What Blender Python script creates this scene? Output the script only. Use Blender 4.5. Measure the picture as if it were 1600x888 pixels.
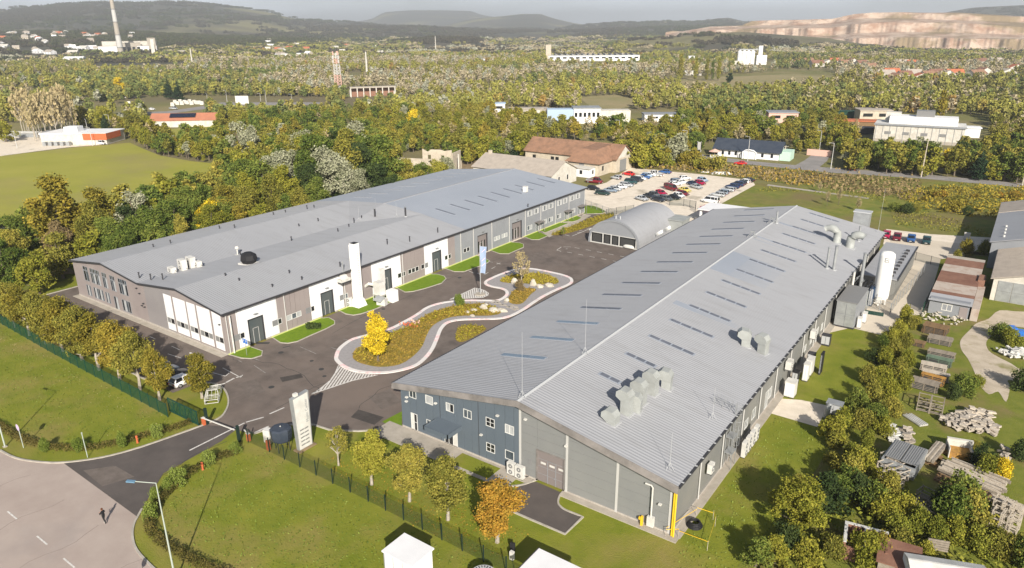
import bpy, math, random
import numpy as np
from mathutils import Matrix, Vector, noise as mnoise
# Site plan in metres: X along the gable fronts, Y along the depth of the two halls, Z up.
scene = bpy.context.scene
for o in list(bpy.data.objects): bpy.data.objects.remove(o)
C = scene.collection
PI = math.pi
# ---------------------------------------------------------------- camera
cam_d = bpy.data.cameras.new('camera'); cam = bpy.data.objects.new('camera', cam_d); C.objects.link(cam)
CAMX, CAMY, CAMZ = 21.525, -57.057, 47.5
YAW, PITCH, ROLL = 0.6195, 0.3413, 0.0064
cam.matrix_world = Matrix.Translation((CAMX, CAMY, CAMZ)) @ Matrix.Rotation(YAW, 4, 'Z') @ Matrix.Rotation(PI/2-PITCH, 4, 'X') @ Matrix.Rotation(-ROLL, 4, 'Z')
cam_d.sensor_width = 36; cam_d.lens = 36*1123/1600; cam_d.clip_start = .5; cam_d.clip_end = 40000
scene.camera = cam
# ---------------------------------------------------------------- light
SUN_EL = math.radians(29); SUN_AZ = math.radians(135.4)      # azimuth clockwise from +Y
sd = bpy.data.lights.new('sun', 'SUN'); sd.energy = 5.0; sd.angle = math.radians(.5); sd.color = (1, .93, .82)
so = bpy.data.objects.new('sun', sd); C.objects.link(so)
sv = Vector((math.sin(SUN_AZ)*math.cos(SUN_EL), math.cos(SUN_AZ)*math.cos(SUN_EL), math.sin(SUN_EL)))
so.rotation_euler = sv.to_track_quat('Z', 'Y').to_euler(); so.location = (40, -40, 80)
w = bpy.data.worlds.new('World'); scene.world = w; w.use_nodes = True
nt = w.node_tree; bg = nt.nodes['Background']
sk = nt.nodes.new('ShaderNodeTexSky'); sk.sky_type = 'NISHITA'; sk.sun_disc = False
sk.sun_elevation = SUN_EL; sk.sun_rotation = SUN_AZ; sk.air_density = 1.0; sk.dust_density = 2.0; sk.altitude = 150
# thin high cloud over the whole sky
tc = nt.nodes.new('ShaderNodeTexCoord'); mpn = nt.nodes.new('ShaderNodeMapping'); mpn.inputs['Scale'].default_value = (2, 2, 9)
nz = nt.nodes.new('ShaderNodeTexNoise'); nz.inputs['Scale'].default_value = 1.6; nz.inputs['Detail'].default_value = 7
cr = nt.nodes.new('ShaderNodeValToRGB'); cr.color_ramp.elements[0].position = .38; cr.color_ramp.elements[1].position = .72
cr.color_ramp.elements[0].color = (.35,.35,.35,1); cr.color_ramp.elements[1].color = (.85,.85,.85,1)
mx = nt.nodes.new('ShaderNodeMixRGB'); mx.inputs['Color2'].default_value = (18, 19.6, 22.5, 1)
nt.links.new(tc.outputs['Generated'], mpn.inputs['Vector']); nt.links.new(mpn.outputs['Vector'], nz.inputs['Vector'])
nt.links.new(nz.outputs['Fac'], cr.inputs['Fac'])
# the haze layer thins with height above the horizon, the same all round
sx = nt.nodes.new('ShaderNodeSeparateXYZ'); nt.links.new(tc.outputs['Generated'], sx.inputs[0]); mr = nt.nodes.new('ShaderNodeMapRange'); mr.inputs['From Min'].default_value = 0; mr.inputs['From Max'].default_value = .22; mr.inputs['To Min'].default_value = 1.0; mr.inputs['To Max'].default_value = 0.05
nt.links.new(sx.outputs['Z'], mr.inputs['Value']); mu = nt.nodes.new('ShaderNodeMath'); mu.operation = 'MULTIPLY'; nt.links.new(cr.outputs['Color'], mu.inputs[0]); nt.links.new(mr.outputs['Result'], mu.inputs[1]); nt.links.new(mu.outputs[0], mx.inputs['Fac'])
nt.links.new(sk.outputs['Color'], mx.inputs['Color1']); nt.links.new(mx.outputs['Color'], bg.inputs['Color'])
bg.inputs['Strength'].default_value = .055
scene.view_settings.view_transform = 'Standard'; scene.view_settings.look = 'None'; scene.view_settings.exposure = .68; scene.view_settings.gamma = 1
scene.render.engine = 'CYCLES'
try:
    scene.cycles.volume_bounces = 0; scene.cycles.max_bounces = 6; scene.cycles.transparent_max_bounces = 12
except Exception: pass
# ---------------------------------------------------------------- materials
def _n(nt, t, **k):
    n = nt.nodes.new(t)
    for a, b in k.items():
        if a in n.inputs: n.inputs[a].default_value = b
        else: setattr(n, a, b)
    return n
def mat(name, col, rough=.7, col2=None, scale=1.0, detail=6, lo=.35, hi=.65, metal=0, bump=0, bscale=None, coord='Object', spec=.2, col3=None, s3=.1, l3=.45, h3=.6, stretch=None, emit=None):
    m = bpy.data.materials.new(name); m.use_nodes = True; nt = m.node_tree
    b = nt.nodes['Principled BSDF']; b.inputs['Roughness'].default_value = rough; b.inputs['Metallic'].default_value = metal
    b.inputs['Specular IOR Level'].default_value = spec
    b.inputs['Base Color'].default_value = (*col, 1)
    L = nt.links.new
    if coord == 'World':
        g = _n(nt, 'ShaderNodeNewGeometry'); vec = g.outputs['Position']
    else:
        g = _n(nt, 'ShaderNodeTexCoord'); vec = g.outputs[coord]
    if stretch:
        mm = _n(nt, 'ShaderNodeMapping'); mm.inputs['Scale'].default_value = stretch; L(vec, mm.inputs['Vector']); vec = mm.outputs['Vector']
    if col2:
        n = _n(nt, 'ShaderNodeTexNoise', Scale=scale, Detail=detail, Roughness=.62); L(vec, n.inputs['Vector'])
        r = _n(nt, 'ShaderNodeValToRGB'); e = r.color_ramp.elements; e[0].position = lo; e[1].position = hi; e[0].color = (*col, 1); e[1].color = (*col2, 1)
        L(n.outputs['Fac'], r.inputs['Fac']); out = r.outputs['Color']
        if col3:
            n3 = _n(nt, 'ShaderNodeTexNoise', Scale=s3, Detail=5.0, Roughness=.6); L(vec, n3.inputs['Vector'])
            r3 = _n(nt, 'ShaderNodeMapRange'); r3.inputs['From Min'].default_value = l3; r3.inputs['From Max'].default_value = h3; L(n3.outputs['Fac'], r3.inputs['Value'])
            x = _n(nt, 'ShaderNodeMixRGB'); x.inputs['Color2'].default_value = (*col3, 1); L(out, x.inputs['Color1']); L(r3.outputs['Result'], x.inputs['Fac']); out = x.outputs['Color']
        L(out, b.inputs['Base Color'])
    if bump:
        nb = _n(nt, 'ShaderNodeTexNoise', Scale=bscale or scale*4, Detail=4.0); L(vec, nb.inputs['Vector'])
        bu = _n(nt, 'ShaderNodeBump', Strength=bump, Distance=.1); L(nb.outputs['Fac'], bu.inputs['Height']); L(bu.outputs['Normal'], b.inputs['Normal'])
    if emit:
        b.inputs['Emission Color'].default_value = (*emit, 1); b.inputs['Emission Strength'].default_value = 1
    return m
def leafmat(name, c1, c2, c3=None, clump=.9):
    """leaves: colour varies leaf by leaf, clump by clump and tree by tree"""
    m = bpy.data.materials.new(name); m.use_nodes = True; nt = m.node_tree; nt.nodes.clear(); L = nt.links.new
    out = _n(nt, 'ShaderNodeOutputMaterial'); g = _n(nt, 'ShaderNodeNewGeometry'); tcn = _n(nt, 'ShaderNodeTexCoord'); oi = _n(nt, 'ShaderNodeObjectInfo')
    n = _n(nt, 'ShaderNodeTexNoise', Scale=clump, Detail=3.0); L(tcn.outputs['Object'], n.inputs['Vector'])
    a = _n(nt, 'ShaderNodeMath', operation='MULTIPLY_ADD'); L(g.outputs['Random Per Island'], a.inputs[0]); a.inputs[1].default_value = .30
    n2 = _n(nt, 'ShaderNodeMath', operation='MULTIPLY'); L(n.outputs['Fac'], n2.inputs[0]); n2.inputs[1].default_value = .75; L(n2.outputs[0], a.inputs[2])
    b = _n(nt, 'ShaderNodeMath', operation='MULTIPLY_ADD'); L(oi.outputs['Random'], b.inputs[0]); b.inputs[1].default_value = .24; L(a.outputs[0], b.inputs[2])
    r = _n(nt, 'ShaderNodeValToRGB'); e = r.color_ramp.elements; e[0].position = .42; e[0].color = (*c1, 1); e[1].position = .70 if c3 else .88; e[1].color = (*c2, 1)
    if c3: k = r.color_ramp.elements.new(.92); k.color = (*c3, 1)
    L(b.outputs[0], r.inputs['Fac'])
    d = _n(nt, 'ShaderNodeBsdfDiffuse'); t = _n(nt, 'ShaderNodeBsdfTranslucent'); x = _n(nt, 'ShaderNodeMixShader'); x.inputs[0].default_value = .12
    L(r.outputs['Color'], d.inputs['Color']); L(r.outputs['Color'], t.inputs['Color']); L(d.outputs[0], x.inputs[1]); L(t.outputs[0], x.inputs[2]); L(x.outputs[0], out.inputs['Surface'])
    return m
def netmat(name, col, alpha):
    m = bpy.data.materials.new(name); m.use_nodes = True; nt = m.node_tree; nt.nodes.clear(); L = nt.links.new
    out = _n(nt, 'ShaderNodeOutputMaterial'); d = _n(nt, 'ShaderNodeBsdfDiffuse'); d.inputs['Color'].default_value = (*col, 1); t = _n(nt, 'ShaderNodeBsdfTransparent')
    x = _n(nt, 'ShaderNodeMixShader'); x.inputs[0].default_value = alpha; L(t.outputs[0], x.inputs[1]); L(d.outputs[0], x.inputs[2]); L(x.outputs[0], out.inputs['Surface']); return m
M = {}
def dm(k, *a, **b): M[k] = mat(k, *a, **b)
dm('ground', (.155,.15,.05), .95, (.22,.185,.085), .02, lo=.4, hi=.62, col3=(.15,.125,.07), s3=.006, l3=.5, h3=.62, coord='World', bump=.3, bscale=1.5)
dm('lawn', (.130,.162,.013), .95, (.205,.212,.026), .28, detail=12, lo=.32, hi=.68, coord='World', col3=(.25,.195,.065), s3=.085, l3=.48, h3=.72, bump=.6, bscale=7)
dm('rough_grass', (.12,.145,.018), .95, (.17,.18,.03), .5, lo=.35, hi=.65, coord='World', col3=(.19,.15,.06), s3=.16, l3=.5, h3=.66, bump=.5, bscale=6)
dm('field_grass', (.25,.255,.036), .95, (.31,.29,.055), .05, lo=.3, hi=.7, coord='World', col3=(.25,.21,.09), s3=.02, l3=.5, h3=.75, bump=.2, bscale=3, stretch=(1,1,1))
dm('meadow', (.12,.15,.022), .95, (.20,.19,.04), .35, lo=.35, hi=.65, coord='World', col3=(.17,.135,.055), s3=.05, l3=.45, h3=.65, bump=.6, bscale=2.5)
dm('strip_grass', (.11,.185,.010), .95, (.15,.225,.016), 1.3, detail=10, lo=.35, hi=.65, coord='World', bump=.4, bscale=14)
dm('bright_edge', (.50,.55,.18), .8)
dm('dry_field', (.30,.24,.13), .95, (.22,.20,.09), .03, coord='World')
dm('asphalt', (.098,.081,.072), .9, (.162,.135,.119), .35, detail=15, lo=.36, hi=.64, coord='World', col3=(.17,.135,.115), s3=.05, l3=.40, h3=.66, bump=.2, bscale=22, spec=.25)
dm('asphalt_light', (.12,.10,.088), .9, (.16,.135,.12), .9, detail=12, coord='World', spec=.2)
dm('asphalt_dark', (.052,.046,.043), .9, (.075,.066,.06), .9, detail=12, coord='World', spec=.2)
dm('tar', (.22,.185,.165), .9)
dm('dark_asphalt', (.078,.068,.064), .9, (.115,.098,.090), .3, lo=.3, hi=.7, coord='World', bump=.12, bscale=25, spec=.25)
dm('road', (.32,.26,.23), .92, (.41,.345,.305), .25, detail=14, lo=.25, hi=.75, coord='World', bump=.1, bscale=20, col3=(.25,.22,.21), s3=.05, l3=.55, h3=.75)
dm('far_road', (.28,.26,.25), .9, (.22,.21,.2), .2, coord='World')
dm('gravel', (.72,.64,.54), .95, (.60,.53,.43), .6, coord='World', lo=.35, hi=.7, bump=.5, bscale=8, col3=(.35,.31,.24), s3=.12, l3=.58, h3=.7)
dm('track', (.50,.43,.34), .95, (.38,.32,.24), .5, coord='World', lo=.35, hi=.7, bump=.5, bscale=6, col3=(.24,.22,.10), s3=.2, l3=.55, h3=.66)
dm('concrete', (.40,.36,.31), .9, (.32,.29,.245), .8, coord='World', bump=.1, bscale=9)
dm('concrete_yard', (.60,.53,.43), .9, (.50,.44,.36), .15, coord='World', bump=.1, bscale=9, lo=.3, hi=.75)
dm('kerb', (.42,.39,.34), .85, (.32,.295,.255), 1.5, coord='World')
dm('dirt', (.27,.2,.12), .95, (.2,.15,.09), .5, coord='World', bump=.4, bscale=5)
dm('paint', (.62,.60,.57), .7, (.30,.28,.26), 3, lo=.45, hi=.75, coord='World')
dm('worn_paint', (.34,.32,.30), .8, (.16,.15,.14), 2, coord='World')
dm('paving', (.27,.255,.26), .85, (.32,.305,.305), 2.2, coord='World')
dm('ring_white', (.66,.63,.61), .7, (.58,.44,.43), .6, lo=.56, hi=.66, coord='World')
dm('ring_pink', (.70,.48,.48), .7, (.8,.7,.68), 1.5, coord='World')
dm('roof', (.29,.295,.312), .6, (.325,.33,.347), .06, lo=.3, hi=.7, coord='World', spec=.5, metal=.0, col3=(.245,.245,.25), s3=.9, l3=.50, h3=.95, stretch=(.16,1,1))
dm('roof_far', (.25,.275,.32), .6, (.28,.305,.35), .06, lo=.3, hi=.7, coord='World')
dm('flash', (.40,.41,.42), .5)
dm('fascia', (.14,.13,.122), .6, (.24,.22,.21), .5, coord='World')
dm('gutter', (.045,.045,.05), .5)
dm('blue_wall', (.098,.122,.148), .6, (.108,.132,.158), .3, coord='World')
dm('grey_wall', (.195,.20,.20), .6, (.215,.22,.215), .25, coord='World')
dm('side_wall', (.175,.178,.172), .6, (.215,.21,.195), .2, coord='World')
dm('taupe_wall', (.25,.215,.21), .65, (.28,.245,.235), .2, coord='World')
dm('lb_grey', (.22,.23,.25), .6, (.25,.26,.275), .2, coord='World')
dm('mid_wall', (.225,.21,.215), .6, (.25,.235,.235), .2, coord='World')
dm('white_wall', (.74,.74,.75), .6, (.68,.68,.69), .4, coord='World')
dm('core', (.05,.05,.05), .9)
dm('strip', (.46,.455,.44), .6)
dm('plinth', (.42,.39,.35), .85, (.34,.31,.28), 1, coord='World')
dm('glass', (.03,.04,.05), .12, (.10,.12,.14), .5, spec=.8, coord='World')
dm('dark_glass', (.015,.017,.02), .15, spec=.8)
dm('blind', (.42,.43,.43), .5, (.30,.31,.32), 1.2, coord='World')
dm('frame', (.60,.60,.58), .5)
dm('door_dark', (.07,.085,.09), .45, (.09,.10,.10), .5, coord='World')
dm('door_taupe', (.20,.175,.17), .6)
dm('louvre', (.20,.20,.20), .6)
dm('skylight', (.105,.115,.14), .5, (.14,.15,.18), .4, coord='World', spec=.3)
dm('skylight_sky_tint', (.14,.19,.25), .4, (.18,.235,.30), .4, coord='World', spec=.7)  # blue of the reflected sky put into the pane colour
dm('white', (.62,.61,.58), .5, (.50,.49,.46), .8, coord='World')
dm('galv', (.36,.375,.38), .5, (.28,.29,.30), 1.2, metal=.35, coord='World')
dm('hood', (.33,.345,.335), .5, (.27,.28,.27), .8, coord='World')
dm('black', (.02,.02,.022), .6)
dm('rubber', (.02,.02,.02), .8)
dm('rim', (.45,.45,.46), .35, metal=.6)
dm('yellow', (.75,.48,.03), .5)
dm('orange', (.48,.12,.05), .5)
dm('green_metal', (.012,.05,.035), .5)
dm('post_dark', (.015,.03,.025), .5)
dm('lamp_grey', (.42,.47,.42), .5, metal=.2)
dm('lamp_head', (.12,.22,.32), .4)
dm('wood_grey', (.30,.26,.21), .85, (.20,.17,.135), 2.5, bump=.3)
dm('wood_brown', (.24,.155,.08), .85, (.15,.095,.05), 2.5, bump=.3)
dm('wood_pale', (.52,.46,.38), .85, (.38,.33,.27), 2.5, bump=.3)
dm('wood_green', (.14,.20,.14), .85, (.10,.14,.10), 2)
dm('wood_orange', (.45,.25,.06), .8, (.3,.16,.05), 2)
dm('rubble', (.47,.42,.36), .9, (.30,.26,.21), 1.2, bump=.4)
dm('stone', (.42,.38,.31), .9, (.52,.48,.41), 1.8, bump=.5)
dm('bark', (.17,.14,.105), .95, (.10,.08,.06), 3, bump=.5)
dm('pale_bark', (.40,.36,.30), .9, (.26,.23,.19), 3, bump=.4)
dm('rust_roof', (.17,.085,.06), .85, (.24,.13,.09), .5, coord='World', bump=.3, bscale=5)
dm('pale_roof', (.42,.36,.31), .9, (.33,.24,.19), .8, coord='World', lo=.45, hi=.7)
dm('tile_roof', (.30,.17,.11), .85, (.20,.12,.08), .5, coord='World', lo=.35, hi=.65, bump=.5, bscale=4)
dm('orange_roof', (.46,.15,.07), .8, (.38,.12,.06), .5, coord='World')
dm('red_roof', (.42,.17,.10), .8, (.33,.14,.09), .2, coord='World')
dm('grey_roof', (.40,.35,.30), .85, (.33,.29,.25), .6, coord='World', bump=.3, bscale=3)
dm('slate', (.035,.045,.065), .55, (.05,.06,.08), .5, coord='World')
dm('plaster', (.52,.46,.37), .85, (.40,.35,.28), .6, coord='World')
dm('white_plaster', (.58,.56,.51), .8, (.46,.43,.38), .6, coord='World')
dm('pink_plaster', (.62,.40,.33), .8)
dm('mint', (.45,.62,.52), .7)
dm('brick_wall', (.28,.15,.10), .9, (.20,.11,.08), 2, coord='World')
dm('cyl_white', (.74,.74,.72), .35)
dm('dark_blue', (.02,.05,.11), .4)
dm('flag', (.24,.31,.45), .7, (.30,.37,.50), .6)
dm('blue_sign', (.03,.16,.55), .4)
dm('lilac', (.55,.45,.62), .5)
dm('haze_bed', (.30,.20,.05), .95, (.20,.17,.03), .6, coord='World')
dm('solar', (.012,.015,.03), .2, spec=.8)
dm('skin', (.50,.29,.20), .6); dm('hair', (.10,.035,.015), .8); dm('cloth_black', (.018,.018,.02), .8); dm('shoe', (.45,.42,.4), .6)
LEAF = {
 'olive': leafmat('olive_leaves', (0.104, 0.110, 0.022), (0.244, 0.226, 0.044), (0.366, 0.305, 0.061)),
 'gold': leafmat('gold_leaves', (.12,.115,.020), (.26,.215,.036), (.38,.28,.045)),
 'yellow': leafmat('yellow_leaves', (.30,.23,.015), (.68,.50,.03), (.75,.60,.06)),
 'lime': leafmat('lime_leaves', (.12,.135,.020), (.26,.25,.036), (.36,.32,.055)),
 'green': leafmat('green_leaves', (0.051, 0.083, 0.017), (0.146, 0.183, 0.037), (0.220, 0.232, 0.049)),
 'dark': leafmat('dark_leaves', (0.029, 0.049, 0.018), (0.079, 0.104, 0.032)),
 'conifer': leafmat('needles', (.014,.032,.015), (.045,.07,.035)),
 'orange': leafmat('orange_leaves', (.12,.115,.02), (.33,.21,.035), (.46,.25,.04)),
 'silver': leafmat('silver_leaves', (.18,.19,.11), (.32,.325,.21), (.42,.41,.30)),
 'bare': leafmat('withered_leaves', (0.268, 0.226, 0.110), (0.464, 0.378, 0.220)),
 'brown': leafmat('brown_leaves', (0.146, 0.110, 0.055), (0.293, 0.220, 0.110)),
 'hillwood': leafmat('hill_leaves', (.055,.050,.036), (.100,.085,.058), clump=.05),
 'hillgreen': leafmat('hill_green_leaves', (.050,.058,.030), (.095,.10,.045), clump=.05),
 'bush': leafmat('bush_leaves', (.09,.13,.022), (.19,.24,.045), (.27,.31,.09)),
 'hedge': leafmat('hedge_leaves', (.075,.07,.02), (.14,.115,.035), (.19,.15,.045)),
 'weed': leafmat('weed_leaves', (.09,.11,.018), (.20,.21,.032), (.30,.29,.05)),
 'bed': leafmat('bed_leaves', (.17,.13,.022), (.31,.215,.042), (.42,.28,.06)),
 'bedgreen': leafmat('bed_green_leaves', (.17,.15,.02), (.32,.27,.035), (.42,.34,.05)),
}
# softer kinds for the mixed scrub far off: autumn colours, distance haze painted in
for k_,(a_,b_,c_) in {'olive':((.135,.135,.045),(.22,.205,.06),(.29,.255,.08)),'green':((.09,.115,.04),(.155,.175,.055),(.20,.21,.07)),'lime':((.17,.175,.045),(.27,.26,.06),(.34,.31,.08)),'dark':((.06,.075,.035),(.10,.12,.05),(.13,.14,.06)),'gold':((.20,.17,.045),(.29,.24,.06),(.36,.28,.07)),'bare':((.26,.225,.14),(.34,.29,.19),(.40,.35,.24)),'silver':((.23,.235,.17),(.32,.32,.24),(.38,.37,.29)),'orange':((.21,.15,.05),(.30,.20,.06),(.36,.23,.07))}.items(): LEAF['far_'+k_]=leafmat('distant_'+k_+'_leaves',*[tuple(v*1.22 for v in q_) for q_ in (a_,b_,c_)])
# ---------------------------------------------------------------- mesh helpers
class MB:
    def __init__(s): s.v=[]; s.f=[]; s.m=[]
    def poly(s, pts, m=0):
        n=len(s.v); s.v += [tuple(p) for p in pts]; s.f.append(tuple(range(n, n+len(pts)))); s.m.append(m)
    def hexa(s, p, m=0):
        "8 points: bottom ring then top ring"
        n=len(s.v); s.v += [tuple(q) for q in p]
        for f in ((3,2,1,0),(4,5,6,7),(0,1,5,4),(1,2,6,5),(2,3,7,6),(3,0,4,7)): s.f.append(tuple(n+i for i in f)); s.m.append(m)
    def box(s, x0,y0,z0,x1,y1,z1, m=0):
        s.hexa([(x0,y0,z0),(x1,y0,z0),(x1,y1,z0),(x0,y1,z0),(x0,y0,z1),(x1,y0,z1),(x1,y1,z1),(x0,y1,z1)], m)
    def rbox(s, cx,cy,z0,lx,ly,h,a=0,m=0,taper=1):
        c,t=math.cos(a),math.sin(a); p=[]
        for z,k in ((z0,1),(z0+h,taper)):
            for u,v in ((-1,-1),(1,-1),(1,1),(-1,1)):
                x,y=u*lx/2*k,v*ly/2*k; p.append((cx+x*c-y*t, cy+x*t+y*c, z))
        s.hexa(p,m)
    def beam(s, a, b, w=.1, h=None, m=0):
        a=Vector(a); b=Vector(b); d=(b-a).normalized(); up=Vector((0,0,1)) if abs(d.z)<.95 else Vector((0,1,0))
        r=d.cross(up).normalized()*(w/2); u=r.cross(d).normalized()*((h or w)/2)
        s.hexa([a-r-u,a+r-u,b+r-u,b-r-u,a-r+u,a+r+u,b+r+u,b-r+u],m)
    def prism(s, pts, z0, z1, m=0, mt=None):
        n=len(s.v); k=len(pts); s.v += [(p[0],p[1],z0) for p in pts]+[(p[0],p[1],z1) for p in pts]
        s.f.append(tuple(range(n+k-1,n-1,-1))); s.m.append(m); s.f.append(tuple(range(n+k,n+2*k))); s.m.append(m if mt is None else mt)
        for i in range(k): j=(i+1)%k; s.f.append((n+i,n+j,n+k+j,n+k+i)); s.m.append(m)
    def tube(s, path, r, n=8, m=0, cap=True):
        path=[Vector(p) for p in path]; rs=r if isinstance(r,(list,tuple)) else [r]*len(path); base=len(s.v)
        for i,p in enumerate(path):
            d=(path[min(i+1,len(path)-1)]-path[max(i-1,0)]).normalized(); up=Vector((0,0,1)) if abs(d.z)<.9 else Vector((0,1,0))
            a=d.cross(up).normalized(); b=a.cross(d)
            for k in range(n):
                t=2*PI*k/n; s.v.append(tuple(p+(a*math.cos(t)+b*math.sin(t))*rs[i]))
        for i in range(len(path)-1):
            for k in range(n):
                q=(k+1)%n; s.f.append((base+i*n+k, base+i*n+q, base+(i+1)*n+q, base+(i+1)*n+k)); s.m.append(m)
        if cap:
            s.f.append(tuple(base+k for k in range(n))); s.m.append(m); e=base+(len(path)-1)*n; s.f.append(tuple(e+n-1-k for k in range(n))); s.m.append(m)
    def cyl(s, x,y,z0,z1,r,n=14,m=0,r2=None): s.tube([(x,y,z0),(x,y,z1)],[r,r if r2 is None else r2],n,m)
    def lathe(s, prof, x=0,y=0,n=16,m=0):
        base=len(s.v)
        for r,z in prof:
            for k in range(n): t=2*PI*k/n; s.v.append((x+r*math.cos(t), y+r*math.sin(t), z))
        for i in range(len(prof)-1):
            for k in range(n): q=(k+1)%n; s.f.append((base+i*n+k,base+i*n+q,base+(i+1)*n+q,base+(i+1)*n+k)); s.m.append(m)
    def build(s, name, mats, parent=None, smooth=False, link=True):
        me=bpy.data.meshes.new(name); me.from_pydata(s.v,[],s.f)
        if not isinstance(mats,(list,tuple)): mats=[mats]
        for q in mats: me.materials.append(M[q] if isinstance(q,str) else q)
        me.polygons.foreach_set('material_index', s.m)
        if smooth: me.polygons.foreach_set('use_smooth', [True]*len(s.f))
        me.validate(); me.update()
        return put(name, me, parent) if link else me
def put(name, me, parent=None):
    o=bpy.data.objects.new(name, me); C.objects.link(o)
    if parent is not None: child(o, parent)
    return o
def child(o, parent, keep=True):
    o.parent=parent
def tag(o, label=None, cat=None, group=None, kind=None):
    if label: o['label']=label
    if cat: o['category']=cat
    if group: o['group']=group
    if kind: o['kind']=kind
    return o
def thing(name, label, cat, loc=(0,0,0), rz=0, group=None, sc=1):
    o=bpy.data.objects.new(name,None); C.objects.link(o); o.empty_display_size=.3
    o.location=(loc[0],loc[1],loc[2] if len(loc)>2 else 0); o.rotation_euler=(0,0,rz); o.scale=(sc,sc,sc) if not isinstance(sc,tuple) else sc
    return tag(o,label,cat,group)
def ordw(n):
    a=['','first','second','third','fourth','fifth','sixth','seventh','eighth','ninth','tenth','eleventh','twelfth','thirteenth','fourteenth','fifteenth','sixteenth','seventeenth','eighteenth','nineteenth']; b=['','','twenty','thirty','forty','fifty','sixty','seventy']
    return a[n] if n<20 else (b[n//10][:-1]+'ieth' if n%10==0 else b[n//10]+'-'+a[n%10])
ORD={}
def nth(k): ORD[k]=ORD.get(k,0)+1; return ordw(ORD[k])
def kids(o): return [c for c in KID.get(o.name,[])]
KID={}
def child(o, parent):
    o.parent=parent; KID.setdefault(parent.name,[]).append(o)
def copy_tree(o, parent=None):
    c=o.copy(); C.objects.link(c)
    if parent is not None: child(c,parent)
    for k in KID.get(o.name,[]): copy_tree(k,c)
    return c
def dup(o, loc, rz=0, label=None, group=None, sc=None):
    c=copy_tree(o); c.location=(loc[0],loc[1],loc[2] if len(loc)>2 else 0); c.rotation_euler=(0,0,rz)
    if label: c['label']=label
    if group: c['group']=group
    if sc: c.scale=(sc,sc,sc) if not isinstance(sc,tuple) else sc
    return c
def slotmat(o, i, m):
    o.material_slots[i].link='OBJECT'; o.material_slots[i].material=M[m] if isinstance(m,str) else m
def struct(o): o['kind']='structure'; return o
def sheet(name, pts, z, m, kind='structure'):
    b=MB(); b.poly([(p[0],p[1],z) for p in pts]); o=b.build(name,m)
    if o.data.polygons[0].normal.z<0: o.data.flip_normals()
    o['kind']=kind; return o
def spline(pts, closed=False, n=5):
    out=[]; k=len(pts); R=range(k) if closed else range(k-1)
    for i in R:
        p0,p1,p2,p3=(pts[(i-1)%k],pts[i],pts[(i+1)%k],pts[(i+2)%k]) if closed else (pts[max(i-1,0)],pts[i],pts[i+1],pts[min(i+2,k-1)])
        for j in range(n):
            t=j/n; out.append(tuple(.5*((2*p1[a])+(-p0[a]+p2[a])*t+(2*p0[a]-5*p1[a]+4*p2[a]-p3[a])*t*t+(-p0[a]+3*p1[a]-3*p2[a]+p3[a])*t**3) for a in range(2)))
    if not closed: out.append(tuple(pts[-1]))
    return out
def offs(pts, d, closed=False):
    k=len(pts); out=[]
    for i in range(k):
        a=pts[(i-1)%k] if (closed or i>0) else pts[i]; b=pts[(i+1)%k] if (closed or i<k-1) else pts[i]
        dx,dy=b[0]-a[0],b[1]-a[1]; l=math.hypot(dx,dy) or 1; out.append((pts[i][0]-dy/l*d, pts[i][1]+dx/l*d))
    return out
def band(b, pts, w, z0, z1, closed=False, m=0, alt=None, every=2):
    "strip of width w along pts from z0 up to z1"
    L=offs(pts,w/2,closed); R=offs(pts,-w/2,closed); k=len(pts)
    for i in range(k if closed else k-1):
        j=(i+1)%k; mm=m if (alt is None or (i//every)%3) else alt
        b.hexa([(*R[i],z0),(*R[j],z0),(*L[j],z0),(*L[i],z0),(*R[i],z1),(*R[j],z1),(*L[j],z1),(*L[i],z1)], mm)
def inside(x, y, poly):
    c=False; n=len(poly); j=n-1
    for i in range(n):
        xi,yi=poly[i][0],poly[i][1]; xj,yj=poly[j][0],poly[j][1]
        if (yi>y)!=(yj>y) and x<(xj-xi)*(y-yi)/(yj-yi)+xi: c=not c
        j=i
    return c
def npmesh(name, V, nv=4, mats=()):
    me=bpy.data.meshes.new(name); n=len(V)//nv
    me.vertices.add(len(V)); me.vertices.foreach_set('co', V.astype(np.float32).ravel())
    me.loops.add(n*nv); me.loops.foreach_set('vertex_index', np.arange(n*nv,dtype=np.int32))
    me.polygons.add(n); me.polygons.foreach_set('loop_start', np.arange(0,n*nv,nv,dtype=np.int32)); me.polygons.foreach_set('loop_total', np.full(n,nv,dtype=np.int32))
    for q in mats: me.materials.append(q)
    me.update(calc_edges=True); return me
def leafquads(rng, P, size, up=.0):
    "one bent-free quad per point with a random tilt"
    n=len(P); a=rng.normal(size=(n,3)); a[:,2]*=(1-up); a/=np.linalg.norm(a,axis=1)[:,None]+1e-9
    b=rng.normal(size=(n,3)); b-=a*(a*b).sum(1)[:,None]; b/=np.linalg.norm(b,axis=1)[:,None]+1e-9
    s=size*rng.uniform(.55,1.35,(n,1)); a=a*s*.5; b=b*s*.36
    return np.stack([P-a*1.1, P+b, P+a*1.1, P-b],1).reshape(-1,3)
def lobepts(rng, lobes, n, inner=.55):
    w=np.array([l[3]*l[4]*l[5] for l in lobes])**.66; w/=w.sum(); c=rng.multinomial(n,w); out=[]
    for l,k in zip(lobes,c):
        d=rng.normal(size=(k,3)); d/=np.linalg.norm(d,axis=1)[:,None]; r=rng.uniform(inner**3,1,(k,1))**(1/3)
        out.append(np.array(l[:3])+d*r*np.array(l[3:6]))
    return np.concatenate(out)
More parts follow.
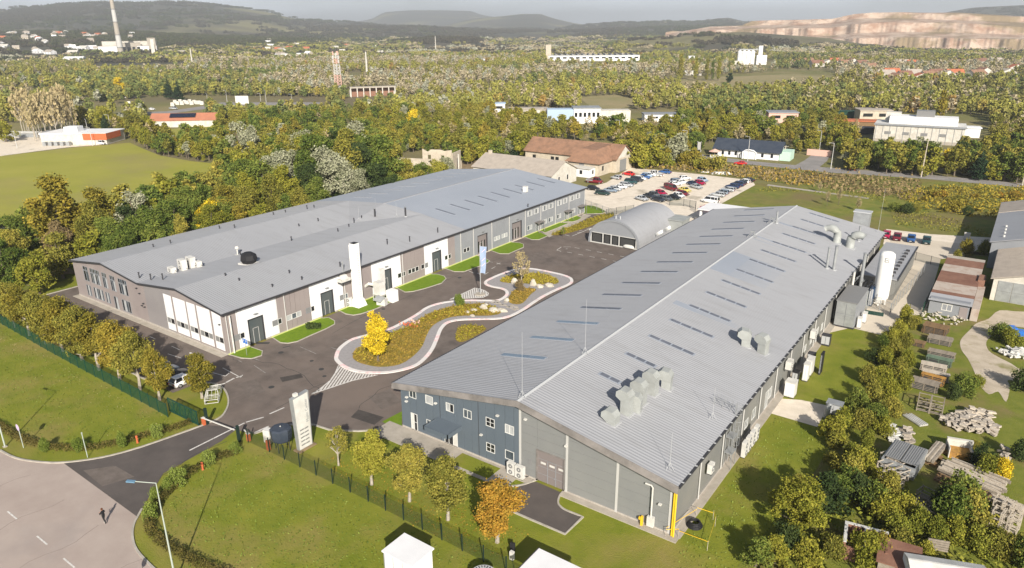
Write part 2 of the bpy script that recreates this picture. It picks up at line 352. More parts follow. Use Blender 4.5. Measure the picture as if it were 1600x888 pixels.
# ---------------------------------------------------------------- trees
def crown_lobes(rng, kind):
    H=8.0; L=[]
    if kind=='round':
        for i in range(26):
            t=rng.uniform(0,1); z=2.6+t*4.9; R=2.05*math.sin(PI*(.16+.80*t))**.75; a=rng.uniform(0,6.28); q=rng.uniform(.35,1)*R
            s=rng.uniform(.55,.95); L.append((q*math.cos(a),q*math.sin(a),z,s,s,s*.85))
        L.append((0,0,4.9,1.2,1.2,2.0))
    elif kind=='egg':
        for i in range(26):
            t=rng.uniform(0,1); z=2.0+t*5.7; R=1.65*math.sin(PI*(.10+.82*(1-t)**1.25))**.8; a=rng.uniform(0,6.28); q=rng.uniform(.3,1)*R
            s=rng.uniform(.45,.8); L.append((q*math.cos(a),q*math.sin(a),z,s,s,s))
        L.append((0,0,4.4,.9,.9,2.2))
    elif kind=='wide':
        for i in range(30):
            t=rng.uniform(0,1); z=.9+t*6.4; R=3.2*math.sin(PI*(.24+.70*t))**.7*rng.uniform(.75,1.12); a=rng.uniform(0,6.28); q=rng.uniform(.3,1)*R
            s=rng.uniform(.5,1.25); L.append((q*math.cos(a),q*math.sin(a),z,s,s,s*.8))
        L.append((0,0,4,1.6,1.6,1.8))
    elif kind=='column':
        for i in range(22):
            t=rng.uniform(0,1); z=.9+t*6.8; R=.62*math.sin(PI*(.15+.8*t))**.6; a=rng.uniform(0,6.28); s=rng.uniform(.3,.5)
            L.append((R*math.cos(a)*.7,R*math.sin(a)*.7,z,s,s,s*1.6))
    elif kind=='conifer':
        for i in range(30):
            t=i/30; z=.9+t*6.9; R=2.0*(1-t)**.9+.12
            for j in range(3 if t<.7 else 1):
                a=rng.uniform(0,6.28); L.append((R*.55*math.cos(a),R*.55*math.sin(a),z,R*.55+.1,R*.55+.1,.28))
    elif kind=='bush':
        for i in range(14):
            a=rng.uniform(0,6.28); q=rng.uniform(0,1)*2.6; s=rng.uniform(.9,1.5); L.append((q*math.cos(a),q*math.sin(a),rng.uniform(.7,4.5)*(1-.12*q),s,s,s*.95))
        L.append((0,0,2.2,2.2,2.2,2.4))
    elif kind=='bare':
        for i in range(26):
            t=rng.uniform(0,1); z=2.8+t*4.9; R=1.9*math.sin(PI*(.2+.75*t)); a=rng.uniform(0,6.28); s=rng.uniform(.4,.8)
            L.append((R*math.cos(a)*.9,R*math.sin(a)*.9,z,s,s,s))
    return L
NL={'hi':(9500,.22),'mid':(3200,.36),'lo':(900,.62),'far':(210,1.35)}
TREES={}
def tree_mesh(kind, var, lod):
    key=(kind,var,lod)
    if key in TREES: return TREES[key]
    rng=np.random.default_rng(abs(hash((len(kind)*7+ord(kind[0]),var)))%9999); n,s=NL[lod]
    L=crown_lobes(rng,kind)
    if kind in('column',): n=int(n*.6); s*=.8
    if kind=='bare': n=int(n*.28)
    if kind=='wide' : n=int(n*1.35); s*=1.1
    if kind=='bush': n=int(n*1.1); s*=1.05
    V=leafquads(rng, lobepts(rng,L,n,.62), s, .1)
    # loose outer twigs break the outline
    m=int(n*.12); P=lobepts(rng,[(l[0]*1.08,l[1]*1.08,l[2]*1.02,l[3]*1.25,l[4]*1.25,l[5]*1.25) for l in L],m,.9); V=np.concatenate([V,leafquads(rng,P,s*.9)])
    crown=npmesh('crown_'+kind,V,4,[LEAF['olive']])
    b=MB(); nn=6 if lod in('hi','mid') else 4
    if kind!='bush':
        top={'conifer':7.6,'column':7.2}.get(kind,5.4); r0=.17 if kind!='wide' else .24
        wob=[(rng.normal()*.1*i,rng.normal()*.1*i) for i in range(4)]
        b.tube([(wob[i][0]*.5,wob[i][1]*.5,top*i/3-.1*(i==0)) for i in range(4)],[r0*1.25,r0*.85,r0*.6,r0*.15],nn)
    nb={'bare':20,'bush':7,'conifer':0,'column':4}.get(kind,8)
    if lod in('lo','far'): nb=min(nb,6)
    for l in (sorted(L,key=lambda q:q[2])[:: max(1,len(L)//max(1,nb))] if nb else []):
        z0=(0 if kind=='bush' else min(l[2]*.62,4.8)); b.tube([(0,0,z0),(l[0]*.55,l[1]*.55,(z0+l[2])/2+.1),(l[0]*1.05,l[1]*1.05,l[2]+.2*l[5])],[.075,.05,.018],4,cap=False)
    trunk=b.build('trunk_'+kind,'bark',link=False)
    TREES[key]=(trunk,crown); return TREES[key]
TRNG=random.Random(5); TCOUNT=[0]
def tree(x,y,h,kind='round',sp='olive',lod='mid',label=None,cat='tree',group=None,w=1.0,name=None,bark=None,z=0,var=None):
    TCOUNT[0]+=1; v=TRNG.randrange(3) if var is None else var; tm,cm=tree_mesh(kind,v,lod); k=h/8.0
    nm=name or {'bush':'shrub','conifer':'conifer_tree','column':'poplar_tree','bare':'bare_tree'}.get(kind,'tree')
    if kind=='bush': k=h/5.5
    if cat=='tree' and kind=='bush': cat='shrub'
    root=thing(nm,label,cat,(x,y,z),TRNG.uniform(0,6.28),group,(k*w,k*w,k))
    t=put('trunk' if kind!='bush' else 'stem',tm,root); c=put('crown' if kind!='bush' else 'foliage',cm,root)
    slotmat(c,0,LEAF[sp]); 
    if bark: slotmat(t,0,bark)
    return root
def one_mesh_tree(kind,var,lod):
    key=('one',kind,var,lod)
    if key in TREES: return TREES[key]
    tm,cm=tree_mesh(kind,var,lod)
    n=len(tm.vertices); tv=np.empty(n*3,np.float32); tm.vertices.foreach_get('co',tv); cn=len(cm.vertices); cv=np.empty(cn*3,np.float32); cm.vertices.foreach_get('co',cv)
    faces=[tuple(p.vertices) for p in tm.polygons]; nf=len(faces); faces+= [tuple(range(n+i,n+i+4)) for i in range(0,cn,4)]
    me=bpy.data.meshes.new('tree_'+kind); me.from_pydata(np.concatenate([tv,cv]).reshape(-1,3).tolist(),[],faces)
    me.materials.append(M['bark']); me.materials.append(LEAF['olive']); mi=[0]*nf+[1]*(len(faces)-nf); me.polygons.foreach_set('material_index',mi); me.update()
    TREES[key]=me; return me
def small_tree(x,y,h,kind,sp,lod,label,group,w=1.0,z=0,cat='tree'):
    TCOUNT[0]+=1; me=one_mesh_tree(kind,TRNG.randrange(3),lod); nm={'bush':'shrub','conifer':'conifer_tree','column':'poplar_tree','bare':'bare_tree'}.get(kind,'tree')
    o=put(nm,me); k=h/(8.0 if kind!='bush' else 5.5); o.location=(x,y,z); o.scale=(k*w,k*w,k); o.rotation_euler=(0,0,TRNG.uniform(0,6.28)); slotmat(o,1,LEAF[sp])
    return tag(o,label,'shrub' if kind=='bush' else cat,group)

# ================================================================ GROUND
def plain():
    # one sheet to the horizon
    b=MB(); b.poly([(-14000,-900,-.10),(9000,-900,-.10),(9000,16000,-.10),(-14000,16000,-.10)]); o=b.build('ground','ground'); struct(o)
plain()
near_lawn=[(-210,-120),(60,-120),(60,128),(0,128),(-36,112),(-130,112),(-140,30),(-210,10)]
sheet('grass_ground',near_lawn,-.05,'lawn')
sheet('gate_yard',[(-118.51,69.65),(-104.99,74.81),(-86.52,133.81),(-62.68,107.36),(-60.18,117.35),(-44.36,132.37),(-34.55,134.63),(-28.55,82.32),(-88.47,41.4)],-.045,'gravel')
# junk yard meadow to the right
sheet('junkyard_ground',[(11,-60),(60,-60),(60,128),(14,128),(13,84),(9,60),(9,20),(6,-10)],-.04,'rough_grass')
yard=[(-57.54,-14.35),(-57.34,-12.46),(-58.37,-10.54),(-60.71,-8.56),(-64.02,-7.03),(-66.53,-6.89),(-68.63,-7.86),(-68.9,-11.79)]+[(-76,-11.6),(-123.5,-11.6),(-126,-8),(-126,3),(-121,3),(-121,-.6),(-74,-.6),(-73.2,.5),(-73.2,112),(-57,112),(-36.4,109),(-36.4,-4.2)]+[(-38.31,-2.5),(-40.07,-4.1),(-43.29,-5.96),(-45.94,-6.29),(-49.3,-8.63),(-50.35,-11.98),(-53.07,-12.76),(-52.2,-15.42),(-51.88,-19.46),(-51.59,-23.2),(-49.97,-25.04),(-47.34,-28.01),(-46.38,-29.01),(-63.1,-28.73),(-60.49,-25.61),(-58.9,-21.83),(-57.6,-15.91)]
sheet('yard_asphalt',yard,-.012,'asphalt')
sheet('entrance_road',[(-53.34,-12.19),(-52.2,-15.42),(-51.88,-19.46),(-51.59,-23.2),(-49.97,-25.04),(-47.34,-28.01),(-46.38,-29.01),(-63.1,-28.73),(-60.49,-25.61),(-58.9,-21.83),(-57.6,-15.91),(-57.54,-14.35)],-.006,'dark_asphalt')
road=[(-72.2,-31.93),(-68.78,-31.55),(-66.48,-30.76),(-63.1,-28.73),(-46.38,-29.01),(-45.49,-29.89),(-43.85,-30.9),(-41.75,-31.71),(-37.76,-32.15),(-29.59,-33.3)]+[(-20,-70),(-120,-70),(-120,-33)]+[(-94.93,-35.51)]
sheet('road',[(-190,-29.5)]+[(-72.2,-31.93),(-68.78,-31.55),(-65.72,-30.39),(-63.1,-28.73),(-46.38,-29.01),(-45.49,-29.89),(-43.85,-30.9),(-41.46,-31.74),(-37.76,-32.15),(-35.33,-32.17)]+[(-28,-35),(40,-35.2),(40,-46),(-190,-46)],-.02,'road')
b=MB()
for (x,y) in [(-57.48,-36.25),(-50.66,-36.35),(-45.06,-36.42)]: b.box(x-1.1,-36.45,-.016,x+1.1,-36.3,-.008)
for k in range(1,9): b.box(-58-7.4*k-1.1,-36.45,-.016,-58-7.4*k+1.1,-36.3,-.008)
for k in range(1,7): b.box(-46+6.9*k-1.1,-36.45,-.016,-46+6.9*k+1.1,-36.3,-.008)
struct(b.build('centre_line','paint'))
def kerb(name,pts,closed=False,wd=.22,h=.10,m='kerb',z0=-.06):
    b=MB(); band(b,pts,wd,z0,h,closed); o=b.build(name,m); struct(o); return o
kerb('kerb',spline([(-72.35,-31.87),(-68.93,-31.49),(-65.86,-30.33),(-63.24,-28.66),(-60.62,-25.54),(-59.04,-21.75),(-57.74,-15.82),(-57.34,-12.46),(-58.37,-10.54),(-60.71,-8.56),(-64.02,-7.03),(-66.53,-6.89),(-68.63,-7.86)],n=4))
kerb('kerb',spline([(-35.33,-32.17),(-37.76,-32.15),(-41.46,-31.74),(-43.85,-30.9),(-45.49,-29.89),(-46.38,-29.01),(-47.34,-28.01)],n=4),h=.06)
kerb('kerb',[(-76,-11.8),(-123.7,-11.8),(-126.2,-8),(-126.2,3)])
kerb('kerb',[(-50.35,-11.98),(-49.3,-8.63),(-45.94,-6.29),(-43.29,-5.96),(-40.07,-4.1),(-38.31,-2.5)])
# wheel-worn patches and manhole covers
for i,(q,r) in enumerate([((-59,-2.85),.42),((-67.42,5.31),.42),((-57.63,4.99),.4),((-55.45,3.71),.3),((-61.07,6.06),.3),((-67.15,48.97),.4),((-67.48,27.74),.35)]):
    b=MB(); b.cyl(q[0],q[1],-.012,.004,r,18); tag(b.build('manhole_cover','core'),['round dark manhole cover in the yard nearest the entrance','round manhole cover in front of the first hall door','manhole cover beside the tip of the striped triangle','small manhole cover above the striped triangle','small drain cover between first grass island and roundel','manhole cover beside the fourth grass island','drain cover at the foot of the chimney island'][i],'manhole cover')
b=MB()
q=(-72.66,6.12); b.rbox(q[0]-.2,q[1]-.2,-.012,2.2,.7,.008,.6); q=(-68.45,7.22); b.rbox(q[0],q[1],-.012,1.2,.25,.008,1.2); struct(b.build('tar_patch','core'))
for p,m_ in (([(-63.74,-4.95),(-62.99,-2.5),(-58.55,-4.16),(-58.94,-6.68)],'asphalt_light'),([(-45.69,2.96),(-44.89,6.23),(-40.85,4.56),(-41.63,1.48)],'asphalt_light'),([(-73.9,41.5),(-73.6,46.51),(-70.87,44.99),(-70.99,39.83)],'asphalt_dark'),([(-66.38,66.27),(-63.19,74.31),(-59.15,71.2),(-61.86,62.73)],'asphalt_light'),([(-60.49,-0.28),(-58.96,2.28),(-57.66,1.68),(-59.02,-0.97)],'asphalt_dark'),([(-44.15,-0.26),(-39.92,0.24),(-39.55,-1.85),(-43.48,-2.24)],'asphalt_dark'),([(-71.3,17.12),(-70.81,20.28),(-68.92,19.46),(-69.14,16.22)],'asphalt_light'),([(-59.77,-28.14),(-57.64,-25.56),(-53.68,-25.42),(-54.82,-28.42)],'asphalt_light')): sheet('asphalt_patch',p,-.003,m_)
b=MB()
for pts_ in ([(-51.87,-15.2),(-52.26,-19.23),(-51.35,-23.34)],[(-53.26,-6.59),(-54.1,1.72),(-51.07,6.24),(-49.39,15.23)],[(-70.49,0.65),(-62.07,2.44),(-52.58,0.43)],[(-66.74,15.24),(-68.07,28.49),(-68.61,45.12),(-68.1,66.24)],[(-44.15,-0.26),(-45.94,5.03),(-45.08,7.97)],[(-91.36,5.07),(-78.01,1.22),(-69.96,-0.62)]):
    band(b,[(x+.25*math.sin(3*x),y+.25*math.cos(4*x)) for x,y in spline(pts_,n=8)],.07,-.004,.0)
struct(b.build('tar_seam','core'))
b=MB()
for k_ in range(26):
    x=-160+8*k_; band(b,[(x+.4*math.sin(k_*2.1+j*1.3),-45+1.3*j) for j in range(11)],.05,-.02,-.012)
struct(b.build('road_crack','tar'))
# parking lines, arrows and dashes
def lines(name,segs,wd=.14,m='paint',z=.0):
    b=MB()
    for a,c in segs:
        a=Vector((*a,z)); c=Vector((*c,z)); d=(c-a).normalized(); n=Vector((-d.y,d.x,0))*wd/2
        b.poly([a-n,c-n,c+n,a+n])
    o=b.build(name,m); 
    return struct(o)
lines('entrance_line',[((-53.53,-18.77),(-53.63,-11.05)),((-53.63,-10.86),(-52.82,-8.72)),((-52.9,-7.77),(-52.7,-5.57)),((-50.55,-11.75),(-50.39,-9.76))],.22)
lines('stop_line',[((-65.72,-6.81),(-65.42,-5.88)),((-65.52,-5.71),(-65.77,-4.18)),((-65.71,-3.9),(-65.46,-3.22)),((-78.29,-3.05),(-79.19,-2.82))],.3)
lines('parking_line',[((-70.13,-4.94),(-67.38,-4.55)),((-67.38,-4.55),(-67.84,-3.61)),((-70.13,-3.13),(-65.18,-3.52)),((-65.18,-3.52),(-65.66,-2.86)),((-81.65,-5.09),(-78.31,-4.75)),((-83.89,-3.13),(-81.41,-3.2)),((-103.91,-3.21),(-101.32,-3.19)),((-90.48,-3.06),(-88.68,-3.08)),((-97.58,-3.37),(-95.31,-3.48))]+[((-122+2.6*k,-11.5),(-122+2.6*k,-7.2)) for k in range(16)],.13)
lines('lane_line',[((-66.68,8.44),(-62.5,8.14)),((-62.45,11.06),(-60.62,11.16)),((-70.54,-0.21),(-69.47,-0.29)),((-67,0.08),(-63.4,-0.54)),((-70.07,1.5),(-67.87,1.63)),((-63.33,14.4),(-60.85,14.88))],.12,'worn_paint')
lines('bay_line',[((-64.19,53.43),(-64.29,54.86)),((-65.26,57.25),(-65.36,58.75)),((-66.18,60.31),(-66.03,61.5)),((-68.63,60.82),(-67.67,60.92)),((-66,53.19),(-65.24,53.71)),((-66,53.19),(-64.84,52.98)),((-68.09,53.27),(-66.44,52.89)),((-66.72,61.03),(-65.5,60.78))],.14)
lines('bay_line',[((-61.05,76.37),(-61.55,79.11)),((-61.18,79.36),(-59.72,80.35)),((-61.05,76.37),(-59.69,76.09)),((-59.9,78.38),(-59.53,78.62))]+[(((-58.73,80.4)[0]+.0+2.9*k, (-58.73,80.4)[1]-1.0*k*.0),((-58.73,80.4)[0]+1.3+2.9*k,(-58.73,80.4)[1])) for k in range(9)]+[(((-58.36,76.4)[0]+2.9*k,(-58.36,76.4)[1]),((-58.36,76.4)[0]+1.3+2.9*k,(-58.36,76.4)[1])) for k in range(9)],.16)
lines('bay_line',[((-66.23,88.48),(-64.73,88.1)),((-64.22,88.45),(-63.95,98.73)),((-65.18,93.46),(-64.82,94.43)),((-64.67,91.65),(-64.31,92.61)),((-64.51,96.12),(-63.69,98.91)),((-60.07,89.9),(-57.96,88.64))],.18)
# ---------------------------------------------------------------- roundel: ring road of white and pink blocks
ring=spline([(-59.33,9.48),(-61.01,11.77),(-61.93,15.06),(-61.12,17.82),(-59.97,21.87),(-60.16,25.48),(-60.52,28.8),(-61.35,33.1),(-60.43,36.48),(-58.13,39.26),(-55,41.42),(-53.23,42.63),(-52.85,44.11),(-53.36,46.25),(-54.69,47.9),(-56.36,48.51),(-58.56,48.34),(-60.4,48.89),(-61.35,50.56),(-61.51,53.79),(-61.31,56.39),(-60.88,59.21),(-59.04,61.5),(-56.57,62.15),(-53.47,62.25),(-50.76,62.12),(-48.44,61.29),(-47.02,59.43),(-46.77,57.31),(-47.04,54.89),(-47.23,51.73),(-47.21,48.8),(-46.92,45.36),(-46.55,42.12),(-46.58,38.39),(-47.56,35.92),(-50.14,33.79),(-52.7,31.67),(-53.78,29.53),(-52.95,26.71),(-50.61,22.87),(-48.74,19.65),(-47.53,16.8),(-46.92,13.97),(-47.69,11.35),(-49.43,9.13),(-52.3,7.65),(-55.14,7.49),(-57.85,8.29)],True,5)
sheet('island_paving',ring,.03,'paving')
b=MB(); band(b,ring,.62,-.05,.09,True,0,1,3); struct(b.build('island_border',['ring_white','ring_pink']))
triA=[(-52.72,-1.03),(-52.88,0.69),(-53.74,3.42),(-54.93,5.32),(-56.51,7.34),(-54.65,7.05),(-51.83,7.21),(-49.37,8.41),(-51.08,5.01)]; triB=[(-60.72,38.3),(-60.79,45.91),(-59.95,46.05),(-58.36,45.82),(-56.89,45.1),(-56.15,43.92),(-56.32,42.55)]
def hatch(name,poly,pitch,wd,ang):
    "painted stripes clipped to a polygon, plus its outline"
    b=MB(); c,s=math.cos(ang),math.sin(ang); us=[p[0]*c+p[1]*s for p in poly]; vs=[-p[0]*s+p[1]*c for p in poly]; v=min(vs); n=len(poly)
    while v<max(vs):
        xs=[]
        for i in range(n):
            v0,v1=vs[i],vs[(i+1)%n]
            if (v0>v)!=(v1>v): xs.append(us[i]+(v-v0)/(v1-v0)*(us[(i+1)%n]-us[i]))
        xs.sort()
        for a,d in zip(xs[::2],xs[1::2]): b.poly([(u*c-w_*s,u*s+w_*c,.004) for u,w_ in ((a,v-wd/2),(d,v-wd/2),(d,v+wd/2),(a,v+wd/2))])
        v+=pitch
    band(b,poly,.2,-.004,.006,True); struct(b.build(name,'paint'))
hatch('striped_marking',triA,.42,.26,2.1); hatch('striped_marking',triB,.42,.30,2.3)
q=(-57.77,43.65); b=MB(); b.cyl(q[0],q[1],-.01,.10,1.1,24,0,.95); b.cyl(q[0],q[1],.10,.14,.8,24); tag(b.build('flagpole_base','concrete'),'round pale plinth under the banner pole on the striped triangle','plinth')
BEDS=[[(-57.29,10.89),(-58.31,13.05),(-59.23,16),(-58.94,19.32),(-58.32,21.69),(-58.14,24.13),(-58.65,27.57),(-59,31.31),(-58.27,34.84),(-56.89,37.73),(-54.19,39.97),(-51.1,39.76),(-48.79,37.97),(-49.93,35.72),(-53.36,33.36),(-55.09,30.73),(-54.93,27.02),(-53.11,23.34),(-50.8,19.7),(-49.45,16.3),(-49.05,12.76),(-50.8,10.49),(-53.41,9.74),(-55.6,9.85)],
 [(-59.01,51.69),(-59.67,54.57),(-58.66,57.21),(-56.52,59.67),(-53.89,60.47),(-51.31,59.8),(-49.32,58.32),(-48.93,56.74),(-50.5,55.21),(-52.26,54),(-54.77,53.2),(-56.55,51.99)],
 [(-51.86,44.79),(-53.58,48.66),(-53.08,50.75),(-51.65,51.74),(-50.33,51.76),(-49.66,48.79),(-48.38,44.36),(-49.16,43.03),(-50.6,43.23)],
 [(-50.64,28.3),(-50.72,29.58),(-49.55,30.73),(-47.6,31.4),(-46.41,30.55),(-46.21,26.52),(-46.54,24.45),(-48.04,24.64)],
 [(-69.26,87.13),(-69.03,96.81),(-68.86,106.45),(-68.05,112.05),(-66.24,114.13),(-65.01,110.71),(-64.7,107.62),(-65.03,98),(-65.88,91.54),(-67.35,87.02)]]
bn=['main','round upper','spoon-shaped','small roadside','long verge']
RNG=np.random.default_rng(11)
def scatter_in(poly,n,rng=RNG):
    xs=[p[0] for p in poly]; ys=[p[1] for p in poly]; out=[]
    while len(out)<n:
        x,y=rng.uniform(min(xs),max(xs)),rng.uniform(min(ys),max(ys))
        if inside(x,y,poly): out.append((x,y))
    return np.array(out)
for i,p in enumerate(BEDS):
    p=spline(p,True,3); sheet('planting_bed',p,.06,'haze_bed')
    A=abs(sum(p[k][0]*p[(k+1)%len(p)][1]-p[(k+1)%len(p)][0]*p[k][1] for k in range(len(p)))/2); n=int(A*26)
    P2=scatter_in(p,n); yy=P2[:,1]; rows=np.abs((P2[:,0]*.8+P2[:,1]*.6)%1.1-.55)<.33
    hgt=RNG.uniform(.08,.42,n)*np.where(rows,1,.35); V=leafquads(RNG,np.c_[P2,.06+hgt],.23)
    me=npmesh('planting',V,4,[LEAF['bed']]); o=put('planting',me); slotmat(o,0,LEAF['bed' if i in(2,) else 'bed' if i==0 else 'bedgreen'])
    tag(o,f'low ochre ornamental grasses filling the {bn[i]} planting bed','planting',kind='stuff')
P2=scatter_in([(-57.29,10.89),(-58.31,13.05),(-58.94,19.32),(-58.14,24.13),(-58.65,27.57),(-59,31.31),(-56.89,37.73),(-51.1,39.76),(-48.79,37.97),(-53.36,33.36),(-56.22,30.68),(-57.11,23.5),(-56.02,16.4),(-54.06,10.36)],1500); o=put('planting',npmesh('planting',leafquads(RNG,np.c_[P2,RNG.uniform(.1,.4,len(P2))],.3),4,[LEAF['bedgreen']])); tag(o,'olive-green grasses along the upper side of the main bed','planting',kind='stuff')
def flowers(q,label,m,n=60,r=1.0):
    V=leafquads(RNG,np.c_[RNG.normal(q[0],r*.7,n),RNG.normal(q[1],r*.35,n),RNG.uniform(.3,.6,n)],.3); tag(put('flower_clump',npmesh('flower_clump',V,4,[M[m]])),label,'flowers',kind='stuff')
flowers((-57.87,24.32),'clump of red flowers in the main bed','orange'); flowers((-57.74,25.77),'clump of pink flowers in the main bed','pink_plaster',35,.8)
# ---------------------------------------------------------------- grass islands along the left hall
ISL=[[(-73.3,.2),(-73.3,3.8)]+[(-70.22,3.95),(-68.91,2.86),(-69.23,1.24),(-70.73,0.48)],
 [(-73.3,8.2),(-73.3,18.2)]+[(-72.29,19.26),(-70.33,18.83),(-69.23,17.86),(-68.88,15.73),(-68.78,11.58),(-68.63,9.51),(-69.3,8.14),(-70.53,7.59)],
 [(-73.3,22.6),(-73.3,32.6)]+[(-71.86,33.14),(-70.71,33.51),(-69.55,32.65),(-68.68,30.42),(-68.59,26.6),(-68.99,23.71),(-69.66,22.51),(-71.24,22.16)],
 [(-73.3,37.2),(-73.3,47.2)]+[(-72.24,47.93),(-70.25,47.82),(-68.89,46.82),(-67.86,44.24),(-68.48,40.2),(-69.3,37.45),(-70.27,36.36)],
 [(-73.3,51.8),(-73.3,62.6)]+[(-70.83,62.1),(-68.79,61.26),(-68.31,59.94),(-68.35,56.18),(-68.71,52.34),(-70.36,51.21)],
 [(-73.3,67.6),(-73.3,75.6)]+[(-71.29,76.3),(-69.94,75.93),(-68.46,73.78),(-68.47,70.72),(-68.36,67.82),(-70.02,66.69)],
 [(-73.3,81.2),(-73.3,87.2)]+[(-69.1,85.14),(-69.07,83.11),(-69.05,81.11),(-70.44,80.16)],
 [(-73.3,88),(-73.3,97.5)]+[(-71.16,98.46),(-71.08,92.41),(-71.19,87.23)],
 [(-73.3,98.5),(-73.3,106)]+[(-71.11,104.93),(-70.72,101.94),(-71.01,100.14)],
 [(-78.19,117.86),(-75.4,118.79),(-72.26,117.19),(-69.15,114.79),(-69.12,112.19),(-72.79,108.86)]]
for i,p in enumerate(ISL):
    sheet('grass_island',p,.07,'strip_grass'); kerb('island_kerb',p,True,.16,.10)
    if i<9: 
        b=MB(); b.box(-73.48,p[0][1]-.1,.0,-73.22,p[1][1]+.1,.16); struct(b.build('plinth_edge','bright_edge'))
sheet('walkway',[(-72.9,88),(-72.9,109),(-70.5,109),(-69.3,100)]+[(-68.97,99.94),(-68.48,87.66),(-68.23,84.36)],-.002,'concrete')
# concrete around the right hall
b=MB(); b.box(-38.6,-3.4,-.03,-18.0,-.05,.03); struct(b.build('pavement','concrete'))
b=MB(); b.box(-12.4,-.9,-.05,.9,-.05,.05); b.box(.05,-.05,-.05,1.0,110,.05); b.box(-18,-1.1,-.05,-16.4,-.05,.05); struct(b.build('apron_strip','concrete'))
b=MB(); b.box(-26.2,-2.9,.031,-20.6,-.5,.05); struct(b.build('planted_strip','lawn'))
sheet('side_grass_strip',[(-39.31,-0.72),(-39.04,2.66),(-36.33,-0.18),(-37.29,-1.04)],.02,'strip_grass')
ap=[(-15.85,-0.24),(-12.29,-0.32),(-12.28,-1.14),(-11.86,-2.06),(-11.35,-2.5),(-10.41,-2.75),(-8.52,-2.58),(-8.63,-5.94),(-13.44,-6.02),(-15.93,-5.96),(-16.91,-3.41),(-16.92,-1.56)]
sheet('door_apron',ap,.0,'dark_asphalt'); kerb('kerb',spline([(-12.47,-0.03),(-12.34,-1.04),(-11.86,-2.06),(-11.3,-2.46),(-10.47,-2.66),(-8.52,-2.58)],n=3)+[(-8.63,-5.94),(-13.44,-6.02),(-16.04,-6.03)],wd=.2,h=.08); kerb('kerb',spline([(-18.49,-2.66),(-17.59,-2.46),(-16.63,-1.36),(-16.05,0.06)],n=3),wd=.2,h=.08)
sheet('gravel_pad',[(0.38,29.62),(0.02,34.2),(3.22,35.77),(6.57,36.18),(6.74,29.74),(0.98,29.83)],-.02,'gravel')
sheet('concrete_yard',[(1,62)]+[(3.37,66.16),(9.01,65.54),(9.42,75.47),(11.83,78.92),(12.63,81.3),(11.08,117.37),(15.61,123.27),(17.68,133.6),(8.12,132.83),(-0.2,133.94),(-0.27,121.39)],-.018,'concrete_yard')
sheet('gravel_track',spline([(18.85,69.26),(18.97,72.09),(19.76,76.8),(20.34,80.21),(21.88,83.7),(23.19,89.3),(26.71,90.98),(32.24,97.4),(32.15,85.01),(26.94,82.4),(24.73,81.88),(23.49,79.37),(22.73,75.31),(22.24,71.9),(22.79,68.46),(24.14,66.59),(25.82,65.06),(27.46,63.09),(31.99,61.35),(31.25,55.21),(27.59,58.3),(25.7,58.42),(26.02,56.05),(25.8,50.79),(24.79,53.6),(23.76,51.99),(22.45,54.74),(21.53,58.98),(20.37,63.44),(19.39,66.11)],True,3),-.015,'track')
sheet('car_park',[(-91,126),(-88,150)]+[(-93.59,178.47),(-81.43,179.08),(-66.68,180.37),(-49.95,179.59),(-46.8,173.03)]+[(-46.5,140),(-45,133),(-44,122),(-58,113),(-74,113),(-74,118)],-.03,'gravel')
sheet('side_meadow',[(-47.5,176),(-46.5,140),(-36,116),(14,124),(24,128),(60,126),(60,210),(20,200),(-10,182)],-.04,'meadow')
sheet('field_edge',[(-43.74,176.28),(-13.34,173.22),(-13.16,171.31),(-43.47,174.06)],-.02,'concrete')
sheet('gravel_lane',[(-2.94,137.8),(6.78,138.67),(20.26,143.72),(20.63,136.22),(13.85,126.74),(-1.15,122.67)],-.028,'gravel')
sheet('verge_meadow',[(-98.39,175.29),(-82.77,182.6),(-50.46,181.82),(-13.7,177.14),(24.69,166.38),(37.8,163.93),(39.35,218.01),(23.35,216.3),(-5.78,222.17),(-37.48,215.58),(-63.82,204.33),(-84.39,212.52),(-107.91,215.87)],-.055,'meadow')
sheet('main_road',[(-90.34,214.04),(-78.61,211.05),(-62.75,208.2),(-46.57,208.06),(-31.44,207.93),(-4.69,213.55),(23.38,215.17),(39.29,215.81),(39.55,224.82),(23.2,222.12),(-3.84,222.09),(-31.54,218),(-48.73,215.86),(-64,215.56),(-81.92,219.56),(-91.54,220.75)],-.03,'far_road')
sheet('side_road',[(-45.78,210.08),(-45.82,229.22),(-46.8,244.45),(-41.63,253.45),(-38.37,230.79),(-37.54,214.03)],-.028,'far_road')
# football field and fields in the middle distance
FIELD=[(-169.25,-18.89),(-250.41,-6.4),(-339.69,25.43),(-332.71,43.88),(-317.84,60.97),(-316.6,87.65),(-311.76,101.72),(-309.47,110.04),(-285.82,103.57),(-263.98,98.21),(-240.41,97.65),(-223.68,100.36),(-210.76,96.38),(-191.79,81.31),(-176.28,57.82),(-174.26,44.88),(-170.79,22.67),(-166.76,3.83)]
sheet('sports_field',FIELD,-.05,'field_grass')
F2=[(-338.87,140.14),(-334.52,167.23),(-317.45,159.74),(-277.88,132.9),(-292.99,118.46)]; sheet('lawn_by_red_roof',F2,-.05,'field_grass')
F3=[(-414.41,226.28),(-401.39,259.28),(-352.64,224.85),(-337.9,195.56),(-363.29,194.27)]; sheet('roadside_lawn',F3,-.05,'field_grass')
sheet('distant_road',[(-443.39,171.97),(-422.84,193.52),(-435.47,233),(-446.23,247.52),(-385.73,284.88),(-371.48,272.71),(-425.83,233.91),(-416.17,220.43),(-405.46,179.34)],-.045,'far_road')
YARD2=[(-312.58,50.09),(-317.84,60.97),(-318.89,75.8),(-319.01,88.22),(-312.98,100.93),(-346.56,113.12),(-380.36,110.56),(-397.27,99.68),(-386.86,87.07),(-382.6,69.6)]; sheet('warehouse_yard',YARD2,-.04,'gravel')
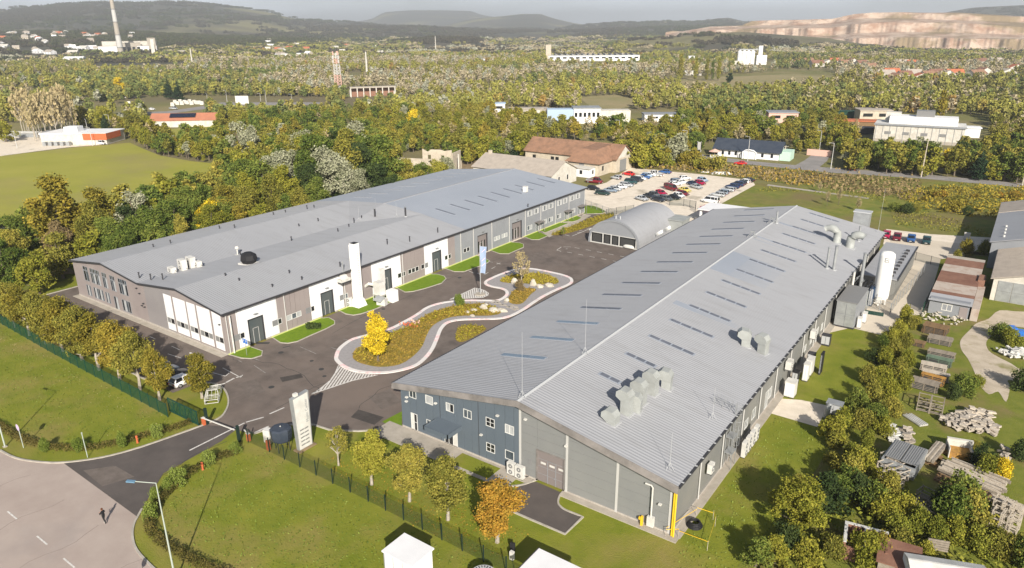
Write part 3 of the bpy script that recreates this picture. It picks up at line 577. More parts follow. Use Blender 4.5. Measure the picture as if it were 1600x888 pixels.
PARK=[(-151.78,-1.83),(-144.46,2.64),(-134.76,5.69),(-129.23,3.63),(-129.11,-0.89),(-126.99,-11.21)]; sheet('dirt_path',[(-156.1,-7.38),(-152.77,-1.46),(-144.84,0.32),(-143.8,3.62),(-140.17,7.15),(-135.19,5.9),(-137.21,-0.4),(-141.16,-1.17),(-139.13,-5.48),(-142.22,-12.09)],-.04,'dirt'); sheet('dirt_patch',[(-141.12,-3.56),(-138.75,0.97),(-135.19,5.9),(-132.16,4.99),(-132.56,-2.35),(-133.13,-8.89)],-.035,'rough_grass')
SCRUB=[[(-131.21,153.58),(-140.88,184.61),(-148.73,142),(-147.73,123.81),(-138.15,126.12),(-132.09,146.99)]]
sheet('clearing',[(-156.76,147.79),(-141.19,171.64),(-133.66,178.36),(-123.46,158.71),(-127.52,137.23),(-145.77,134.99)],-.04,'dirt')
DRY=[[(-260.32,530.47),(-264.84,655.67),(-195.73,768.25),(-151.47,743.63),(-155.28,618.58),(-200.96,525.66)], [(-252.16,412.97),(-240.39,445.44),(-193.96,403.3),(-189.46,348.56),(-216.32,364.08)], [(-133.77,269.26),(-128.28,287.06),(-109.44,258.9),(-115.69,238.33)]]
for p in DRY: sheet('dry_meadow',p,-.05,'dry_field')
for p in [[(-1951.96,1103.24),(-1656.35,1157.75),(-1504.79,1101.95),(-1518.54,938.72)],[(-139.98,915.83),(-3.61,1221.46),(0.72,1059.95),(-108.49,843.9)]]: sheet('pale_field',p,-.05,'dry_field')
# ================================================================ HILLS
def prof(az,pts):
    for i in range(len(pts)-1):
        if pts[i][0]<=az<=pts[i+1][0]:
            t=(az-pts[i][0])/(pts[i+1][0]-pts[i][0]); t=t*t*(3-2*t) if False else t
            return pts[i][1]+(pts[i+1][1]-pts[i][1])*t
    return pts[0][1] if az<pts[0][0] else pts[-1][1]
# ridges: (distance of foot, distance of crest, [(bearing, crest height)...])
RIDGES=[
 (2300,5200,[(-86.86,85.1),(-80.48,101.8),(-75.21,130.7),(-70.68,146),(-69.03,160.3),(-67.99,178),(-66.94,189.1),(-63.7,205.9),(-60.68,204.7),(-59.29,216.6),(-57.49,206.6),(-55.86,192.4),(-54.2,173.8),(-52.93,158.5),(-52.09,135.2),(-50.79,111.5),(-47.64,94.6),(-44.88,73.3),(-40.17,46.4)]),
 (1250,2500,[(-86.94,53.3),(-78.14,47.7),(-72.51,41),(-69.31,41.3),(-67.26,43.9),(-64.03,42.7),(-62.14,43.9),(-58.2,31.6),(-54.01,22.4),(-49.58,14.8),(-46.84,1.9),(-43.1,-15.5)]),
 (6500,9500,[(-50.4,70.3),(-47.65,119),(-45.78,169),(-44.82,248.9),(-42.95,270),(-40.6,268.7),(-38.46,259.7),(-37.52,207.1),(-35.37,160.5),(-32.97,68.4)]),
 (4500,7000,[(-42.07,58.5),(-40.16,90.1),(-38.24,138.2),(-35.84,158.5),(-34.65,174),(-33.22,172.9),(-32.26,133.8),(-30.58,88.6),(-27.73,53.4),(-25.84,35.6)]),
 (3600,5500,[(-32.49,41.9),(-31.53,58.7),(-29.63,79.2),(-27.75,90.8),(-25.87,89.5),(-24.02,96.6),(-21.74,90.7),(-20.4,106.3),(-19.52,109.6),(-18.61,88.2),(-12.65,63.1),(-7.23,89.5),(-5.84,129.2),(-4.46,152.8),(-1.77,162.1),(1.39,165.8),(7.08,130.4),(16.04,62.4)]),
 (1500,2300,[(-47.81,-15.7),(-46.38,1.8),(-44.01,13.6),(-41.15,21.8),(-38.27,19.2),(-35.86,-1.7),(-33.92,-20.6)]),
 (2700,3900,[(-54.81,41.1),(-52.62,51.8),(-50.4,56.9),(-46.75,61.5),(-42.54,59.9),(-40.17,49.8),(-35.37,32.4),(-30.57,33.5),(-25.85,43.9),(-21.25,48),(-16.82,43.2)]),
 (1450,1900,[(-30.54,-9.3),(-27.68,8.6),(-25.81,20.4),(-23.03,29),(-20.77,34.6),(-18.54,37.1),(-15.05,28.1),(-12.53,22.3),(-9.67,11.3),(-6.56,0.9)]),
]
def hn(x,y):
    return math.sin(x*.0021+1.3)*math.sin(y*.0017+.4)*.5+math.sin(x*.0063+y*.0031)*.25+math.sin(x*.013-y*.017)*.12+math.sin(x*.031+y*.027)*.06
def terrain(x,y):
    dx,dy=x-CAMX,y-CAMY; d=math.hypot(dx,dy); az=math.degrees(math.atan2(dx,dy)); z=-6.
    for f,c,p in RIDGES:
        h=prof(az,p)
        if h<=2: continue
        n=hn(x,y)
        if d<c:
            t=(d-f*(1+.10*n))/(c-f*(1+.10*n))
            if t<=0: continue
            t=t*t*(3-2*t)*.55+t*.45; k=h*t*(1+.16*n*(1-t)*2)
        else: k=h*math.exp(-((d-c)/(c*.22))**2)
        z=max(z,k)
    return z
def hills():
    NA,ND=340,150; V=[]; F=[]; m=[]
    for i in range(ND):
        d=1180*(13500/1180)**(i/(ND-1))
        for j in range(NA):
            a=math.radians(-92+j*118/(NA-1)); x=CAMX+d*math.sin(a); y=CAMY+d*math.cos(a); V.append((x,y,terrain(x,y)))
    for i in range(ND-1):
        for j in range(NA-1):
            a=i*NA+j; F.append((a,a+1,a+NA+1,a+NA))
    me=bpy.data.meshes.new('hills'); me.from_pydata(V,[],F); me.polygons.foreach_set('use_smooth',[True]*len(F))
    mm=mat('hill_woods',(.055,.055,.038),.95,(.095,.080,.055),.0035,lo=.38,hi=.62,coord='World',col3=(.21,.19,.085),s3=.0016,l3=.5,h3=.62,bump=1.0,bscale=.045); me.materials.append(mm); me.update()
    o=put('hills',me); struct(o)
hills()
# the quarry: a terraced pale rock face
def quarry():
    P=[(-23.97,36.8),(-22.61,48.1),(-20.83,60.8),(-18.62,63.4),(-16.88,66),(-12.7,67.6),(-11.33,77.9),(-8.81,81.1),(-5.12,79),(-1.65,68.6),(3.07,59.5),(7.29,45.1)]
    NA,ND=520,150; V=[]; F=[]; a0,a1=P[0][0],P[-1][0]
    for i in range(ND):
        t=i/(ND-1)
        for j in range(NA):
            az=a0+(a1-a0)*j/(NA-1); h=prof(az,P); u=j/(NA-1); foot=1720+190*max(0,.32-u)*2.4+62*mnoise.fractal(Vector((u*13,3,0)),1.0,2.2,4); crest=2150
            d=foot+(crest-foot)*t; x=CAMX+d*math.sin(math.radians(az)); y=CAMY+d*math.cos(math.radians(az))
            fz=lambda k,o=0: mnoise.fractal(Vector((x*k+o,y*k,t*2.2)),1.0,2.1,4)
            n=fz(.004); g=fz(.011,9); q=t*2.6+.55*fz(.0022,30)+.10*g; k=math.floor(q); f=q-k; ff=min(1,max(0,(f-.40)/.13)); ff=ff*.72+.28*f; tt=min(1,max(0,(k+ff)/2.6))
            V.append((x,y,h*(.18*t+.82*tt)*(1+.06*n*(t<.95))+1.2*g*(1-t)-1.5+(0 if t>.02 else -8)))
    for i in range(ND-1):
        for j in range(NA-1): a=i*NA+j; F.append((a,a+1,a+NA+1,a+NA))
    me=bpy.data.meshes.new('quarry'); me.from_pydata(V,[],F)
    me.materials.append(mat('quarry_rock',(.46,.36,.285),.95,(.30,.19,.135),.03,detail=14,lo=.42,hi=.62,coord='World',stretch=(1,1,2.2),col3=(.24,.18,.11),s3=.006,l3=.52,h3=.58,bump=1.0,bscale=.12)); me.update(); o=put('quarry_face',me); struct(o)
quarry()

# ================================================================ FACADES
def subpanels(ub, z0, topf, openings, rows=None):
    "rectangles (u0,u1,z0,(zt0,zt1)) left over once the openings are cut out"
    out=[]
    for a,c in zip(ub[:-1],ub[1:]):
        cuts=sorted({a,c}|{u for o in openings for u in (o[0],o[1]) if a+.01<u<c-.01})
        for u0,u1 in zip(cuts[:-1],cuts[1:]):
            um=(u0+u1)/2; ops=sorted((o[2],o[3]) for o in openings if o[0]<um<o[1]); z=z0; segs=[]
            for p,q in ops:
                if p>z+.03: segs.append((z,p,False))
                z=max(z,q)
            segs.append((z,None,True))
            for p,q,last in segs:
                t0,t1=(topf(u0),topf(u1)) if last else (q,q)
                if rows:
                    zz=p
                    while True:
                        nx=rows*(math.floor(zz/rows+1e-6)+1)
                        if nx>=min(t0,t1)-.15: out.append((u0,u1,zz,t0,t1)); break
                        out.append((u0,u1,zz,nx,nx)); zz=nx
                else: out.append((u0,u1,p,t0,t1))
    return out
def facade(root, mp, ub, z0, topf, openings, m, rows=None, j=.018, name='wall_panel', th=.08, label=None):
    cache={}
    for (u0,u1,p,t0,t1) in subpanels(ub,z0,topf,openings,rows):
        if u1-u0<.06 or min(t0,t1)-p<.06: continue
        b=MB(); a,c=u0+j,u1-j; q=p+j; s0,s1=t0-j,t1-j
        b.hexa([mp(a,q,0),mp(c,q,0),mp(c,q,-th),mp(a,q,-th),mp(a,s0,0),mp(c,s1,0),mp(c,s1,-th),mp(a,s0,-th)])
        mm=m(u0,u1,p) if callable(m) else m
        b.build(name,mm,root)
def pbox(b,mp,u0,u1,z0,z1,d0,d1,m=0): b.hexa([mp(u0,z0,d1),mp(u1,z0,d1),mp(u1,z0,d0),mp(u0,z0,d0),mp(u0,z1,d1),mp(u1,z1,d1),mp(u1,z1,d0),mp(u0,z1,d0)],m)
def window(root,mp,u0,u1,z0,z1,nu=1,nz=1,fm='frame',gm='glass',fw=.06,name='window',panes=True,d=.03,sill=True):
    b=MB(); pbox(b,mp,u0,u1,z0,z0+fw,-.06,d+.02); pbox(b,mp,u0,u1,z1-fw,z1,-.06,d); pbox(b,mp,u0,u0+fw,z0+fw,z1-fw,-.06,d); pbox(b,mp,u1-fw,u1,z0+fw,z1-fw,-.06,d)
    for i in range(1,nu): u=u0+(u1-u0)*i/nu; pbox(b,mp,u-fw*.4,u+fw*.4,z0+fw,z1-fw,-.06,d-.005)
    for i in range(1,nz): z=z0+(z1-z0)*i/nz; pbox(b,mp,u0+fw,u1-fw,z-fw*.35,z+fw*.35,-.06,d-.01)
    w=b.build(name,fm,root)
    gms=gm if isinstance(gm,list) else [gm]
    for i in range(nu):
        a=u0+(u1-u0)*i/nu+fw*.3; c=u0+(u1-u0)*(i+1)/nu-fw*.3; b=MB(); pbox(b,mp,a,c,z0+fw*.5,z1-fw*.5,-.07,-.02); b.build('pane',gms[i%len(gms)],w)
    return w
def corr_roof(name,segs,y0,y1,root,m,pitch=.45,h=.032,th=.12):
    "sheet-metal roof with raised ribs running down each slope"
    for k,(p,q) in enumerate(segs):
        b=MB(); n=int((y1-y0)/pitch); dx,dz=q[0]-p[0],q[1]-p[1]; l=math.hypot(dx,dz); nx,nz_=-dz/l,dx/l
        if nz_<0: nx,nz_=-nx,-nz_
        prev=None
        for i in range(n+1):
            y=y0+(y1-y0)*i/n
            for dy,hh in ((0,0),(.10,h),(.22,h),(.32,0)):
                yy=min(y+dy*pitch/.45*1.0,y1); cur=((p[0]+nx*hh,yy,p[1]+nz_*hh),(q[0]+nx*hh,yy,q[1]+nz_*hh))
                if prev and cur[0][1]>prev[0][1]+1e-4: b.poly([prev[0],cur[0],cur[1],prev[1]] if q[0]<p[0] else [prev[0],prev[1],cur[1],cur[0]])
                prev=cur
        a=[(p[0],y,p[1]-.02) for y in (y0,y1)]+[(q[0],y,q[1]-.02) for y in (y1,y0)]
        b.hexa([(x,y,z-th) for x,y,z in a]+a)
        b.build(name,m,root)
# ================================================================ RIGHT HALL
RX,RY,EV,RG=-36.35,109.0,6.3,9.5
RM=-18.18
rh=thing('industrial_hall','long hall with pale ribbed roof and dark blue and grey gable, right of the yard','factory hall',(0,0,0))
def rtop(x): return EV+(RG-EV)*(1-abs(x-RM)/abs(RM))-.18
F_=lambda u,z,d:(u,-d,z)
b=MB(); pts=[(RX+.15,0),(-.15,0)]
for (y0,y1) in ((.42,RY-.1),):
    n=len(b.v); ring_=[(RX+.12,.0),(-.12,.0),(-.12,EV-.25),(RM,RG-.28),(RX+.12,EV-.25)]
    b.v+= [(x,y0,z) for x,z in ring_]+[(x,y1,z) for x,z in ring_]
    b.f+=[(n,n+1,n+2,n+3,n+4),(n+9,n+8,n+7,n+6,n+5)]+[(n+i,n+5+i,n+5+(i+1)%5,n+(i+1)%5) for i in range(5)]; b.m+=[0]*7
b.build('wall','core',rh)
uw=[(-34.87,-33.72),(-32.19,-31.0),(-28.93,-27.73),(-26.25,-25.06),(-22.96,-21.72),(-20.25,-19.03)]
op=[(a,c,4.66,5.78) for a,c in uw]+[(-34.8,-33.75,.12,2.5),(-32.2,-31.1,1.25,2.4),(-29.35,-27.3,.12,2.6),(-22.96,-21.72,1.3,2.45),(-20.27,-19.05,1.3,2.45),(-15.9,-12.5,.05,3.95)]
facade(rh,F_,[RX,-29.9,-24.05,-18.3],.22,rtop,op,'blue_wall')
facade(rh,F_,[-18.05,-12.25,-6.2,0],.22,rtop,op,'grey_wall',rows=1.1,j=.012)
b=MB(); 
for x in (-18.18,-12.12,-6.1,-.22): b=MB(); pbox(b,F_,x-.13,x+.13,.1,rtop(x)-.02,-.02,.06); b.build('cover_strip','strip',rh)
for x in (-29.9,-24.05): b=MB(); pbox(b,F_,x-.03,x+.03,.2,rtop(x)-.02,-.02,.02); b.build('cover_strip','gutter',rh)
b=MB(); pbox(b,F_,RX,-15.9,0,.22,-.1,.05); pbox(b,F_,-12.5,0.05,0,.22,-.1,.05); b.box(-.02,0,0,.06,RY,.25); b.build('plinth','plinth',rh)
gl=[['glass'],['blind'],['blind','dark_glass'],['glass'],['dark_glass'],['blind']]
for (a,c),g,(nu,nz_) in zip(uw,gl,((2,1),(1,1),(2,1),(2,1),(2,2),(2,1))): window(rh,F_,a,c,4.66,5.78,nu,nz_,gm=g)
window(rh,F_,-22.96,-21.72,1.3,2.45,2,2,gm='dark_glass'); window(rh,F_,-20.27,-19.05,1.3,2.45,1,1,gm='glass'); window(rh,F_,-32.2,-31.1,1.25,2.4,2,1,gm='glass')
window(rh,F_,-34.8,-33.75,.12,2.5,2,2,name='glass_door',gm=['white','dark_glass']); window(rh,F_,-29.35,-27.3,.12,2.6,3,1,name='entrance_door',gm=['dark_glass','dark_glass','white'])
b=MB(); b.hexa([(-30.1,-2.6,3.0),(-26.6,-2.6,3.0),(-26.6,-.02,3.0),(-30.1,-.02,3.0),(-30.1,-2.6,3.2),(-26.6,-2.6,3.2),(-26.6,-.02,3.35),(-30.1,-.02,3.35)]); b.box(-30.2,-2.7,2.85,-26.5,-2.6,3.4); b.box(-30.2,-2.7,2.85,-30.1,-.02,3.4); b.box(-26.6,-2.7,2.85,-26.5,-.02,3.4)
b.build('canopy','blue_wall',rh)
b=MB(); pbox(b,F_,-15.9,-12.5,.05,3.95,-.3,-.12); dr=b.build('sectional_door','door_taupe',rh)
b=MB()
for z in (1.0,1.95,2.9): pbox(b,F_,-15.85,-12.55,z,z+.03,-.13,-.10)
for x in (-14.6,-13.55): pbox(b,F_,x-.03,x+.03,.05,2.9,-.13,-.08)
pbox(b,F_,-14.6,-13.55,2.87,2.93,-.13,-.08); pbox(b,F_,-13.75,-13.65,1.0,1.1,-.1,0); b.build('wicket_door','lb_grey',dr)
for x in (-15.5,-14.35,-13.2):
    b=MB(); pbox(b,F_,x,x+.65,2.35,2.58,-.13,-.07); b.build('door_window','white',dr)
b=MB(); pbox(b,F_,-16.05,-15.9,.05,4.08,-.3,.05); pbox(b,F_,-12.5,-12.35,.05,4.08,-.3,.05); pbox(b,F_,-15.9,-12.5,3.95,4.08,-.3,.05); b.build('door_frame','fascia',rh)
b=MB(); pbox(b,F_,-17.05,-16.6,1.7,2.4,0,.06); b.build('vent_grille','louvre',rh)
for x,z in ((-35.1,4.5),(-35.2,3.9),(-30.35,5.15),(-23.5,3.2),(-21.1,6.5),(-17.3,7.3),(-12.1,5.8),(-1.2,3.1)):
    b=MB(); pbox(b,F_,x-.22,x+.1,z,z+.16,.06,.34); pbox(b,F_,x-.05,x+.05,z-.05,z+.1,0,.08,1); b.build('wall_lamp',['white','gutter'],rh)
# right side wall: bays of 6.7 m with downpipes
R_=lambda u,z,d:(d,u,z)
RB=[6.75*i for i in range(17)]; RB[-1]=RY
swin=[(14.0+6.75*k+o,15.1+6.75*k+o) for k in (1,2) for o in (0,)]
sop=[(21.6,22.9,1.2,2.4),(24.4,25.8,1.2,2.6),(29.8,31.0,.2,2.7),(31.3,32.5,1.1,2.6),(41.5,42.6,.9,2.2),(48.9,50.0,1.2,2.2),(52.3,53.4,1.2,2.2),(56.0,57.3,.2,2.5),(59.2,60.3,1.0,2.2)]
facade(rh,R_,RB,.26,lambda y:EV-.15,sop,'side_wall')
for (a,c,z0,z1) in sop: window(rh,R_,a,c,z0,z1,2,1,gm=['glass'],name='window' if z0>.5 else 'side_door')
for y in RB[1:-1]:
    b=MB(); b.tube([(.14,y,.25),(.14,y,5.7),(.45,y,6.05)],.075,8); b.build('downpipe','strip',rh)
b=MB(); b.tube([(.36,-.25,.1),(.36,-.25,6.05)],.1,8); b.tube([(.16,-.2,.1),(.16,-.2,6.05)],.1,8); b.build('corner_pipe','yellow',rh)
L_=lambda u,z,d:(RX-d,u,z)
facade(rh,L_,RB,.0,lambda y:EV-.15,[],'blue_wall')
B_=lambda u,z,d:(u,RY+d,z)
facade(rh,B_,[RX,-24,-12,0],.0,rtop,[],'grey_wall')
# roof
e0,e1=-.55,RY+.5
corr_roof('roof_sheet',[((.55,EV-.12),(RM,RG)),((RX-.75,EV-.16),(RM,RG))],e0,e1,rh,'roof')
b=MB(); 
def bar(b,p,q,w,h,m=0): b.beam(p,q,w,h,m)
b.hexa([(RM-.22,e0-.03,RG-.02),(RM,e0-.03,RG+.10),(RM,e1,RG+.10),(RM-.22,e1,RG-.02),(RM-.22,e0-.03,RG+.02),(RM,e0-.03,RG+.14),(RM,e1,RG+.14),(RM-.22,e1,RG+.02)]); b.hexa([(RM,e0-.03,RG+.10),(RM+.22,e0-.03,RG-.02),(RM+.22,e1,RG-.02),(RM,e1,RG+.10),(RM,e0-.03,RG+.14),(RM+.22,e0-.03,RG+.02),(RM+.22,e1,RG+.02),(RM,e1,RG+.14)]); b.build('ridge_cap','flash',rh)
b=MB(); b.hexa([(RX-.8,e0-.22,EV-.85),(RM,e0-.22,RG-.62),(RM,e0+.0,RG-.62),(RX-.8,e0+.0,EV-.85),(RX-.8,e0-.1,EV-.1),(RM,e0-.1,RG+.07),(RM,e0,RG+.07),(RX-.8,e0,EV-.1)]); b.hexa([(RM,e0-.22,RG-.62),(.62,e0-.22,EV-.85),(.62,e0,EV-.85),(RM,e0,RG-.62),(RM,e0-.1,RG+.07),(.62,e0-.1,EV-.08),(.62,e0,EV-.08),(RM,e0,RG+.07)])
b.build('gable_fascia','fascia',rh)
b=MB(); b.box(.55,e0,EV-.32,.78,e1,EV-.12); b.box(RX-.98,e0,EV-.36,RX-.75,e1,EV-.16); 
b.build('gutter','gutter',rh)
b=MB()
for k in range(0,65): y=e0+.8+k*1.7; b.box(.53,y,EV-.12,.82,y+.12,EV-.05)
b.build('gutter_bracket','flash',rh)
def rz(x): return EV-.12+(RG-EV+.12)*(1-abs(x-RM)/abs(RM+.0))
def slope_box(b,x0,x1,y0,y1,h,m=0,zf=None,lift=.0):
    zf=zf or rz; b.hexa([(x0,y0,zf(x0)-.02+lift),(x1,y0,zf(x1)-.02+lift),(x1,y1,zf(x1)-.02+lift),(x0,y1,zf(x0)-.02+lift),(x0,y0,zf(x0)+h),(x1,y0,zf(x1)+h),(x1,y1,zf(x1)+h),(x0,y1,zf(x0)+h)],m)
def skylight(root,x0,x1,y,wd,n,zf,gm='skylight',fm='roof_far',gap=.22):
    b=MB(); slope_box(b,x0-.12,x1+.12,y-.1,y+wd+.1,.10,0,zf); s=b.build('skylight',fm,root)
    for i in range(n):
        a=x0+(x1-x0)*i/n+gap/2; c=x0+(x1-x0)*(i+1)/n-gap/2; b=MB(); slope_box(b,a,c,y,y+wd,.13,0,zf); b.build('pane',gm,s)
for k in range(15):
    y=11.0+6.78*k; 
    if k==6: y+=.2
    skylight(rh,-28.9,-22.3,y,.75,3,rz,'skylight_sky_tint' if k<3 else 'skylight',gap=.1)
for k in range(15):
    y=11.2+6.78*k; skylight(rh,-14.6,-8.3 if k not in(0,1) else (-12.0 if k==0 else -10.6),y,.62,4 if k>1 else (2 if k==0 else 3),rz)
for (x0,x1,y,wd) in ((-16.6,-4.6,37.0,1.6),(-17.6,-1.8,79.2,.5),(-17.6,-9.5,77.2,.25),(-17.2,-2.2,92.3,.9)):
    b=MB(); slope_box(b,x0,x1,y,y+wd,.06); b.build('roof_patch','roof_far',rh)
b=MB(); slope_box(b,-17.9,.1,55.2,67.0,.052); b.build('roof_overlay','roof_far',rh)
# roof furniture on the right hall: each cowl is a thing on the roof
def tz(x): return rz(x)
def cowl(x,y,h,label,s=1.0,a=0.0,kind=0,flip=1):
    t=thing('exhaust_cowl',label,'vent cowl',(x,y,tz(x)-.1),a,'exhaust cowls on the right hall roof',s*.86)
    b=MB(); b.rbox(0,0,0,1.25,1.25,h-.9); b.build('duct','hood',t)
    b=MB(); # hooded outlet: slanted box leaning to -x
    P=[(-.65,.0),(.65,.0),(.72,.75),(.25,1.35),(-.75,1.5),(-1.25,1.1),(-1.3,.45)]; z=h-1.0; n=len(b.v); w_=.72
    for yy in (-w_,w_): b.v+=[(p[0]*flip,yy,z+p[1]) for p in P]
    k=len(P); b.f+=[tuple(range(n,n+k)),tuple(range(n+2*k-1,n+k-1,-1))]+[(n+i,n+(i+1)%k,n+k+(i+1)%k,n+k+i) for i in range(k)]; b.m+=[0]*(k+2); b.build('hood','hood',t)
    b=MB(); b.hexa([(-1.33*flip,-.5,z+.5),(-1.28*flip,-.5,z+1.05),(-1.28*flip,.5,z+1.05),(-1.33*flip,.5,z+.5)]+[(-1.38*flip,-.5,z+.5),(-1.33*flip,-.5,z+1.05),(-1.33*flip,.5,z+1.05),(-1.38*flip,.5,z+.5)]); b.build('outlet_mesh','gutter',t)
    b=MB(); b.box(-.85,-.85,-.05,.85,.85,.16); b.build('flashing','flash',t)
cowl(-8.9,3.9,1.5,'lowest grey cowl of the roof row, nearest the gable',1,0)
cowl(-8.6,6.6,3.1,'tall grey cowl, second in the roof row from the gable',1,0)
cowl(-8.0,7.9,2.4,'short cowl tucked beside the second tall one on the roof',.9,.2)
cowl(-8.4,9.6,3.0,'tall grey cowl in the middle of the roof row',1,0)
cowl(-8.3,12.5,3.0,'tall grey cowl, second from the far end of the roof row',1,0)
cowl(-7.6,15.0,2.4,'far-end grey cowl of the roof row, beside the skylight',1,.15)
cowl(-4.3,33.4,2.3,'left cowl of the pair half way along the right roof',1.05,.3); cowl(-1.9,33.2,2.8,'right taller cowl of the pair half way along the right roof',1,-.2)
def goose(x,y,label,r=.75,fl=1):
    t=thing('curved_exhaust_duct',label,'exhaust duct',(x,y,tz(x)-.1),0,'curved ducts on the right hall roof')
    b=MB(); path=[(0,0,0),(0,0,1.7)]+[(-1.4*fl+1.4*fl*math.cos(q),0,1.7+1.2*math.sin(q)) for q in [PI*i/8 for i in range(1,7)]]; b.tube(path,[r]*3+[r*.98]*3+[r*.8]*2,14); b.build('duct','hood',t,True)
    b=MB(); b.box(-1,-1,-.05,1,1,.2); b.build('flashing','flash',t)
goose(-5.5,91.6,'left of two grey gooseneck ducts near the far gable'); goose(-2.9,91.0,'right of two grey gooseneck ducts near the far gable',.8,-1)
def stack(x,y,h,r,label,m='galv',z=None,cap=True,cat='flue'):
    zz=tz(x)-.1 if z is None else z; t=thing('flue_pipe',label,cat,(x,y,zz))
    b=MB(); b.cyl(0,0,0,h,r,12); b.build('pipe',m,t,False)
    b=MB(); b.cyl(0,0,h,h+.12,r*1.5,12,0,r*.7); b.build('cap','galv',t)
    b=MB(); b.cyl(0,0,-.05,.25,r*1.9,10); b.build('collar','flash',t)
stack(-3.4,74.6,4.0,.22,'taller flue of the pair by the white tank, on the roof slope'); stack(-2.3,75.0,4.6,.26,'thicker flue beside its twin on the right roof slope'); stack(-2.5,97.0,3.2,.2,'single slim flue near the far corner of the right roof'); stack(-17.5,91.7,2.6,.2,'flue straddling the ridge near the far gable')
b=MB(); t=thing('ventilation_box','big pale duct box against the far gable of the right hall','duct',(-4.6,110.8,0)); b.rbox(0,0,0,3.2,2.2,9.6); b.build('duct','galv',t); b=MB(); b.rbox(0,0,9.6,3.5,2.5,.25); b.build('lid','flash',t)
def mast(x,y,h,label,z=None,lean=0):
    zz=tz(x) if z is None else z; t=thing('lightning_rod',label,'lightning rod',(x,y,zz)); b=MB(); b.tube([(0,0,0),(0,0,h)],[.024,.014],6); b.build('rod','flash',t); b=MB(); b.rbox(0,0,.0,.5,.5,.08)
    for a in range(3): q=a*2.1; b.tube([(0,0,.9),(math.cos(q)*.5,math.sin(q)*.5,.05)],.02,5)
    b.build('tripod','flash',t)
mast(RM,.4,7.8,'tall thin white rod on the front end of the ridge'); mast(RM,14.1,7.2,'thin white rod on the ridge above the near skylights'); mast(-1.2,13.0,4,'rod on the right slope close to the wall ladder'); mast(-1.1,1.2,4.2,'rod on the corner of roof above the yellow pipes'); mast(-.6,107.5,9.5,'tall rod with tripod foot at the far right roof corner')
for x,y in ((RM,78.4),(RM,91.0)): 
    b=MB()
    for dx,dy in ((-.9,-.4),(.9,-.4),(-.9,.5),(.9,.5)): b.tube([(x,y,RG+1.0),(x+dx,y+dy,RG-.1)],.05,5)
    b.rbox(x,y,RG+.9,.8,.5,.3); tag(b.build('cable_bracket','galv'),'small galvanised bracket straddling the ridge '+('beside the far flue' if y>80 else 'nearer the middle of the hall'),'bracket')
# caged ladder on the right wall with roof rail
t=thing('caged_ladder','galvanised caged ladder up the right wall of the grey hall','ladder',(.15,16.1,0))
b=MB()
for dy in (-.25,.25): b.tube([(.25,dy,0),(.25,dy,7.6)],.035,5)
b.build('rail','galv',t); b=MB()
for k in range(24): b.tube([(.25,-.25,.4+.3*k),(.25,.25,.4+.3*k)],.018,4)
b.build('rung','galv',t); b=MB()
for k in range(6):
    z=2.4+k*1.0; b.tube([(.25+.75*math.sin(q),-.42*math.cos(q),z) for q in [PI*i/8 for i in range(9)]],.02,4,cap=False)
for q in (.3,.9,1.57,2.2,2.8): b.tube([(.25+.75*math.sin(q),-.42*math.cos(q),2.4),(.25+.75*math.sin(q),-.42*math.cos(q),7.5)],.014,4)
b.build('cage','galv',t); b=MB(); b.box(-.05,-1.9,2.0,.9,-.4,2.08); b.box(-.05,-1.9,4.0,.9,-.4,4.08)
for x in (0,.85):
    for y in (-1.85,-.45): b.tube([(x,y,0),(x,y,5.1)],.035,5)
b.build('landing','galv',t)
b=MB(); 
for dx in (0,-.9,-1.8):
    b.tube([(dx-.3,16.1,tz(dx-.2)-.1),(dx-.3,16.1,tz(dx-.2)+1.0)],.03,5); b.tube([(dx-.3,17.0,tz(dx-.2)-.1),(dx-.3,17.0,tz(dx-.2)+1.0)],.03,5)
for y in (16.1,17.0):
    for h in (.5,1.0): b.tube([(-.2,y,tz(0)+h),(-2.2,y,tz(-2)+h)],.025,5)
tag(b.build('roof_railing','galv'),'little galvanised railing on the roof edge above the caged ladder','railing')
def acunit(x,y,z,label,group='condenser units',s=(1.0,.45,1.5),a=0,foot=True,m='white'):
    t=thing('air_conditioner',label,'air conditioner',(x,y,z),a,group); L,D,Hh=s
    b=MB(); b.box(-L/2,-D/2,.12,L/2,D/2,.12+Hh); b.build('casing',m,t)
    n=2 if Hh>1.1 else 1
    for i in range(n):
        zc=.12+Hh*(i+.5)/n; r=min(L,Hh/n)*.38; b=MB(); b.tube([(0,-D/2-.005,zc),(0,-D/2-.05,zc)],[r,r*.92],16); f=b.build('fan_grille','louvre',t); b=MB(); b.tube([(0,-D/2-.05,zc),(0,-D/2-.08,zc)],[r*.3,r*.2],10); b.build('hub','white',f)
    b=MB(); b.box(-L/2+.05,-D/2,0,-L/2+.2,D/2,.12); b.box(L/2-.2,-D/2,0,L/2-.05,D/2,.12); b.build('foot','gutter',t)
    b=MB(); b.tube([(L/2,D/4,.5),(L/2+.2,D/4,.4),(L/2+.25,D/2+.3,.3)],.04,6); b.build('pipe','gutter',t)
for i,y in enumerate((17.9,19.3,20.8,22.2)): acunit(1.35,y,0,['first white condenser beside the caged ladder','second white condenser by the right wall, counted from the ladder','third white condenser by the right wall, counted from the ladder','farthest white condenser of the four by the ladder'][i],'condensers by the ladder',(1.0,.45,1.9),PI/2)
acunit(.6,8.6,2.6,'white wall-hung condenser between the corner and the ladder','wall units',(.9,.5,1.1),PI/2); acunit(.6,38.0,3.0,'white wall-hung unit above the pale cabinet','wall units',(1.4,.7,1.2),PI/2); acunit(.6,51.0,2.9,'farthest white wall-hung unit on the right wall','wall units',(1.3,.7,1.2),PI/2)
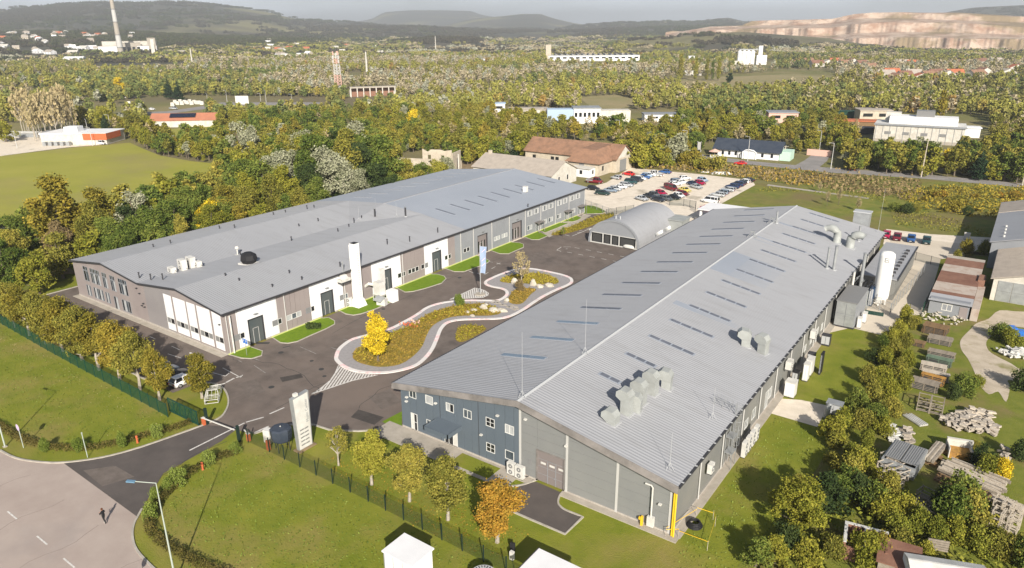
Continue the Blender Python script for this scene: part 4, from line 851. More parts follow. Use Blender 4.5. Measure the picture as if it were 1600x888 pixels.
acunit(-18.9,-.7,0,'left white condenser at the foot of the blue wall','condensers by the roller door',(1.0,.45,1.5)); acunit(-17.7,-.75,0,'right white condenser on the concrete by the roller door','condensers by the roller door',(1.1,.5,1.5))
def cabinet(x,y,lx,ly,h,label,m='white',name='cabinet',cat='cabinet',a=0,z=0):
    t=thing(name,label,cat,(x,y,z),a); b=MB(); b.box(-lx/2,-ly/2,.1,lx/2,ly/2,h); b.build('casing',m,t); b=MB(); b.box(-lx/2-.04,-ly/2-.04,h,lx/2+.04,ly/2+.04,h+.06); b.build('lid',m,t)
    b=MB(); b.box(-lx/2+.06,-ly/2-.02,.25,-.03,-ly/2,h-.12); b.box(.03,-ly/2-.02,.25,lx/2-.06,-ly/2,h-.12); b.build('door','flash' if m!='white' else 'cyl_white',t); b=MB(); b.box(-lx/2,-ly/2,0,lx/2,ly/2,.1); b.build('base','gutter',t); return t
cabinet(1.6,36.2,1.3,1.5,2.2,'large pale cabinet by the wall at the gravel pad'); cabinet(2.1,42.2,.7,1.2,2.6,'nearer of two tall white boxes along the right wall'); cabinet(2.0,44.6,.8,1.8,2.4,'farther of two tall white boxes along the right wall')
cabinet(3.3,45.6,.25,1.4,3.2,'thin black panel standing beside the white boxes','black','panel','panel'); cabinet(1.2,40.0,.8,1.0,2.0,'black plant unit between cabinet and white boxes','black')
cabinet(1.6,46.8,1.0,.9,2.3,'dark machine behind the white boxes by the wall','gutter'); cabinet(1.5,56.5,1.3,1.0,1.7,'dark generator by the right wall near the container','gutter')
cabinet(7.6,34.6,1.9,1.4,1.5,'grey table-like bench unit on the gravel pad','galv','bench_unit','bench'); cabinet(9.0,32.9,.5,.6,1.4,'small dark cabinet at the shaded end of the pad','gutter')
b=MB(); q=(7.02,32.83); b.tube([(q[0],q[1],0),(q[0]+.1,q[1],1.3),(q[0]+.3,q[1]+.2,2.0)],[.35,.35,.28],12); tag(b.build('upright_tank','galv'),'curved pale post-like tank at the corner of the gravel pad','tank')
b=MB(); b.tube([(-2.9,-.25,5.0),(-2.25,-.25,5.0),(-2.1,-.25,4.8),(-2.1,-.25,1.3)],.09,8); b.box(-2.45,-.45,.3,-1.75,-.06,1.4); tag(b.build('vent_pipe','white'),'white hooked pipe ending in a small box near the yellow corner pipes','pipe')
b=MB(); b.box(-3.1,-.5,0,-2.9,-.2,1.1); b.box(-3.3,-.5,.7,-3.15,-.3,1.0); tag(b.build('gas_valve','yellow'),'small yellow gas valve at the corner of the right hall','valve')
# open pit with yellow tape at the corner
t=thing('barrier_tape','yellow tape strung on stakes round the dig at the hall corner','barrier',(0,0,0)); st=[(0.96,4.29),(2.59,4.68),(3.12,3.82),(3.81,-0.08),(0.8,0.07),(-0.32,-0.48)]
for q in st: b=MB(); b.tube([(q[0],q[1],-.05),(q[0],q[1],1.1)],.025,5); b.build('stake','wood_pale',t)
b=MB()
for p,q in zip(st,st[1:]+st[:1]): b.beam((*p,1.0),(*q,.8),.012,.06)
b.build('tape','yellow',t)
b=MB(); q=(1.42,2.64)
for i in range(4): b.tube([(q[0]+(.75-.08*i)*math.cos(a),q[1]+(.75-.08*i)*math.sin(a),.12+.13*i) for a in [2*PI*k/18 for k in range(19)]],.09,6,cap=False)
tag(b.build('cable_coil','black'),'coil of thick black cable lying by the dig','cable')
# ================================================================ LEFT HALL
LX0,LX1,LY,LE=-120.8,-73.5,110.6,7.2
lh=thing('industrial_hall','long taupe and grey hall with double-gabled front, left of the yard','factory hall',(0,0,0))
PF=[(LX1+.45,7.0),(-85.3,8.65),(-97.1,7.25),(-109.0,8.65),(LX0-.45,7.0)]; PR=[(LX1+.45,7.05),(-97.1,9.6),(LX0-.45,7.05)]; YT=58.6
def ltop(x,P=PF):
    for a,c in zip(P[:-1],P[1:]):
        if c[0]<=x<=a[0]: return a[1]+(c[1]-a[1])*(a[0]-x)/(a[0]-c[0])-.2
    return 6.8
def extr(b,ring_,y0,y1):
    n=len(b.v); k=len(ring_); b.v+=[(x,y0,z) for x,z in ring_]+[(x,y1,z) for x,z in ring_]; b.f+=[tuple(range(n,n+k)),tuple(range(n+2*k-1,n+k-1,-1))]+[(n+i,n+k+i,n+k+(i+1)%k,n+(i+1)%k) for i in range(k)]; b.m+=[0]*(k+2)
b=MB(); extr(b,[(LX1-.6,0),(LX1-.6,6.75),(-85.3,8.4),(-97.1,7.0),(-109,8.4),(LX0+.1,6.75),(LX0+.1,0)],.1,YT); extr(b,[(LX1-.6,0),(LX1-.6,6.8),(-97.1,9.3),(LX0+.1,6.8),(LX0+.1,0)],YT+.01,LY-.1); b.build('wall','core',lh)
T_=lambda u,z,d:(LX1+d,u,z)
bays=[0,2.3,9.85,16.55,24.0,31.1,38.95,45.7,53.1,55.35,61.6,68.3,75.1,81.7,88.5,95.3,102.0,LY]
white=[(2.3,9.85),(16.55,24.0),(31.1,38.95),(45.7,53.1)]
doors=[(4.2,7.1,'door_dark'),(18.9,21.7,'door_dark'),(33.5,36.25,'door_dark'),(48.05,50.9,'door_dark'),(63.2,66.8,'door_taupe'),(76.35,80.4,'door_taupe')]
lop=[(a,c,.05,4.4) for a,c,_ in doors]
wins=[(1.45,2.55,'louvre'),(2.6,3.4,'dark_glass'),(8.65,9.7,'louvre'),(9.75,10.5,'dark_glass'),(11.5,12.5,'blind'),(12.55,13.5,'glass'),(13.55,14.5,'blind'),(15.5,16.5,'louvre'),(16.6,17.35,'dark_glass'),(23.1,24.0,'louvre'),(24.05,25.0,'glass'),(37.9,38.9,'dark_glass'),(39.0,40.0,'dark_glass'),(40.8,41.8,'dark_glass'),(41.85,42.85,'dark_glass'),(42.9,43.9,'dark_glass'),(44.6,45.6,'dark_glass'),(45.8,46.7,'louvre'),(51.95,52.9,'dark_glass'),(53.15,54.0,'dark_glass'),(58.2,59.2,'dark_glass'),(59.3,60.3,'dark_glass'),(69.2,70.3,'blind'),(70.35,71.5,'blind'),(72.2,73.3,'blind'),(73.35,74.4,'blind')]
lop+=[(a,c,1.75,2.7) for a,c,_ in wins]
up=[]
for s,e in ((82.8,87.6),(89.4,94.4),(96.4,101.2),(102.6,107.8)):
    m_=(s+e)/2; up+= [(s,m_-.35,4.65,5.95),(m_+.35,e,4.65,5.95)]
low=[(82.7,84.8,1.2,2.35),(86.6,87.9,.1,2.4),(89.4,91.4,1.2,2.35),(92.2,94.3,1.2,2.35),(96.2,98.2,1.2,2.35),(100.0,101.4,.1,2.4),(102.8,105.4,1.2,2.35),(107.0,108.4,.1,2.4)]
lop+=up+low
def lbm(u0,u1,p):
    um=(u0+u1)/2
    if um>55.35: return 'lb_grey'
    for a,c in white:
        if a<um<c: return 'white_wall'
    return 'taupe_wall'
facade(lh,T_,bays,.25,lambda y:6.85,lop,lbm,j=.012)
for a,c,g in wins: window(lh,T_,a,c,1.75,2.7,1,1,gm=g,fm='lb_grey' if g=='louvre' else 'frame',fw=.06,name='window' if g!='louvre' else 'louvre')
for a,c,z0,z1 in up: window(lh,T_,a,c,z0,z1,3,1,gm=['blind','glass'],fw=.07)
for a,c,z0,z1 in low: window(lh,T_,a,c,z0,z1,2,1,gm=['glass','blind'],fw=.07,name='window' if z0>.5 else 'entrance_door')
for s in (85.9,99.6,106.6):
    b=MB(); pbox(b,T_,s,s+2.6,2.5,2.62,0,1.5); pbox(b,T_,s,s+.1,.0,2.5,1.3,1.4); pbox(b,T_,s+2.5,s+2.6,.0,2.5,1.3,1.4); b.build('canopy','fascia',lh)
for a,c,g in doors:
    b=MB(); pbox(b,T_,a,c,.05,4.4,-.45,-.3); d=b.build('sectional_door',g,lh)
    b=MB(); m0=a+(c-a)*.32; pbox(b,T_,m0,m0+.06,.05,2.6,-.3,-.26); pbox(b,T_,m0+1.0,m0+1.06,.05,2.6,-.3,-.26); pbox(b,T_,m0,m0+1.06,2.55,2.61,-.3,-.26); b.build('wicket_frame','strip',d)
    b=MB(); pbox(b,T_,a,a+.1,.05,4.4,-.45,0); pbox(b,T_,c-.1,c,.05,4.4,-.45,0); pbox(b,T_,a,c,4.3,4.4,-.45,0); b.build('door_frame','gutter',lh)
    if g=='door_taupe':
        for k in range(3): b=MB(); pbox(b,T_,a+.5+k*1.1,a+.9+k*1.1,.4,2.9,-.3,-.27); b.build('door_window','dark_glass',d)
    b=MB(); mu=(a+c)/2; pbox(b,T_,mu-.35,mu+.35,5.0,5.12,0,.35); b.build('wall_lamp','galv',lh)
for y in (.5,11.3,24.0+.3,39.3,57.2,61.6,68.3,75.1,81.7,88.5,95.3,102.0,110.2):
    b=MB(); b.tube([(LX1+.12,y,.05),(LX1+.12,y,6.5),(LX1+.35,y,6.8)],.08,8); b.build('downpipe','strip',lh)
b=MB(); pbox(b,T_,-.02,4.1,0,.25,-.1,.06); last=7.15
for a,c,_ in doors[1:]+[(LY,0,0)]: pbox(b,T_,last,a-.05,0,.25,-.1,.06); last=c+.05
b.build('plinth','plinth',lh)
b=MB(); b.tube([(LX1+.35,1.0,0),(LX1+.35,1.0,6.3)],.13,8); tag(b.build('vertical_pipe','white'),'stout white pipe standing at the near corner of the left hall','pipe')
# double-gabled front
LF=lambda u,z,d:(u,-d,z)
fub=[LX0,-115.1,-110.4,-108.0,-105.3,-101.2,-97.1,-95.8,-89.9,-87.35,-83.3,-80.5,-76.45,LX1]; fub=sorted(set(fub+[-109.0,-85.3]))
wb=[(-89.75,-87.5),(-86.95,-83.5),(-83.05,-80.75),(-80.25,-76.75),(-76.2,-73.95)]
fop=[(-117.05,-115.2,3.75,6.6),(-114.45,-110.9,3.75,6.65),(-110.05,-108.4,3.75,6.65),(-107.25,-105.55,3.75,6.65),(-104.4,-101.45,3.75,6.65),(-117.05,-115.4,.8,2.95),(-114.4,-110.8,.8,2.95),(-110.1,-108.6,.8,2.9),(-107.15,-105.7,.15,2.7),(-104.4,-101.5,.5,2.7)]
fop+= [(a,c,.55,6.8) for a,c in wb]
facade(lh,LF,fub,.3,ltop,fop,lambda u0,u1,p:'taupe_wall' if u1<-95.7 or u0>-89 else 'mid_wall',j=.006)
for (a,c) in wb:
    b=MB(); pbox(b,LF,a,c,2.75,6.8,-.05,.03); b.build('white_panel','white_wall',lh); b=MB(); pbox(b,LF,a,c,.55,1.7,-.05,.03); b.build('white_panel','white_wall',lh)
    n=2 if c-a<3 else 3; window(lh,LF,a,c,1.72,2.73,n,1,gm=['louvre','dark_glass'] if n==2 else ['louvre','dark_glass','louvre'],fw=.06)
for (a,c,z0,z1),n in zip(fop[:10],(2,6,3,3,4,3,6,3,2,4)):
    if z0>3:
        window(lh,LF,a,c,3.75,5.75,n,1,gm=['dark_glass','glass','blind'],fw=.05,fm='lb_grey'); window(lh,LF,a,c,5.85,z1,n,1,gm=['dark_glass','glass'],fw=.05,fm='lb_grey')
    else: window(lh,LF,a,c,z0,z1,n,1,gm=['dark_glass','blind','glass'],fw=.06,fm='lb_grey',name='window' if z0>.3 else 'entrance_door')
b=MB(); pbox(b,LF,LX0,LX1,0,.3,-.1,.08); b.build('plinth','plinth',lh); b=MB(); pbox(b,LF,LX0-.3,LX1,-.02,.06,.08,1.1); struct(b.build('pavement','concrete'))
for x,z in ((-98.0,6.0),(-97.3,5.2),(-96.6,3.5),(-97.2,3.0),(-96.4,2.9),(-74.3,4.9)):
    b=MB(); pbox(b,LF,x-.15,x+.15,z,z+.12,0,.3); b.build('wall_lamp','gutter',lh)
N_=lambda u,z,d:(LX0-d,u,z); facade(lh,N_,[0,13,26,40,54,68,82,96,LY],.0,lambda y:6.8,[],'taupe_wall')
K_=lambda u,z,d:(u,LY+d,z); facade(lh,K_,[LX0,-109,-97.1,-85,LX1],0,lambda x:ltop(x,PR),[],'lb_grey')
corr_roof('roof_sheet',list(zip(PF[:-1],PF[1:])),-.45,YT,lh,'roof')
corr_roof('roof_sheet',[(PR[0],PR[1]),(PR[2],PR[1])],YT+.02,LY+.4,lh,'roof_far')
b=MB(); b.poly([(-97.1,YT-11,7.27),(-85.0,YT+.05,8.66),(-97.1,YT+.05,9.62)]); b.poly([(-97.1,YT-11,7.27),(-97.1,YT+.05,9.62),(-109.2,YT+.05,8.66)]); b.poly([(PF[0][0],YT+.03,7.0),(-85.3,YT+.03,8.66),(-85.3,YT+.03,7.6)]); b.poly([(PF[4][0],YT+.03,7.0),(-109,YT+.03,8.66),(-109,YT+.03,7.6)]); b.poly([(-85.3,YT+.03,8.66),(-97.1,YT+.03,9.6),(-97.1,YT+.03,7.6),(-85.3,YT+.03,7.6)]); b.poly([(-109,YT+.03,8.66),(-97.1,YT+.03,9.6),(-97.1,YT+.03,7.6),(-109,YT+.03,7.6)]); b.build('hip_panel','roof',lh)
b=MB()
for a,c in zip(PF[:-1],PF[1:]): b.hexa([(c[0],-.5,c[1]-.24),(a[0],-.5,a[1]-.24),(a[0],-.42,a[1]-.24),(c[0],-.42,c[1]-.24),(c[0],-.5,c[1]+.06),(a[0],-.5,a[1]+.06),(a[0],-.42,a[1]+.06),(c[0],-.42,c[1]+.06)])
b.build('verge_trim','gutter',lh)
b=MB(); b.box(LX1+.4,-.5,6.72,LX1+.62,LY+.4,6.98); b.build('gutter','gutter',lh)
b=MB(); b.box(-97.35,YT,9.58,-96.85,LY+.4,9.7); b.build('ridge_cap','roof',lh)
def zl(x,y): return (ltop(x,PR) if y>YT else ltop(x))+.2
for k in range(9):
    y=64.2+5.3*k
    if y<108:
        skylight(lh,-86.6,-80.8,y,.5,3,lambda x:zl(x,90),'skylight',gap=.1); skylight(lh,-113.5,-107.5,y,.5,3,lambda x:zl(x,90),'roof' ,gap=.1)
# plant on the left roof
def on(x,y): return zl(x,y)-.05
Q=(-97.35,6.24),(-97.12,8.16),(-97.27,9.87),(-96.21,10.59)
for i,(q,s) in enumerate(zip(Q,((1.6,.9,.9),(1.7,1.0,1.9),(1.8,1.0,1.9),(1.3,.9,1.0)))): acunit(q[0],q[1],on(*q),['small white condenser at the left end of the roof row','tall white condenser, second from left on the left roof','tall white condenser, third from left on the left roof','small white condenser at the right end of the roof row'][i],'condensers on the left roof',s,-.1)
q=(-87.34,15.06); t=thing('roof_hood','black faceted smoke hood on the left hall roof','vent hood',(q[0],q[1],on(*q))); b=MB(); b.lathe([(1.1,.1),(1.5,.9),(1.35,1.7),(.7,2.1),(0.01,2.15)],0,0,7); b.build('hood','black',t); b=MB(); b.rbox(0,0,-.1,2.9,2.6,.3); b.build('kerb_frame','white',t)
q=(-96.88,19.18); t=thing('roof_vent','white ball-topped vent beside a bent pipe on the left roof','vent',(q[0],q[1],on(*q))); b=MB(); b.cyl(0,0,0,1.2,.12,8); b.lathe([(.05,1.1),(.35,1.25),(.4,1.5),(.25,1.75),(.01,1.8)],0,0,10); b.build('ball_vent','white',t); b=MB(); b.tube([(.9,0,0),(.9,0,.9),(1.1,.1,1.1)],.13,8); b.build('bent_pipe','gutter',t); b=MB(); b.rbox(.4,0,-.05,1.9,.6,.12); b.build('base','white',t)
vents=[(*(-98.62,1.01),.9),(*(-96.31,1.76),.9),(*(-93.93,2.58),.9),(*(-111.39,14.36),.5),(*(-114.62,27.2),.5),(*(-110.99,28.42),.5),(*(-84.39,8.3),.3),(*(-81.36,8.79),.3),(*(-95.88,30.96),.7),(*(-112.4,48.67),.7),(*(-102.31,43.33),.5),(*(-102.29,38.08),.4),(*(-92.15,39.95),.5),(*(-93.79,44.47),.4),(*(-96.17,48.15),.9),(*(-96.45,50.71),.9),(*(-76.03,11.28),.3),(*(-78.57,16.79),.4),(*(-75.15,16.64),.4),(*(-75.17,25.24),.7),(*(-77.49,39.55),.9),(*(-75.72,44.07),.9),(*(-75.54,52.43),.9),(*(-115.91,41.85),.4),(*(-115.1,44.6),.4),(*(-112.04,50.44),.4),(*(-73.33,82.77),.6),(*(-112.1,11.24),.4)]
vl=['first slender','second slender','third slender']
for i,(x,y,h) in enumerate(vents):
    q=(x,y); t=thing('roof_pipe',nth('vp')+' small dark vent pipe on the left hall roof','vent pipe',(q[0],q[1],on(*q)),0,'small vent pipes on the left roof'); b=MB(); b.cyl(0,0,0,h+.15,.11,8); b.build('pipe','gutter',t); b=MB(); b.cyl(0,0,h+.15,h+.3,.2,8,0,.06); b.build('cap','gutter',t)
for (x,y,h,lb) in ((*(-94.21,52.67),2.4,'slim dark flue behind the hip of the left roof'),(*(-87.69,55.67),2.2,'slim flue to the right of the roof hip')):
    q=(x,y); stack(q[0],q[1],h,.2,lb,'gutter',z=on(*q)); 
for (x,y,lb) in ((*(-96.33,49.84),'white rod at the left edge of the stained roof area'),(*(-98.93,57.51),'white rod above the roof hip'),(*(-89.34,54.56),'white rod between the two dark flues')):
    q=(x,y); mast(q[0],q[1],3.4,lb,z=on(*q))
q=(-81.22,93.22); cabinet(q[0],q[1],1.0,1.0,1.5,'small white box on the far roof of the left hall','white','roof_box','box',0,on(*q))
# chimney stack and dust plant outside the left hall
q=(-72.3,26.36); t=thing('exhaust_tower','white square exhaust tower standing on the third grass island','chimney',(q[0],q[1],0)); b=MB(); b.hexa([(-1.1,-1.1,0),(1.1,-1.1,0),(1.1,1.1,0),(-1.1,1.1,0),(-.7,-.7,1.5),(.7,-.7,1.5),(.7,.7,1.5),(-.7,.7,1.5)]); b.rbox(0,0,1.5,1.2,1.2,10.4); b.build('shaft','cyl_white',t); b=MB(); b.rbox(-.85,0,1.5,.35,.8,10.0); b.build('side_duct','cyl_white',t); b=MB()
for k in range(20): b.box(.69,-.2,2+k*.45,.74,.2,2.03+k*.45)
b.build('rung','galv',t); b=MB(); b.rbox(0,0,11.9,1.1,1.1,.05); b.build('outlet','black',t)
q=(-70.44,29.21); t=thing('dust_filter_unit','off-white dust filter with hoppers between chimney and wall','filter unit',(q[0],q[1],0)); b=MB(); b.rbox(-.5,1.2,1.4,1.6,1.5,2.4); b.build('filter_housing','white',t); b=MB(); b.hexa([(-.9,.9,.4),(-.1,.9,.4),(-.1,1.5,.4),(-.9,1.5,.4),(-1.6,.3,1.4),(.6,.3,1.4),(.6,2.1,1.4),(-1.6,2.1,1.4)]); b.build('hopper','white',t); b=MB(); b.rbox(1.5,2.4,0,1.6,1.5,2.2); b.build('control_cabinet','cyl_white',t)
b=MB(); b.rbox(1.3,-.1,0,1.7,1.1,1.3,.3); b.build('machine_base','white',t); b=MB(); b.hexa([(.3,-1.4,1.1),(1.9,-1.2,.9),(2.2,-.2,1.5),(.6,-.3,1.8)]+[(.3,-1.4,1.2),(1.9,-1.2,1.0),(2.2,-.2,1.6),(.6,-.3,1.9)]); b.build('sloping_lid','galv',t); b=MB()
for a in ((-1.4,.4),(.5,.4),(-1.4,2.0),(.5,2.0)): b.tube([(*a,0),(*a,1.5)],.06,5)
b.tube([(-1.6,1,3),(-2.4,.4,3.2),(-3.2,.2,2.6)],.3,10); b.build('frame','white',t)
q=(-75.22,35.14); t=thing('filter_silo','tall white filter box against the wall behind the chimney','filter unit',(-73.0,q[1]-2.2,0)); b=MB(); b.rbox(0,0,2.2,1.0,1.2,3.0); b.build('housing','white',t); b=MB(); b.rbox(0,0,0,.8,.9,2.2); b.build('leg_frame','white',t)
q=(-73.26,25.7); acunit(q[0]-.3,q[1]-.6,0,'beige fan unit at the foot of the exhaust tower','fan units',(1.3,.9,1.6),.5)
t=thing('wall_unit','grey hooded unit hanging high on the wall left of the chimney','vent',(LX1+.7,*(23.77,5.84))); b=MB(); b.rbox(0,0,-.4,1.2,2.2,.5); b.rbox(0,0,.1,1.0,1.4,.7,0,0,.6); b.build('hood','white',t); b=MB(); b.rbox(0,0,-.7,1.0,2.0,.3); b.build('louvre','gutter',t); b=MB(); b.cyl(-.3,.3,.7,3.2,.1,8); b.build('pipe','galv',t)
# oleander in the second island, parking sign on the first
q=(-71.29,14.74); b=MB()
tag(put('flattened_bush',npmesh('flattened_bush',leafquads(RNG,lobepts(RNG,[(q[0]+a,q[1]+c,.35,.8,.6,.35) for a,c in ((0,0),(.9,.2),(-.8,.2),(.2,-.6),(.3,.8))],500,.5),.35),4,[LEAF['dark']])),'dark sprawling bush in the middle of the second grass island','bush')
q=(-70.8,1.56); t=thing('parking_sign','small blue parking sign on a thin pole in the first grass island','sign',(q[0],q[1],0)); b=MB(); b.tube([(0,0,0),(0,0,2.8)],.035,6); b.build('pole','galv',t)
def textmesh(s,size,m,parent,mtx,name='lettering',ext=.01,bold=0):
    cu=bpy.data.curves.new(name,'FONT'); cu.body=s; cu.size=size; cu.extrude=ext; cu.align_x='CENTER'; cu.align_y='CENTER'; cu.offset=bold; cu.resolution_u=2
    o=bpy.data.objects.new(name+'_c',cu); C.objects.link(o); dg=bpy.context.evaluated_depsgraph_get(); me=bpy.data.meshes.new_from_object(o.evaluated_get(dg)); bpy.data.objects.remove(o); bpy.data.curves.remove(cu)
    me.transform(mtx); me.materials.clear(); me.materials.append(M[m]); return put(name,me,parent)
SX=Matrix.Rotation(PI/2,4,'X')     # upright text facing -Y
b=MB(); b.box(-.55,-.05,2.1,-.03,0,2.8); b.box(.03,-.05,2.1,.55,0,2.8); s_=b.build('sign_plate','blue_sign',t)
textmesh('P',.6,'paint',s_,Matrix.Translation((.3,-.06,2.45))@SX); textmesh('P',.6,'paint',s_,Matrix.Translation((-.3,-.06,2.45))@SX)

# ================================================================ ARCHED HALL
t=thing('arched_hall','grey barrel-vaulted hall with dark openings between the two long halls','hall',(-52.1,86.6,0)); AH=[(6.5*math.cos(q) if abs(math.cos(q))<.97 else 6.5*math.cos(q),6.0*math.sin(q)**.85 if math.sin(q)>0 else 0) for q in [PI*i/24 for i in range(25)]]
b=MB()
for (x0,z0),(x1,z1) in zip(AH[:-1],AH[1:]): b.poly([(x0,0,z0),(x0,22,z0),(x1,22,z1),(x1,0,z1)]); 
b.build('vault','roof',t,True)
b=MB(); b.poly([(x*.985,21.9,z*.985) for x,z in AH]); b.build('rear_wall','lb_grey',t)
b=MB(); top=[p for p in AH if p[1]>2.55]; b.poly([(x*.985,.05,z*.985) for x,z in top]+[(top[-1][0]*.985,.05,2.55),(top[0][0]*.985,.05,2.55)]); b.build('gable_panel','lb_grey',t)
b=MB()
for (x0,z0),(x1,z1) in zip(AH[:-1],AH[1:]): b.hexa([(x0*.94,-.1,z0*.94),(x0*1.01,-.1,z0*1.01),(x0*1.01,.2,z0*1.01),(x0*.94,.2,z0*.94),(x1*.94,-.1,z1*.94),(x1*1.01,-.1,z1*1.01),(x1*1.01,.2,z1*1.01),(x1*.94,.2,z1*.94)])
b.build('arch_trim','lb_grey',t)
b=MB(); b.box(-6.2,.0,.0,6.2,.12,.25); b.box(-5.9,-.02,2.45,5.9,.14,2.62)
for x in (-5.9,-2.75,-.6,1.45,5.75): b.box(x-.12,-.04,.2,x+.12,.16,2.5)
b.build('door_frame','strip',t)
for i,(x0,x1) in enumerate(((-5.75,-2.9),(-2.6,-.75),(-.45,1.3),(1.6,5.6))): b=MB(); b.box(x0,.5,.2,x1,.56,2.45); b.build('opening','core',t); 
b=MB(); b.lathe([(1.4,0),(1.35,.35),(.9,.6),(.01,.7)],0,0,12); o=b.build('wrapped_stack','white',t); o.location=(4.0,-.1,.25); o.scale=(1,.35,1)
for dx in (-.6,.5):
    b=MB(); b.cyl(dx,2.0,5.8,6.7,.16,8,0,.12); b.build('vent_pipe','flash',t)
b=MB(); b.box(5.2,17.5,0,9.2,22.5,3.3); b.box(5.0,17.3,3.3,9.5,22.8,3.5); b.build('side_annexe','hood',t)
q=(-59.53,89.58); cabinet(q[0],q[1],.9,.7,2.2,'white box standing at the left foot of the arched hall')
for i,(x,y) in enumerate(((-46.01,97.41),(-45.99,102.9),(-45.99,107.92))):
    q=(x,y); b=MB(); b.tube([(q[0]-.6,q[1]-2.2,1.3),(q[0]-.6,q[1]+2.2,1.3)],1.0,12); tag(b.build('white_tank','cyl_white',None,True),['nearest white drum lying by the arched hall','middle white drum by the arched hall','far white drum by the arched hall'][i],'tank')
sheet('alley',[(-45.6,84),(-37,84),(-37,112),(-45.6,112)],-.005,'concrete')
# ================================================================ EQUIPMENT YARD EAST OF THE RIGHT HALL
t=thing('side_building','low flat-roofed annexe with pale roof at the far end of the right hall','building',(.9,84,0)); b=MB(); b.box(.3,0,0,5.9,25.2,3.9); b.build('wall','side_wall',t); b=MB(); b.box(.1,-.2,3.9,6.1,25.4,4.1); b.build('roof','roof',t); b=MB(); b.box(6.1,-.2,3.8,6.25,25.4,4.2); b.build('gutter','gutter',t)
for k in range(9): b=MB(); b.box(4.6,1+2.4*k,4.1,5.3,1.25+2.4*k,4.5); b.build('roof_bracket','gutter',t)
b=MB(); b.box(2.0,9.5,4.1,2.8,11.8,4.7); b.build('roof_unit','louvre',t)
q=(5.2,80.3); t=thing('gas_tank','tall white cylindrical gas tank with dark square emblem beside the annexe','tank',(q[0],q[1],0)); b=MB(); b.lathe([(.01,1.0),(.8,1.05),(1.25,1.4),(1.3,2),(1.3,9.2),(1.2,9.7),(.8,10.0),(.01,10.1)],0,0,24); b.build('vessel','cyl_white',t,True)
b=MB()
for a in range(3): b.rbox(.95*math.cos(a*2.09+.5),.95*math.sin(a*2.09+.5),0,.25,.25,1.5)
b.build('leg','cyl_white',t); b=MB(); b.box(-.5,-1.34,.7,.5,-1.2,1.5); b.tube([(-.6,-1.35,1.8),(.6,-1.35,1.8)],.05,6); b.tube([(-.3,-1.35,.5),(-.3,-1.35,2.4)],.05,6); b.build('valve_box','white',t)
b=MB(); 
def onv(a,z,r=1.315): return (r*math.sin(a),-r*math.cos(a),z)
for (a0,a1,z0,z1) in ((-.1,.42,9.02,9.15),(-.1,.42,8.35,8.48),(-.1,-.01,8.35,9.15),(.33,.42,8.35,9.15),(.08,.24,8.62,8.88)):
    for i in range(3): u0=a0+(a1-a0)*i/3; u1=a0+(a1-a0)*(i+1)/3; b.poly([onv(u0,z0),onv(u1,z0),onv(u1,z1),onv(u0,z1)])
b.build('emblem','louvre',t)
stack(1.9,78.5,9.6,.28,'tall grey pipe beside the white gas tank, rising past the roof edge',z=0); stack(.9,76.6,6.5,.2,'shorter white flue next to the tall grey pipe','white',z=0)
t=thing('plant_container','grey flat-roofed plant container with panelled front by the right wall','container',(2.25,65.4,0)); b=MB(); b.box(-1.55,0,.25,1.55,9.2,4.5); b.build('body','lb_grey',t); b=MB(); b.box(-1.65,-.1,4.5,1.65,9.3,4.62); b.build('roof','louvre',t)
for x in (-1.5,.03):
    for z in (.3,2.45): b=MB(); b.box(x,-.05,z,x+1.46,0,z+2.05); b.build('front_panel','galv',t)
b=MB(); b.box(-1.6,0,0,1.6,9.2,.25); b.build('base','gutter',t)
for i,(x,y,lx,ly,h,m,lb) in enumerate(((1.6,75.9,1.6,1.6,2.6,'galv','square grey duct box behind the container'),(3.0,76.3,1.2,2.0,3.2,'hood','tall grey filter box behind the container'),(3.9,79.2,.7,1.6,3.4,'dark_blue','dark blue upright unit left of the white tank'),(2.9,81.2,1.6,1.3,2.2,'gutter','dark compressor among the pipes by the tank'),(1.7,80.3,1.2,1.4,2.0,'galv','pale pump box between wall and tank'),(4.4,66.9,.6,1.0,1.8,'white','white switch box right of the container'),(4.6,70.0,.6,1.2,1.7,'white','pale box farther along right of the container'))):
    cabinet(x,y,lx,ly,h,lb,m)
t=thing('pipework','tangle of grey pipes and cable trays between container and white tank','pipework',(0,0,0)); b=MB()
prr=random.Random(4)
for k in range(16):
    x,y=prr.uniform(.5,4.2),prr.uniform(75.5,83); z=prr.uniform(.6,4.4)
    if k%3==0: b.tube([(x,y,0),(x,y,z),(x+prr.uniform(-1,1),y,z+.1)],.09,6)
    else: b.tube([(x,y,z),(x+prr.uniform(-.4,.4),y+prr.uniform(1,3),z),(x+prr.uniform(-.3,.3),y+3.1,z-.8)],.08,6)
b.build('pipe','galv',t); b=MB()
for k in range(5): b.beam((.8+.8*k,75.6,3.0+.2*k),(.8+.8*k,83,3.0+.2*k),.12,.12)
b.build('cable_tray','gutter',t)
q=(5.08,76.48); b=MB(); b.rbox(q[0]+.2,q[1]-1.2,-.017,3.0,1.9,.03,.1); tag(b.build('green_mat','green_metal'),'dark green mat lying on the concrete in front of the white tank','mat')
